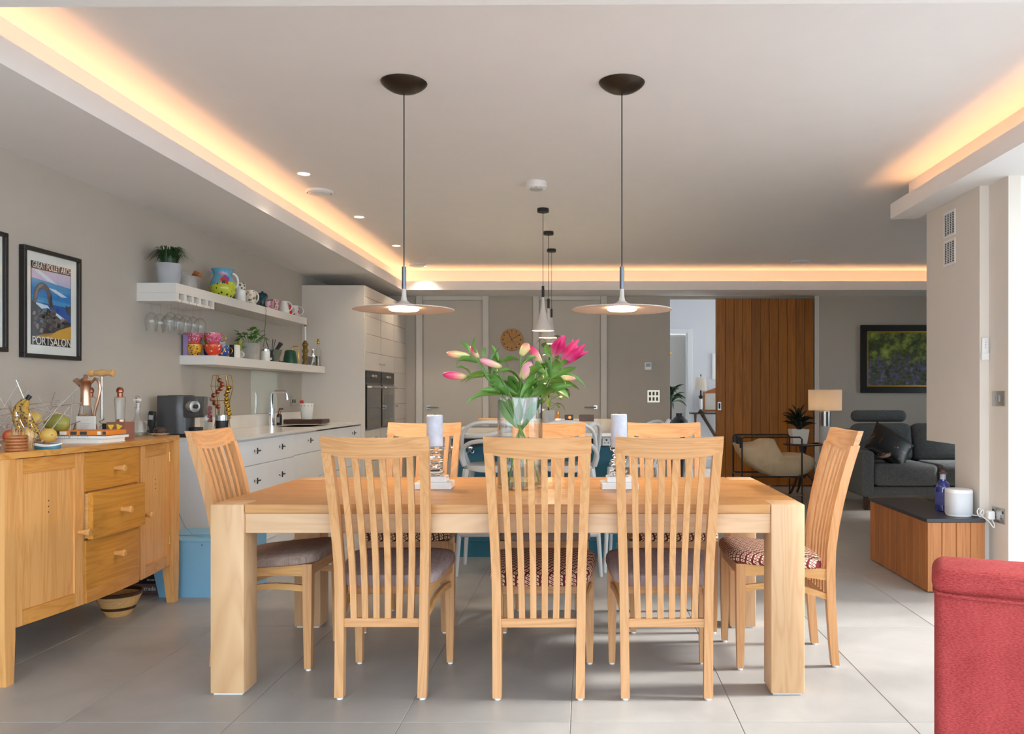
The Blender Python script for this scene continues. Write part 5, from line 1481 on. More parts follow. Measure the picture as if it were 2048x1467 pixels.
B().lathe(hollow([(0.046, 0.0), (0.052, 0.004), (0.054, 0.03), (0.072, 0.085), (0.078, 0.110)], 0.012), (0, 0, 0), 30).build('bowl', plain('granite', (104, 106, 92), 0.8, var=0.2, scale=80), t)
t = thing('pestle', 'dark stone pestle leaning out of the mortar', 'pestle', (-2.770, 7.24, L+0.06))
B().tube([(-0.005, 0, 0.006), (0.030, 0, 0.045), (0.075, 0, 0.110)], [0.016, 0.014, 0.020], 12).build('shaft', plain('dark_granite', (50, 52, 50), 0.6), t)
t = thing('watering_can', 'small dark green watering can with a brass handle', 'watering can', (-2.745, 7.60, L))
B().lathe([(0.060, 0.0), (0.064, 0.005), (0.062, 0.04), (0.048, 0.115), (0.036, 0.126), (0.034, 0.118)], (0, 0, 0), 30).build('body', plain('bottle_green', (22, 74, 52), 0.3, coat=0.3), t)
B().tube([(-0.055, -0.01, 0.020), (-0.085, -0.02, 0.016), (-0.115, -0.03, 0.045), (-0.130, -0.035, 0.085)], [0.007, 0.006, 0.005, 0.004], 8).build('spout', 'black', t)
B().tube([(0.020, 0, 0.122), (0.020, 0, 0.150), (0.028, 0, 0.160), (0.070, 0, 0.160), (0.078, 0, 0.150), (0.078, 0, 0.020), (0.070, 0, 0.012), (0.058, 0, 0.012)], 0.0045, 8).build('handle', 'brass', t)
# oil bottles and mill
t = thing('oil_bottle', 'tall twisted oil bottle with a long neck and cork', 'oil bottle', (-2.720, 7.93, L))
b = B()
rings = []
for q in range(25):
    z = q/24*0.24; r = 0.026+0.005*math.sin(q*1.05)
    if q == 0: r = 0.026
    if q > 21: r = 0.026-0.006*(q-21)
    rings.append([(r*math.cos(2*math.pi*k/16), r*math.sin(2*math.pi*k/16), z) for k in range(16)])
b.loft(rings).build('bottle', 'amberoil', t)
B().lathe([(0.010, 0.235), (0.009, 0.26), (0.009, 0.375)], (0, 0, 0), 14).build('neck', 'whiteglaze', t)
B().lathe([(0.011, 0.372), (0.012, 0.376), (0.012, 0.395), (0.009, 0.398)], (0, 0, 0), 14).build('cork', 'midwood', t)
t = thing('photo_card', 'small white framed card leaning at the far end of the lower shelf', 'card', (-2.735, 8.06, L))
o = B().box(-0.036, 0.036, 0, 0.004, 0, 0.008).box(-0.036, 0.036, 0, 0.004, 0.092, 0.10).box(-0.036, -0.028, 0, 0.004, 0.008, 0.092).box(0.028, 0.036, 0, 0.004, 0.008, 0.092).build('frame', 'whiteglaze', t); o.rotation_euler = (R(-12), R(8), 0)
o = bx('photo', plain('grey_photo', (120, 116, 112), 0.6, var=0.2), t, -0.028, 0.028, 0.001, 0.003, 0.008, 0.092); o.rotation_euler = (R(-12), R(8), 0)
t = thing('pepper_mill', 'steel and glass pepper mill at the far end of the lower shelf', 'pepper mill', (-2.712, 8.13, L))
B().lathe([(0.020, 0.0), (0.021, 0.05), (0.021, 0.09)], (0, 0, 0), 18).build('glass_body', 'glass', t)
B().lathe([(0.018, 0.004), (0.019, 0.03), (0.001, 0.035)], (0, 0, 0), 18).build('peppercorns', 'black', t)
B().lathe([(0.022, 0.088), (0.022, 0.105), (0.013, 0.112), (0.013, 0.14), (0.018, 0.150), (0.016, 0.165), (0.006, 0.17)], (0, 0, 0), 18).build('grinder_head', 'chrome', t)
t = thing('oil_bottle', 'clear glass oil bottle standing behind the pepper mill', 'oil bottle', (-2.700, 8.25, L))
B().lathe([(0.027, 0.0), (0.028, 0.004), (0.028, 0.150), (0.012, 0.185), (0.011, 0.225), (0.014, 0.232)], (0, 0, 0), 20, caps=False).build('bottle', 'glass', t)
B().lathe([(0.025, 0.004), (0.026, 0.10), (0.001, 0.10)], (0, 0, 0), 20).build('oil', 'amberoil', t)
B().lathe([(0.010, 0.222), (0.013, 0.232), (0.013, 0.245), (0.006, 0.275)], (0, 0, 0), 14).build('pourer', 'brass', t)
# ================================================================== on the dining table
VX, VY = -0.302, 3.725
t = thing('glass_vase', 'tall clear cylinder vase in the middle of the dining table', 'vase', (VX, VY, TZ))
B().lathe([(0.098, 0.0), (0.102, 0.003), (0.102, 0.410), (0.0985, 0.410), (0.0985, 0.016), (0.001, 0.016)], (0, 0, 0), 48).build('glass_wall', 'glass', t)
B().lathe([(0.0975, 0.0165), (0.0975, 0.100), (0.001, 0.100)], (0, 0, 0), 40).build('water', 'water', t)
# lilies
bq = thing('lily_bouquet', 'bunch of pink lilies, mostly in bud, standing in the tall vase', 'flowers', (VX, VY, TZ+0.02))
O = Vector((VX, VY, TZ+0.02))
def lp_(x, y, dy=0.0):       # point of the bouquet, measured on the photograph's enlarged detail, at its own depth
    u, v = 860+0.2454*x, 640+0.2454*y
    Y = VY+dy
    return Vector((ax(u, Y), Y, az(v, Y)))-O
def leaf_mesh(name, mat, wpow=0.75, n=10, arch=0.16, keel=0.22, curl=0.0):
    b = B()
    rings = []
    for q in range(n+1):
        s = q/n
        w = 0.5*math.sin(math.pi*min(1.0, 0.03+0.97*s))**wpow*(1-0.25*s)+0.004
        z = arch*math.sin(math.pi*s*0.95)
        rings.append([(s, -w, z+keel*w*0.5), (s, -w*0.5, z), (s, 0, z-keel*w*0.35), (s, w*0.5, z), (s, w, z+keel*w*0.5)])
    b.loft(rings, False, False)
    bm = b.bm
    me = bpy.data.meshes.new(name); bm.to_mesh(me); bm.free(); me.materials.append(M[mat] if isinstance(mat, str) else mat)
    for p_ in me.polygons: p_.use_smooth = True
    return me
def orient(o, a, b, width, roll=0.0, archscale=1.0, up=Vector((0, 0, 1))):
    d = b-a; L_ = d.length; x = d.normalized()
    z = (up-x*up.dot(x))
    if z.length < 1e-3: z = Vector((0, -1, 0))
    z.normalize(); y = z.cross(x)
    rot = Matrix((x, y, z)).transposed().to_4x4()
    o.matrix_local = Matrix.Translation(a) @ rot @ Matrix.Rotation(roll, 4, 'X') @ Matrix.Diagonal((L_, width, L_*archscale, 1))
lmat = plain('lily_leaf', (92, 136, 58), 0.40, var=0.20, scale=3, tn=0.55)
LM = leaf_mesh('leaf', lmat)
LM2 = leaf_mesh('leaf', lmat, 0.9, 10, 0.28)
random.seed(21)
leaves = [((330, 270), (235, 185), 40), ((400, 300), (375, 125), 30), ((430, 300), (450, 215), 34), ((385, 345), (215, 375), 60), ((330, 440), (205, 390), 50),
          ((440, 460), (285, 520), 95), ((600, 540), (240, 530), 50), ((570, 610), (290, 690), 60), ((700, 600), (580, 490), 90), ((720, 610), (490, 530), 80), ((620, 610), (430, 440), 80),
          ((590, 550), (470, 450), 90), ((735, 500), (510, 460), 70), ((725, 325), (560, 355), 60), ((570, 370), (515, 275), 44), ((490, 450), (570, 230), 40), ((640, 385), (585, 335), 44),
          ((725, 630), (590, 500), 95), ((735, 630), (905, 500), 70), ((770, 640), (875, 530), 55), ((745, 490), (925, 390), 80), ((740, 375), (930, 310), 44), ((880, 580), (890, 400), 80),
          ((985, 480), (930, 310), 70), ((990, 420), (1025, 320), 70), ((985, 300), (950, 190), 60), ((990, 470), (1190, 390), 50), ((1000, 475), (1275, 575), 50), ((950, 520), (1220, 575), 80),
          ((920, 585), (1165, 530), 70), ((900, 620), (1005, 600), 50), ((860, 610), (1000, 470), 90), ((700, 625), (390, 572), 60), ((820, 640), (760, 520), 90), ((650, 620), (660, 470), 90),
          ((690, 560), (640, 450), 80), ((1060, 380), (1150, 350), 60), ((1000, 560), (1130, 640), 60), ((820, 600), (880, 480), 90), ((760, 640), (740, 500), 90), ((540, 500), (545, 390), 44), ((560, 330), (500, 200), 36), ((860, 500), (960, 350), 70), ((800, 520), (850, 420), 80), ((930, 470), (1040, 420), 70), ((640, 560), (520, 580), 60), ((890, 640), (1010, 560), 70), ((700, 500), (640, 400), 70), ((820, 620), (940, 540), 80), ((940, 430), (870, 330), 60), ((1010, 480), (1100, 520), 60), ((600, 620), (470, 600), 60), ((660, 640), (560, 560), 90)]
for k, (a, b, w) in enumerate(leaves):
    d0 = random.uniform(-0.04, 0.04); d1 = d0+random.uniform(-0.09, 0.07)
    o = link('leaf', LM2 if k % 3 == 0 else LM, bq)
    orient(o, lp_(*a, d0), lp_(*b, d1), w*0.2454*VY/FPX*1.15, random.uniform(-0.5, 0.5)+(0.9 if k % 2 else -0.7), 1.0)
for a, b, w in (((560, 650), (745, 890), 110), ((905, 645), (755, 890), 110), ((640, 640), (705, 880), 120), ((820, 640), (735, 870), 120), ((720, 640), (730, 850), 120), ((600, 660), (690, 820), 90), ((870, 660), (790, 820), 90)):
    o = link('leaf', LM, bq); d0 = random.uniform(-0.05, 0.05)
    orient(o, lp_(*a, d0), lp_(*b, d0*0.4), w*0.2454*VY/FPX, random.uniform(-1.5, 1.5), 0.4, Vector((0, -1, 0.2)))
def stem(pts, r=0.0042):
    P = [lp_(*q) for q in pts]
    B().tube(P, r, 7).build('stem', 'stemgreen', bq)
stem([(890, 1320, .03), (800, 1000, .02), (735, 880, .0), (620, 650, -.02), (470, 470, -.02), (380, 320, -.02), (330, 285, -.02)])
stem([(690, 1330, -.02), (720, 1000, 0), (735, 880, .01), (730, 640, .01), (735, 420, .0), (745, 285, .0)])
stem([(580, 1330, .0), (660, 1040, .01), (735, 890, .01), (880, 650, .02), (985, 470, .02), (985, 310, .02)])
stem([(640, 1340, .04), (690, 1030, .03), (745, 900, .02), (870, 700, .0), (980, 480, .0), (1080, 358, -.01)])
stem([(820, 1330, -.03), (770, 1000, -.02), (735, 890, -.02), (660, 620, -.03), (560, 430, -.03), (470, 350, -.03)])
stem([(440, 440, -.02), (370, 450, -.03), (305, 458, -.03)], 0.003)
stem([(735, 560, .0), (740, 500, -.02), (748, 475, -.02)], 0.003)
stem([(985, 480, .01), (1015, 466, .01)], 0.003)
stem([(600, 480, -.03), (600, 400, -.03), (580, 378, -.03)], 0.003)
stem([(960, 400, .02), (925, 360, .02), (905, 345, .02)], 0.003)
stem([(480, 470, -.02), (410, 330, -.02), (395, 305, -.02)], 0.003)
def bud_mat(n, base, mid, tip):
    return ramp_axis('lily_bud_'+n, [(0.0, (150, 170, 84)), (0.18, base), (0.6, mid), (1.0, tip)], 'X', 0.0, 1.0, 0.4, 0.10, 5)
bm1 = bud_mat('cream', (222, 218, 150), (234, 208, 150), (226, 130, 120))
bm2 = bud_mat('pink', (226, 190, 150), (226, 84, 130), (206, 40, 100))
bm3 = bud_mat('blush', (220, 206, 150), (226, 168, 176), (220, 150, 160))
def bud(a, b, w, mat, dy, dy2=None):
    bb = B()
    prof = [(0.02, 0.0), (0.22, 0.05), (0.34, 0.15), (0.42, 0.32), (0.47, 0.5), (0.48, 0.64), (0.42, 0.80), (0.28, 0.92), (0.08, 1.0)]
    rings = []
    for r, h in prof:
        rings.append([(h, r*(1+0.06*math.cos(3*q*2*math.pi/18))*math.cos(2*math.pi*q/18), r*(1+0.06*math.cos(3*q*2*math.pi/18))*math.sin(2*math.pi*q/18)) for q in range(18)])
    o = bb.loft(rings).build('bud', mat, bq, ang=80)
    A, Bp = lp_(*a, dy), lp_(*b, dy if dy2 is None else dy2)
    d = Bp-A; x = d.normalized(); z = Vector((0, -1, 0.1)); z = (z-x*z.dot(x)).normalized(); y = z.cross(x)
    ww = w*0.2454*VY/FPX
    o.matrix_local = Matrix.Translation(A) @ Matrix((x, y, z)).transposed().to_4x4() @ Matrix.Diagonal((d.length, ww, ww, 1))
bud((325, 290), (135, 268), 62, bm1, -.02, -.05)
bud((305, 460), (103, 440), 66, bm2, -.03, -.06)
bud((398, 312), (330, 208), 50, bm2, -.01, .02)
bud((590, 382), (406, 320), 60, bm3, -.03, -.07)
bud((742, 290), (800, 188), 76, bm1, .0, -.02)
bud((745, 485), (822, 342), 92, bm3, -.02, -.06)
bud((908, 352), (820, 212), 66, bm2, .02, .04)
bud((1015, 465), (1186, 477), 46, bm1, .01, -.02)
petm = ramp_axis('lily_petal', [(0.0, (190, 190, 110)), (0.15, (214, 110, 150)), (0.5, (206, 30, 104)), (1.0, (226, 84, 140))], 'X', 0.0, 1.0, 0.45, 0.16, 6)
PM = leaf_mesh('petal', petm, 0.8, 10, 0.10, 0.5)
def petals(base, tips, w, dy):
    A = lp_(*base, dy)
    for k, (tx, ty, tdy) in enumerate(tips):
        o = link('petal', PM, bq)
        orient(o, A, lp_(tx, ty, dy+tdy), w*0.2454*VY/FPX, 0.0, 1.0, Vector((-0.4 if k % 2 else 0.4, -1.0 if tdy <= 0 else 1.0, 0.2)))
petals((1008, 292), [(1100, 118, -.03), (1085, 120, .02), (1105, 150, .0), (1070, 135, -.02)], 84, .02)
petals((1078, 360), [(1165, 148, .03), (1220, 152, .01), (1268, 192, -.02), (1292, 256, -.02), (1200, 200, .05), (1245, 230, .04)], 88, -.01)
# candle holders and candles
def candle_holder(u, dx, label, clabel, vtop):
    x = ax(u, 3.72)
    t = thing('candle_holder', label, 'candle holder', (x, 3.72, TZ), R(2), 'crystal candle holders')
    bx('plinth', 'frost', t, -0.082, 0.082, -0.070, 0.070, 0.0, 0.030, 0.003)
    bx('plinth_step', 'frost', t, -0.058, 0.058, -0.050, 0.050, 0.030, 0.055, 0.003)
    prof = [(0.022, 0.055)]
    for z, r in ((0.075, 0.042), (0.100, 0.034), (0.124, 0.038), (0.146, 0.030)):
        prof += [(0.022, z-0.012), (r, z-0.004), (r, z+0.004), (0.022, z+0.010)]
    prof += [(0.026, 0.165), (0.034, 0.172)]
    B().lathe(prof, (0, 0, 0), 28).build('baluster', 'crystal', t)
    bx('drip_plate', 'crystal', t, -0.042, 0.042, -0.042, 0.042, 0.1725, 0.190, 0.003)
    c = thing('pillar_candle', clabel, 'candle', (x, 3.72, TZ+0.1903), 0, 'pillar candles')
    h = az(vtop, 3.72)-TZ-0.1903
    rings = []
    random.seed(int(u))
    for z in (0.0, h*0.3, h*0.6, h*0.9, h-0.003, h):
        rings.append([((0.0365-(0.003 if z >= h else 0))*math.cos(2*math.pi*k/32), (0.0365-(0.003 if z >= h else 0))*math.sin(2*math.pi*k/32), z+(random.uniform(-0.002, 0.002) if z > h*0.95 else 0)) for k in range(32)])
    B().loft(rings).build('wax', 'wax', c)
    B().cyl((0, 0, h-0.002), (0.002, 0, h+0.008), 0.0012, n=6).build('wick', 'black', c)
candle_holder(869.5, 0, 'ring-stemmed crystal candle holder on the table nearer the ovens', 'pale marbled pillar candle nearer the ovens', 830)
candle_holder(1238, 0, 'ring-stemmed crystal candle holder on the table nearer the plank door', 'pale marbled pillar candle nearer the plank door', 828)
# ================================================================== kitchen island
IX0, IX1, IY0, IY1 = -0.965, 0.245, 5.86, 8.68
t = thing('kitchen_island', 'teal painted kitchen island behind the dining table', 'island', (0, 0, 0))
bx('island_body', 'teal', t, IX0, IX1, IY0, IY1, 0.10, 0.858)
bx('plinth', 'teal', t, IX0+0.03, IX1-0.03, IY0+0.0, IY1-0.03, 0.0, 0.0995)
bx('top_rail', plain('recess_black', (30, 32, 34), 0.5), t, IX0+0.01, IX1-0.01, IY0-0.006, IY0-0.0005, 0.79, 0.856)
for k in range(3):
    x0 = IX0+0.02+k*0.395
    bx('front_panel', 'teal', t, x0, x0+0.388, IY0-0.012, IY0-0.0005, 0.11, 0.786, 0.002)
o = bx('island_worktop', plain('white_stone', (226, 222, 216), 0.14, var=0.02), None, -1.0, 0.275, 5.50, 8.72, 0.879, 0.900, 0.002)
tag(o, 'white stone worktop overhanging the teal island', 'worktop')
bx('subtop', 'cabinet', t, -0.97, 0.25, 5.62, 8.69, 0.8585, 0.8785)
# double sockets under the overhang
for k, u in enumerate((1195, 1213)):
    s = thing('island_socket', ['steel double socket under the island top, nearer the lilies', 'steel double socket under the island top, nearer the candle'][k], 'socket', (ax(u, IY0), IY0-0.006, 0.823), 0, 'island sockets')
    bx('plate', 'steel', s, -0.030, 0.030, -0.004, -0.0002, -0.028, 0.028, 0.001)
    for q in (-0.012, 0.012): bx('socket_hole', 'black', s, q-0.004, q+0.004, -0.0052, -0.0042, -0.012, -0.004)
    bx('rocker', 'black', s, -0.006, 0.006, -0.0062, -0.0042, 0.006, 0.018)
# coat hooks
for k, x in enumerate((-0.955, -0.83)):
    if k == 0: x = ax(904, IY0-0.012)
    h = thing('coat_hook', ['double chrome coat hook at the outer corner of the island', 'double chrome coat hook on the teal island front beside the first stool'][k], 'hook', (x, IY0-0.0125, 0.755), 0, 'chrome coat hooks')
    B().lathe([(0.016, 0.0), (0.017, -0.004), (0.010, -0.007)], (0, 0, 0.024), 20, axis='y').build('rose', 'chrome', h)
    for s_ in (-1, 1):
        B().tube([(0, -0.006, 0.020), (s_*0.006, -0.014, 0.0), (s_*0.018, -0.030, -0.012), (s_*0.032, -0.040, -0.006), (s_*0.036, -0.042, 0.008)], [0.006, 0.006, 0.005, 0.0045, 0.006], 8).build('prong', 'chrome', h)
# bar stools with looped backs -------------------------------------------------------
def stool_proto():
    t = thing('bar_stool', 'stool', 'stool', (0, 0, 0), 0, 'looped grey bar stools')
    gp = 'greyplastic'
    rings = []
    for sc, z in ((0.90, 0.675), (0.99, 0.682), (1.0, 0.692), (0.985, 0.702), (0.90, 0.704), (0.5, 0.694), (0.05, 0.690)):
        ring = []
        for k in range(32):
            a = 2*math.pi*k/32; e = 0.5
            cx = math.copysign(abs(math.cos(a))**e, math.cos(a)); cy = math.copysign(abs(math.sin(a))**e, math.sin(a))
            ring.append((cx*0.195*sc, cy*0.19*sc, z+(-0.022*math.cos(math.pi*cx/2) if cy < -0.5 and z < 0.69 else 0)))
        rings.append(ring)
    B().loft(rings).build('seat', gp, t)
    for sx in (-1, 1):
        for sy in (-1, 1):
            B().tube([(sx*0.178, sy*0.168, 0.682), (sx*0.200, sy*0.180, 0.55), (sx*0.225, sy*0.195, 0.25), (sx*0.243, sy*0.205, 0.0)], [0.024, 0.018, 0.016, 0.013], 10).build('leg', gp, t)
    for a, b in (((-0.222, -0.196), (0.222, -0.196)), ((-0.222, 0.196), (0.222, 0.196)), ((-0.222, -0.196), (-0.222, 0.196)), ((0.222, -0.196), (0.222, 0.196))):
        B().tube([(a[0], a[1], 0.27), (b[0], b[1], 0.27)], 0.016, 8, 1.3).build('foot_bar', gp, t)
    # three loops of the back
    def loop(pts, r=0.013):
        # smooth the control points
        P = [Vector(p) for p in pts]; out = []
        for i in range(len(P)-1):
            p0 = P[max(i-1, 0)]; p1 = P[i]; p2 = P[i+1]; p3 = P[min(i+2, len(P)-1)]
            for q in range(6):
                s = q/6
                out.append(0.5*((2*p1)+(-p0+p2)*s+(2*p0-5*p1+4*p2-p3)*s*s+(-p0+3*p1-3*p2+p3)*s**3))
        out.append(P[-1])
        B().tube(out, r, 8, 1.25).build('back_loop', gp, t)
    loop([(-0.190, -0.10, 0.690), (-0.208, -0.16, 0.80), (-0.190, -0.205, 0.92), (-0.12, -0.235, 0.972), (0.0, -0.245, 0.985), (0.12, -0.235, 0.972), (0.190, -0.205, 0.92), (0.208, -0.16, 0.80), (0.190, -0.10, 0.690)])
    loop([(-0.192, 0.06, 0.690), (-0.225, 0.0, 0.80), (-0.222, -0.10, 0.880), (-0.16, -0.20, 0.895), (0.0, -0.232, 0.905), (0.13, -0.215, 0.945), (0.205, -0.16, 0.972), (0.235, -0.06, 0.93), (0.225, 0.0, 0.80), (0.192, 0.06, 0.690)])
    loop([(-0.20, -0.14, 0.70), (-0.215, -0.17, 0.78), (-0.15, -0.215, 0.850), (0.0, -0.235, 0.865), (0.15, -0.215, 0.850), (0.215, -0.17, 0.78), (0.20, -0.14, 0.70)], 0.012)
    return t
sp = stool_proto()
stools = [(-0.608, 5.42, 0, 'grey looped-back bar stool at the island, beside the coat hook'),
          (-0.130, 5.42, 0, 'grey looped-back bar stool at the island, behind the lilies'),
          (0.330, 5.55, 84, 'grey looped-back bar stool turned sideways at the island end, behind a candle')]
for k, (x, y, rz, lab) in enumerate(stools):
    o = sp if k == 0 else copy_tree(sp)
    o.location = (x, y, 0); o.rotation_euler = (0, 0, R(rz)); o['label'] = lab; o.scale = (0.92, 0.92, 1.0)
# things on the island ---------------------------------------------------------------
IZ = 0.900
t = thing('potted_plant', 'tall leafy climbing plant in a grey pot on the island', 'potted plant', (ax(1097, 7.35), 7.35, IZ))
B().lathe(hollow([(0.048, 0.0), (0.052, 0.003), (0.058, 0.11), (0.058, 0.118)], 0.006), (0, 0, 0), 28).build('pot', 'greypot', t)
B().lathe([(0.052, 0.10), (0.001, 0.105)], (0, 0, 0), 20).build('soil', 'darkwood', t)
B().cyl((0, 0, 0.10), (0.01, 0, 0.70), 0.008, 0.006, 8).build('support_pole', 'darkwood', t)
random.seed(5)
im = plain('climber_leaf', (92, 116, 48), 0.4, var=0.25, tn=0.55)
IL = leaf_mesh('leaf', im, 0.6, 8, 0.12)
st = B()
for k in range(40):
    z = random.uniform(0.12, 0.74); a = random.uniform(0, 2*math.pi); r = random.uniform(0.05, 0.14)*(1.1 if z < 0.6 else 0.8)
    a0 = Vector((0.02*math.cos(a), 0.02*math.sin(a), z)); a1 = Vector((r*math.cos(a)+0.02, r*math.sin(a), z+random.uniform(-0.02, 0.06)))
    st.cyl(a0, a1, 0.002, n=5)
    tip = a1+Vector((0.06*math.cos(a), 0.06*math.sin(a), random.uniform(-0.10, 0.0)))
    o = link('leaf', IL, t); orient(o, a1, tip, 0.055, random.uniform(-0.6, 0.6))
st.build('stem', 'stemgreen', t)
t = thing('amber_bottle', 'small amber spirit bottle beside the island plant', 'bottle', (ax(1116, 7.1), 7.1, IZ))
B().lathe([(0.020, 0.0), (0.021, 0.004), (0.021, 0.06), (0.012, 0.075), (0.012, 0.095)], (0, 0, 0), 18).build('glass_body', plain('amber', (170, 100, 40), 0.15, coat=0.4), t)
B().lathe([(0.022, 0.018), (0.0225, 0.02), (0.0225, 0.05), (0.022, 0.052)], (0, 0, 0), 18, caps=False).build('bottle_label', 'paper', t)
B().lathe([(0.013, 0.093), (0.013, 0.11)], (0, 0, 0), 14).build('cap', 'brass', t)
t = thing('radio', 'small black radio with an orange dial on the island', 'radio', (ax(1138, 8.1), 8.1, IZ))
bx('case', 'blackplastic', t, -0.042, 0.042, -0.025, 0.025, 0.004, 0.058, 0.004)
B().lathe([(0.014, 0.0), (0.014, -0.003)], (0.008, -0.0252, 0.032), 20, axis='y').build('dial', emit('orange_dial', (255, 110, 40), 1.2, (200, 90, 40)), t)
for q in (-0.03, 0.03): bx('foot', 'black', t, q-0.005, q+0.005, -0.01, 0.01, 0.0, 0.004)
t = thing('tissue_box', 'long dark brown box lying at the far end of the island', 'box', (ax(1173, 7.95), 7.95, IZ))
bx('box_body', 'darkwood', t, -0.072, 0.072, -0.05, 0.05, 0.0, 0.062, 0.003)
bx('box_slot', 'black', t, -0.04, 0.04, -0.012, 0.012, 0.062, 0.0632)
t = thing('hob', 'flat black induction hob set on the island', 'hob', (-0.70, 6.75, IZ))
bx('glass_plate', 'ovenglass', t, -0.26, 0.26, -0.30, 0.30, 0.0, 0.006, 0.002)
for q in ((-0.13, -0.14), (0.13, -0.14), (-0.13, 0.14), (0.13, 0.14)):
    B().lathe([(0.085, 0.006), (0.087, 0.0066), (0.087, 0.0064)], (q[0], q[1], 0), 28, caps=False).build('hob_ring', 'greypot', t)
t = thing('serving_board', 'pale wooden serving board lying near the back of the island', 'board', (ax(982, 8.2), 8.2, IZ))
bx('board_body', 'lightwood', t, -0.12, 0.12, -0.08, 0.08, 0.0, 0.018, 0.003)
bx('handle', 'lightwood', t, 0.12, 0.20, -0.015, 0.015, 0.003, 0.015, 0.003)

# ================================================================== on the back wall
t = thing('wall_clock', 'round oak wall clock with black hour dots', 'clock', (ax(1024, YB), YB-0.0005, az(679, YB)))
B().lathe([(0.142, 0.0), (0.142, -0.018), (0.138, -0.022), (0.001, -0.022)], (0, 0, 0), 48, axis='y').build('dial', wood('clock_oak', (190, 138, 66), (164, 112, 46), 'x', 0.5, 14), t)
for k in range(12):
    a = 2*math.pi*k/12
    B().lathe([(0.0085, -0.0215), (0.0085, -0.0240)], (0.112*math.sin(a), 0, 0.112*math.cos(a)), 14, axis='y').build('hour_dot', 'black', t)
def hand(deg, le, w):
    b = B().box(-w, w, -0.028, -0.0255, -0.02, le)
    o = b.build('clock_hand', 'black', t); o.rotation_euler = (0, R(deg), 0)
hand(-28, 0.085, 0.003); hand(57, 0.105, 0.0025); hand(150, 0.09, 0.001)
t = thing('thermostat', 'small white thermostat on the back wall', 'thermostat', (ax(1296, YB), YB-0.0005, az(732, YB)))
bx('case', 'whiteplastic', t, -0.045, 0.045, -0.022, 0.0, -0.048, 0.048, 0.004)
bx('screen', plain('lcd', (96, 104, 98), 0.2), t, -0.030, 0.030, -0.0235, -0.0222, -0.008, 0.036)
t = thing('light_switch', 'steel six-gang switch plate on the back wall', 'switch', (ax(1307, YB), YB-0.0005, az(792, YB)))
bx('plate', plain('satin_nickel', (212, 204, 184), 0.35, 0.7), t, -0.080, 0.080, -0.006, 0.0, -0.080, 0.080, 0.002)
bx('plate_edge', 'bronze', t, -0.084, 0.084, -0.003, -0.0005, -0.084, 0.084, 0.001)
for i in range(3):
    for j_ in range(2):
        x, z = -0.045+0.045*i, -0.034+0.068*j_
        bx('rocker', 'bronze', t, x-0.013, x+0.013, -0.010, -0.0062, z-0.022, z+0.022, 0.001)
# ================================================================== hearth bench beside the chimney breast
HX0, HX1, HY0, HY1, HZ = 1.996, 2.3335, 4.80, 5.772, 0.434
t = thing('hearth_bench', 'low hearth bench of cedar planks with a black slate top', 'hearth', (0, 0, 0))
bx('bench_core', 'dark_gap', t, HX0+0.022, HX1, HY0+0.022, HY1, 0.0, HZ-0.022)
bx('slate_top', 'slate', t, HX0-0.008, HX1, HY0-0.008, HY1, HZ-0.021, HZ, 0.001)
bx('firebox_floor', 'slate', pil, 2.336, 3.05, 5.198, 5.62, 0.0, HZ)
w = (HX1-HX0)/4
for k in range(4):
    bx('plank', 'cedar_z', t, HX0+k*w+0.001, HX0+(k+1)*w-0.001, HY0, HY0+0.021, 0.006, HZ-0.0215, 0.0025)
w = (HY1-HY0-0.022)/10
for k in range(10):
    bx('plank', 'cedar_z', t, HX0, HX0+0.021, HY0+0.022+k*w+0.001, HY0+0.022+(k+1)*w-0.001, 0.006, HZ-0.0215, 0.0025)
# blue bottle
t = thing('gin_bottle', 'dark blue glass bottle with a stopper on the slate top', 'bottle', (2.225, 5.12, HZ))
B().lathe([(0.040, 0.0), (0.043, 0.004), (0.043, 0.150), (0.036, 0.172), (0.018, 0.188), (0.0165, 0.200)], (0, 0, 0), 28).build('glass_body', plain('cobalt_glass', (34, 42, 120), 0.08, var=0.1, coat=0.8), t)
B().lathe([(0.0175, 0.198), (0.0175, 0.232)], (0, 0, 0), 20).build('neck_band', plain('grey_seal', (170, 176, 190), 0.4), t)
B().lathe([(0.026, 0.232), (0.026, 0.238), (0.014, 0.243), (0.011, 0.252), (0.004, 0.256)], (0, 0, 0), 20).build('stopper', plain('dark_stopper', (90, 50, 50), 0.4), t)
B().lathe([(0.0433, 0.04), (0.0433, 0.12)], (0, 0, 0), 28, caps=False).build('bottle_label', plain('blue_label', (66, 74, 140), 0.5, var=0.3, scale=30), t)
# white smart speaker
t = thing('smart_speaker', 'small white cylindrical speaker on the slate top', 'speaker', (2.235, 4.925, HZ))
rings = []
def sq(r, z): return [((r*math.copysign(abs(math.cos(a))**0.8, math.cos(a))), (r*math.copysign(abs(math.sin(a))**0.8, math.sin(a))), z) for a in [2*math.pi*k/40 for k in range(40)]]
B().loft([sq(0.066, 0.0), sq(0.070, 0.004), sq(0.070, 0.012)]).build('base', 'whiteplastic', t)
B().loft([sq(0.0725, 0.0122), sq(0.074, 0.016), sq(0.074, 0.140)]).build('grille', plain('speaker_mesh', (214, 216, 220), 0.7, bmp=0.5, bscale=500), t)
B().loft([sq(0.074, 0.1402), sq(0.074, 0.154), sq(0.068, 0.161), sq(0.01, 0.162)]).build('top_cap', 'whiteplastic', t)
def smooth_path(pts, m=6):
    P = [Vector(p) for p in pts]; out = []
    for i in range(len(P)-1):
        p0 = P[max(i-1, 0)]; p1 = P[i]; p2 = P[i+1]; p3 = P[min(i+2, len(P)-1)]
        for q in range(m):
            s_ = q/m
            out.append(0.5*((2*p1)+(-p0+p2)*s_+(2*p0-5*p1+4*p2-p3)*s_*s_+(-p0+3*p1-3*p2+p3)*s_**3))
    return out+[P[-1]]
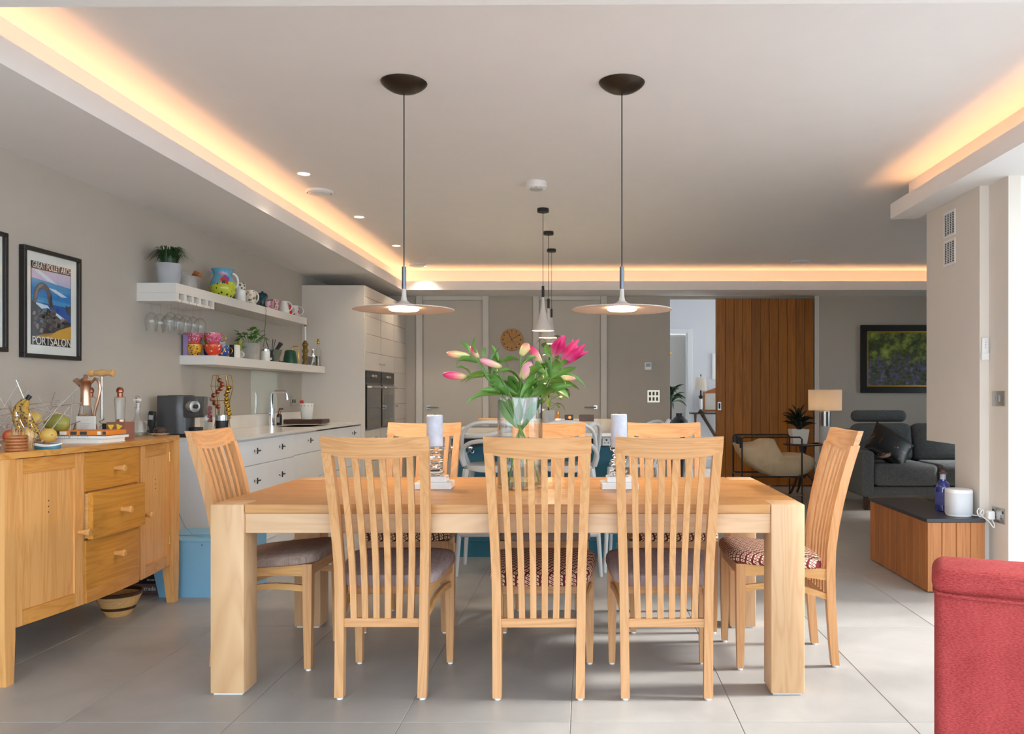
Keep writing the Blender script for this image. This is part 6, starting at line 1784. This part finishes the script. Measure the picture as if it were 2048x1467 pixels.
B().tube(smooth_path([(0.055, -0.050, 0.012), (0.078, -0.075, 0.012), (0.092, -0.085, 0.040), (0.080, -0.090, 0.056), (0.066, -0.095, 0.036), (0.080, -0.100, 0.008), (0.100, -0.105, 0.028), (0.094, -0.108, 0.050), (0.078, -0.112, 0.030), (0.092, -0.125, 0.006), (0.104, -0.160, -0.012), (0.116, -0.185, -0.040), (0.126, -0.180, -0.030), (0.128, -0.150, -0.004)]), 0.0033, 8).build('cord', 'whiteplastic', t)
# socket and switch on the return wall (faces -X)
def side_plate(y, z, w, h, name, label, cat):
    t = thing(name, label, cat, (2.39, y, z))
    bx('plate', 'steel', t, -0.006, -0.0005, -w/2, w/2, -h/2, h/2, 0.001)
    return t
t = side_plate(4.752, 0.462, 0.146, 0.088, 'wall_socket', 'steel double wall socket above the cedar bench with a white plug', 'socket')
for q in (-0.036, 0.036):
    for a, b_ in ((-0.008, -0.014), (0.008, -0.014), (0.0, 0.0)): bx('pin_hole', 'black', t, -0.0072, -0.0058, q+a-0.003, q+a+0.003, b_-0.005, b_+0.005)
    bx('rocker', 'blackplastic', t, -0.009, -0.0058, q-0.006-0.02*(1 if q < 0 else -1), q+0.006-0.02*(1 if q < 0 else -1), 0.014, 0.030, 0.001)
pg = bx('plug', 'whiteplastic', t, -0.050, -0.007, 0.022, 0.068, -0.032, 0.020, 0.010, 2)
t = side_plate(4.752, 1.138, 0.146, 0.088, 'light_switch', 'steel double light switch on the pale wall return', 'switch')
for q in (-0.018, 0.018): bx('rocker', 'greypot', t, -0.010, -0.0058, q-0.012, q+0.012, -0.018, 0.018, 0.002)
# remote control in its wall cradle
t = thing('remote_control', 'white remote control in a wall cradle on the chimney breast', 'remote control', (2.362, 4.8695, 1.43))
bx('remote_body', 'whiteplastic', t, -0.020, 0.020, -0.016, -0.004, -0.060, 0.068, 0.005, 2)
bx('cradle', 'whiteplastic', t, -0.024, 0.024, -0.020, -0.0005, -0.066, -0.022, 0.004)
for k in range(3): B().lathe([(0.004, 0.0), (0.004, -0.0015)], (0, -0.016, 0.008+0.016*k), 12, axis='y').build('button', 'greyplastic', t)
# air vents on the chimney breast (face -X)
for k, zc in enumerate((2.255, 2.072)):
    t = thing('wall_vent', ['white air grille on the chimney breast, the upper one', 'white air grille on the chimney breast, the lower one'][k], 'vent', (2.335, 5.268, zc), 0, 'air grilles on the chimney breast')
    bx('backing', 'black', t, -0.0025, -0.0005, -0.070, 0.070, -0.070, 0.070)
    B().box(-0.006, -0.0005, -0.082, 0.082, 0.070, 0.082).box(-0.006, -0.0005, -0.082, 0.082, -0.082, -0.070).box(-0.006, -0.0005, -0.082, -0.070, -0.07, 0.07).box(-0.006, -0.0005, 0.070, 0.082, -0.07, 0.07).build('frame', 'whiteplastic', t)
    for q in range(13):
        z = -0.066+q*0.011
        bx('slat', 'whiteplastic', t, -0.006, -0.0028, -0.070, 0.070, z-0.0014, z+0.0014)
    for y in (-0.035, 0.0, 0.035): bx('divider', 'whiteplastic', t, -0.0055, -0.0028, y-0.003, y+0.003, -0.070, 0.070)

# ================================================================== sitting area
def pad(name, mat, parent, x0, x1, y0, y1, z0, z1, bev, puff=0.0, seg=4):
    b = B().box(x0, x1, y0, y1, z0, z1, bev, seg)
    return b.build(name, mat, parent, ang=70)
s = thing('sofa', 'charcoal grey fabric sofa with a headrest roll', 'sofa', (2.76, 8.20, 0))
pad('base_frame', 'sofa', s, 0.10, 2.10, 0.02, 0.90, 0.15, 0.235, 0.02)
pad('arm', 'sofa', s, 0.0, 0.125, 0.0, 0.93, 0.13, 0.59, 0.035)
pad('arm', 'sofa', s, 2.075, 2.20, 0.0, 0.93, 0.13, 0.59, 0.035)
for k in range(3):
    x0 = 0.13+k*0.648
    pad('seat_cushion', 'sofa', s, x0, x0+0.640, 0.0, 0.66, 0.237, 0.455, 0.055)
for k in range(3):
    x0 = 0.128+k*0.65
    c = pad('back_cushion', 'sofa', s, x0, x0+0.645, 0.0, 0.24, 0.0, 0.42, 0.08)
    c.location = (0, 0.60, 0.445); c.rotation_euler = (R(-10), 0, 0)
pad('back_frame', 'sofa', s, 0.03, 2.17, 0.86, 0.95, 0.15, 0.78, 0.03)
c = pad('headrest', 'sofa', s, 0.150, 0.735, 0.72, 0.88, 0.858, 0.985, 0.055)
B().cyl((0.44, 0.80, 0.74), (0.44, 0.80, 0.88), 0.008, n=8).build('headrest_post', 'steel', s)
for x in (0.05, 2.15):
    for y in (0.05, 0.86):
        bx('leg', 'darkwood', s, x-0.02, x+0.02, y-0.02, y+0.02, 0.0, 0.135, 0.004)
# scatter cushion
cm_ = None
m, nt, p = newmat('black_gold_print')
tc = N(nt, 'ShaderNodeTexCoord'); nz = N(nt, 'ShaderNodeTexNoise'); nz.inputs['Scale'].default_value = 5.0; nz.inputs['Detail'].default_value = 3; nz.inputs['Distortion'].default_value = 1.5
nt.links.new(tc.outputs['Object'], nz.inputs['Vector'])
f = math_(nt, 'GREATER_THAN', nz.outputs['Fac'], 0.60)
f2 = math_(nt, 'GREATER_THAN', nz.outputs['Fac'], 0.64)
nt.links.new(mix(nt, f2, mix(nt, f, lin((14, 13, 14)), lin((120, 72, 40))), lin((200, 180, 170))), p.inputs['Base Color'])
p.inputs['Roughness'].default_value = 0.48
nt.links.new(math_(nt, 'MULTIPLY', f, 0.5), p.inputs['Metallic'])
t = thing('scatter_cushion', 'black cushion with shiny bronze streaks on the sofa', 'cushion', (3.11, 8.50, 0.475))
b = B()
rings = []
n = 14
def pil(u, v):
    e = max(0.0, (1-abs(u)**2.6))*max(0.0, (1-abs(v)**2.6))
    return 0.075*e**0.45
front = [[(0.225*(u*(1-0.06*(1-v*v))), -pil(u, v), 0.225*(v*(1-0.06*(1-u*u)))) for u in [-1+2*i/n for i in range(n+1)]] for v in [-1+2*j/n for j in range(n+1)]]
back = [[(x, -y, z) for x, y, z in row] for row in front]
b.loft(front, False, False); b.loft(back, False, False)
bmesh.ops.remove_doubles(b.bm, verts=b.bm.verts, dist=1e-4)
o = b.build('cover', m, t, ang=80); o.location = (0.03, 0.0, 0.145); o.rotation_euler = (R(-46), R(34), R(-10))
# framed painting
Yp = YB-0.0005
x0, x1, z0, z1 = ax(1720, YB), 4.86, az(785, YB), az(650, YB)
t = thing('framed_painting', 'large dark framed painting of a bluebell wood', 'painting', ((x0+x1)/2, Yp, (z0+z1)/2))
hw, hh = (x1-x0)/2, (z1-z0)/2
def rim(name, mat, w0, w1, d0, d1):
    b = B()
    b.box(-hw+w0, hw-w0, d1, d0, hh-w1, hh-w0, 0.003).box(-hw+w0, hw-w0, d1, d0, -hh+w0, -hh+w1, 0.003).box(-hw+w0, -hw+w1, d1, d0, -hh+w1, hh-w1, 0.003).box(hw-w1, hw-w0, d1, d0, -hh+w1, hh-w1, 0.003)
    b.build(name, mat, t)
rim('frame', plain('dark_frame', (26, 28, 26), 0.35), 0.0, 0.075, 0.0, -0.045)
rim('gilt_slip', plain('gilt', (206, 160, 60), 0.3, 0.8), 0.075, 0.095, 0.0, -0.030)
m, nt, p = newmat('bluebell_wood')
tc = N(nt, 'ShaderNodeTexCoord'); sx = N(nt, 'ShaderNodeSeparateXYZ'); nt.links.new(tc.outputs['Object'], sx.inputs[0])
nz = N(nt, 'ShaderNodeTexNoise'); nz.inputs['Scale'].default_value = 7; nz.inputs['Detail'].default_value = 8; nz.inputs['Roughness'].default_value = 0.7
nt.links.new(tc.outputs['Object'], nz.inputs['Vector'])
n2 = N(nt, 'ShaderNodeTexNoise'); n2.inputs['Scale'].default_value = 26; n2.inputs['Detail'].default_value = 4
nt.links.new(tc.outputs['Object'], n2.inputs['Vector'])
def cramp(fac, stops):
    cr = N(nt, 'ShaderNodeValToRGB'); el = cr.color_ramp.elements
    while len(el) < len(stops): el.new(0.5)
    for e, (pos, c_) in zip(el, stops): e.position = pos; e.color = lin(c_)
    nt.links.new(fac, cr.inputs[0]); return cr.outputs[0]
trees = cramp(nz.outputs['Fac'], [(0.35, (34, 32, 22)), (0.48, (72, 84, 34)), (0.58, (132, 150, 56)), (0.75, (190, 200, 100))])
bells = cramp(n2.outputs['Fac'], [(0.3, (44, 46, 34)), (0.48, (84, 92, 52)), (0.58, (92, 82, 140)), (0.75, (150, 150, 96))])
hz = math_(nt, 'ADD', sx.outputs['Z'], math_(nt, 'MULTIPLY', math_(nt, 'SUBTRACT', nz.outputs['Fac'], 0.5), 0.35))
mr = N(nt, 'ShaderNodeMapRange'); mr.inputs[1].default_value = -0.06; mr.inputs[2].default_value = 0.06; nt.links.new(hz, mr.inputs[0])
nt.links.new(mix(nt, mr.outputs[0], bells, trees), p.inputs['Base Color']); p.inputs['Roughness'].default_value = 0.6
bx('canvas', m, t, -hw+0.095, hw-0.095, -0.022, -0.002, -hh+0.095, hh-0.095)
# standing lamp behind the sofa
t = thing('floor_lamp', 'lamp with a cream drum shade on a steel and white column', 'lamp', (ax(1650, 9.55), 9.55, 0))
B().lathe([(0.13, 0.0), (0.13, 0.015), (0.065, 0.022), (0.065, 0.79)], (0, 0, 0), 32).build('column', plain('white_column', (206, 204, 200), 0.4), t)
B().lathe([(0.064, 0.7905), (0.064, 0.96), (0.02, 0.965), (0.02, 1.00)], (0, 0, 0), 32).build('steel_neck', 'steel', t)
zs0, zs1 = az(820, 9.55), az(779, 9.55)
B().lathe([(0.187, zs0), (0.190, zs1), (0.188, zs1), (0.185, zs0)], (0, 0, 0), 40, caps=False).build('shade', 'shade', t)
B().sphere((0, 0, 1.06), 0.035).build('bulb', emit('lamp_bulb', (255, 222, 180), 16.0), t)
# round pedestal table
px_, py_ = ax(1606, 9.42), 9.42
t = thing('side_table', 'round dark wooden pedestal table with splayed feet', 'table', (px_, py_, 0))
B().lathe([(0.215, 0.575), (0.225, 0.580), (0.225, 0.590), (0.215, 0.595)], (0, 0, 0), 40).build('table_top', 'darkwood', t)
B().lathe([(0.030, 0.20), (0.040, 0.24), (0.024, 0.32), (0.040, 0.40), (0.030, 0.48), (0.05, 0.575)], (0, 0, 0), 24).build('pedestal', 'darkwood', t)
for k in range(3):
    a = 2*math.pi*k/3-0.5
    B().tube([(0.02*math.cos(a), 0.02*math.sin(a), 0.27), (0.10*math.cos(a), 0.10*math.sin(a), 0.20), (0.18*math.cos(a), 0.18*math.sin(a), 0.06), (0.24*math.cos(a), 0.24*math.sin(a), 0.012)], [0.018, 0.018, 0.014, 0.012], 8).build('leg', 'darkwood', t)
t = thing('trinket_dish', 'small gilt trinket on the round pedestal table', 'trinket', (px_+0.13, py_-0.06, 0.595))
B().lathe([(0.015, 0.0), (0.04, 0.004), (0.045, 0.014), (0.038, 0.010), (0.01, 0.006)], (0, 0, 0), 20).build('dish', 'brass', t)
t = thing('potted_plant', 'spiky dark plant in a white tapered pot on the pedestal table', 'potted plant', (ax(1597, 9.42), py_, 0.595))
rings = []
for z, h in ((0.0, 0.078), (0.165, 0.100), (0.165, 0.090), (0.14, 0.089)):
    rings.append([(-h, -h, z), (h, -h, z), (h, h, z), (-h, h, z)])
B().loft(rings).build('pot', 'whiteglaze', t)
random.seed(31)
SL = leaf_mesh('leaf', 'leafblack', 0.6, 8, 0.14)
for k in range(46):
    a = random.uniform(0, 2*math.pi); e = random.uniform(0.15, 1.35); le = random.uniform(0.16, 0.24); z0_ = random.uniform(0.15, 0.26)
    A_ = Vector((0.02*math.cos(a), 0.02*math.sin(a), z0_))
    o = link('leaf', SL, t)
    orient(o, A_, A_+Vector((le*math.cos(e)*math.cos(a), le*math.cos(e)*math.sin(a), le*math.sin(e)*0.95)), 0.042, random.uniform(-0.3, 0.3))
B().cyl((0, 0, 0.13), (0, 0, 0.28), 0.02, n=8).build('stem', 'darkwood', t)
# sling lounge chair
CY0, CY1 = 8.62, 9.15
t = thing('sling_chair', 'black wire-framed lounge chair with a sagging linen cushion', 'armchair', (0, 0, 0))
zt = az(874, CY0); zl = az(953, CY0); xa, xb = ax(1484, CY0), ax(1604, CY0)
def bars(pts): 
    return B().tube(pts, 0.0085, 8)
for y in (CY0, CY1):
    bars([(xa, y, 0.0), (xa, y, zt-0.02), (xa+0.02, y, zt), (xb-0.02, y, zt), (xb, y, zt-0.02), (xb, y, 0.0)]).build('side_frame', 'black', t)
    bars([(xa, y, zl), (xb, y, zl)]).build('seat_rail', 'black', t)
bars([(xa, CY0, zt-0.012), (xa, CY1, zt-0.012)]).build('cross_bar', 'black', t)
bars([(xa, CY0, zl), (xa, CY1, zl)]).build('cross_bar', 'black', t)
bars([(xb, CY0, zl), (xb, CY1, zl)]).build('cross_bar', 'black', t)
bars([(xa, CY0, 0.10), (xb, CY0, 0.10)]).build('floor_rail', 'steel', t)
for k in range(6):
    y = CY0+0.06+k*0.08
    bx('strap', 'black', t, xa-0.012, xa+0.012, y-0.016, y+0.016, zt-0.115, zt+0.002, 0.002)
sil = [(1476, 889), (1484, 905), (1496, 922), (1510, 936), (1528, 947), (1550, 954), (1575, 958), (1600, 957), (1620, 950), (1634, 938), (1640, 928), (1634, 917), (1620, 910), (1603, 909), (1585, 911), (1570, 913), (1566, 905), (1560, 890), (1552, 879), (1540, 876), (1530, 880), (1518, 886), (1500, 888)]
mid = (1560, 925)
rings = []
for k in range(9):
    s_ = k/8; y = CY0+0.035+(CY1-CY0-0.07)*s_
    sc = 0.90+0.10*math.sin(math.pi*s_)**0.5 if 0 < k < 8 else 0.80
    ring = []
    for i, (u, v) in enumerate(sil):
        uu, vv = mid[0]+(u-mid[0])*sc, mid[1]+(v-mid[1])*sc
        wob = 0.006*math.sin(i*1.7+k*1.3)
        ring.append((ax(uu, CY0)+wob, y, az(vv, CY0)+wob))
    rings.append(ring)
B().loft(rings).build('cushion', 'linen', t, ang=80)
# ================================================================== red upholstered armchair in the corner
a0 = R(-23)
t = thing('red_armchair', 'red upholstered armchair back with a piped seam in the foreground', 'armchair', (0.850, 2.02, 0), a0)
def soft(name, x0, x1, y0, y1, z0, z1, r, parent, mat='red'):
    return B().box(x0, x1, y0, y1, z0, z1, r, 5).build(name, mat, parent, ang=80)
soft('backrest', 0.006, 0.80, 0.0, 0.20, 0.10, 0.690, 0.030, t)
soft('top_roll', 0.0, 0.806, -0.008, 0.208, 0.668, 0.735, 0.032, t)
B().tube([(0.006, 0.06, 0.676), (0.007, 0.02, 0.676), (0.014, 0.0, 0.675), (0.035, -0.0075, 0.674), (0.10, -0.011, 0.672), (0.30, -0.011, 0.670), (0.55, -0.011, 0.672), (0.77, -0.0105, 0.676), (0.80, 0.01, 0.676)], 0.0045, 8).build('piping', 'red', t)
soft('seat', 0.03, 0.77, 0.21, 0.80, 0.14, 0.42, 0.05, t)
for x in (0.06, 0.72):
    for y in (0.05, 0.72): bx('leg', 'darkwood', t, x-0.02, x+0.02, y-0.02, y+0.02, 0.0, 0.145, 0.003)
# ================================================================== in the hall
t = thing('console_table', 'dark narrow console table with slanted braces in the hall', 'table', (1.62, 12.62, 0))
bx('table_top', 'darkwood', t, 0.0, 1.1, 0.0, 0.34, 0.850, 0.872, 0.003)
for x in (0.06, 1.04):
    B().tube([(x, 0.03, 0.85), (x, 0.03, 0.72), (x+0.02, 0.05, 0.62)], [0.022, 0.016, 0.006], 8).build('drop_finial', 'darkwood', t)
B().tube([(0.18, 0.06, 0.85), (0.52, 0.06, 0.30), (0.62, 0.06, 0.0)], 0.018, 6).build('leg', 'darkwood', t)
B().tube([(0.92, 0.06, 0.85), (0.62, 0.10, 0.30), (0.50, 0.10, 0.0)], 0.018, 6).build('leg', 'darkwood', t)
B().tube([(0.18, 0.28, 0.85), (0.52, 0.28, 0.30), (0.62, 0.28, 0.0)], 0.018, 6).build('leg', 'darkwood', t)
B().tube([(0.92, 0.28, 0.85), (0.62, 0.25, 0.30), (0.50, 0.25, 0.0)], 0.018, 6).build('leg', 'darkwood', t)
t = thing('table_lamp', 'small lamp with a pleated cream shade on the hall console', 'lamp', (ax(1402, 12.72), 12.74, 0.872))
B().lathe([(0.045, 0.0), (0.048, 0.012), (0.025, 0.030), (0.020, 0.05)], (0, 0, 0), 20).build('foot', 'bronze', t)
B().lathe([(0.020, 0.05), (0.027, 0.07), (0.025, 0.20), (0.018, 0.215)], (0, 0, 0), 20).build('stem', 'marble', t)
B().lathe([(0.018, 0.215), (0.036, 0.25), (0.014, 0.27), (0.012, 0.36)], (0, 0, 0), 20).build('neck', 'bronze', t)
rings = []
for z, r in ((0.345, 0.092), (0.55, 0.074)):
    rings.append([((r+(0.002 if k % 2 else -0.002))*math.cos(2*math.pi*k/64), (r+(0.002 if k % 2 else -0.002))*math.sin(2*math.pi*k/64), z) for k in range(64)])
B().loft(rings, False).build('shade', 'shade', t)
B().lathe([(0.004, 0.36), (0.004, 0.56), (0.010, 0.575), (0.004, 0.60)], (0, 0, 0), 12).build('finial', 'black', t)
t = thing('table_mirror', 'wood framed swing mirror standing on the hall console', 'mirror', (ax(1407, 12.8), 12.86, 0.872))
for x in (0.0, 0.34):
    bx('post', 'midwood', t, x, x+0.03, -0.015, 0.015, 0.0, 0.33, 0.003)
b = B().prism([(0.035, 0.30), (0.305+0.03, 0.30), (0.335, 0.325), (0.185, 0.385), (0.035, 0.325)], -0.012, 0.008, 'xz'); b.build('crest', 'midwood', t)
bx('rail', 'midwood', t, 0.031, 0.339, -0.012, 0.008, 0.012, 0.045, 0.002)
bx('glass', plain('mirror_silver', (216, 210, 200), 0.35, 0.2), t, 0.034, 0.336, -0.006, 0.002, 0.046, 0.298)
t = thing('hall_picture', 'pale framed picture on the hall wall above the mirror', 'picture', (ax(1424, 13.0), 12.9995, az(758, 13.0)))
b = B().box(0, 0.40, -0.03, 0, 0, 0.03).box(0, 0.40, -0.03, 0, 0.38, 0.41).box(0, 0.03, -0.03, 0, 0.03, 0.38).box(0.37, 0.40, -0.03, 0, 0.03, 0.38)
b.build('frame', 'whiteplastic', t)
bx('print', 'paper', t, 0.03, 0.37, -0.012, -0.002, 0.03, 0.38)
# palm
t = thing('potted_palm', 'palm with arching leaves in a round black pot in the hall', 'potted plant', (1.22, 11.9, 0))
B().lathe(hollow([(0.09, 0.0), (0.12, 0.04), (0.15, 0.16), (0.14, 0.28), (0.12, 0.30)], 0.01), (0, 0, 0), 32).build('pot', 'blackplastic', t)
bx('plant_stand', 'black', t, -0.10, 0.10, -0.10, 0.10, -0.0, 0.001)
B().tube([(0, 0, 0.2), (0.0, 0, 0.6), (0.01, 0, 1.18)], [0.02, 0.014, 0.012], 8).build('stem', 'darkwood', t)
random.seed(8)
FL = leaf_mesh('leaf', 'leafdark', 0.7, 8, 0.22)
for k in range(34):
    a = 2*math.pi*k/34*3.0; z0_ = random.uniform(1.02, 1.20); e = random.uniform(-0.7, 1.1); le = random.uniform(0.20, 0.30)
    A_ = Vector((0.015*math.cos(a), 0.015*math.sin(a), z0_))
    o = link('leaf', FL, t)
    orient(o, A_, A_+Vector((le*math.cos(e)*math.cos(a), le*math.cos(e)*math.sin(a), le*math.sin(e))), 0.034, random.uniform(-0.3, 0.3))
t = thing('floor_vase', 'round black vase standing in the hall doorway', 'vase', (1.27, 11.2, 0))
B().lathe([(0.06, 0.0), (0.10, 0.30), (0.13, 0.55), (0.135, 0.68), (0.11, 0.80), (0.05, 0.86), (0.05, 0.90)], (0, 0, 0), 28).build('body', 'blackplastic', t)
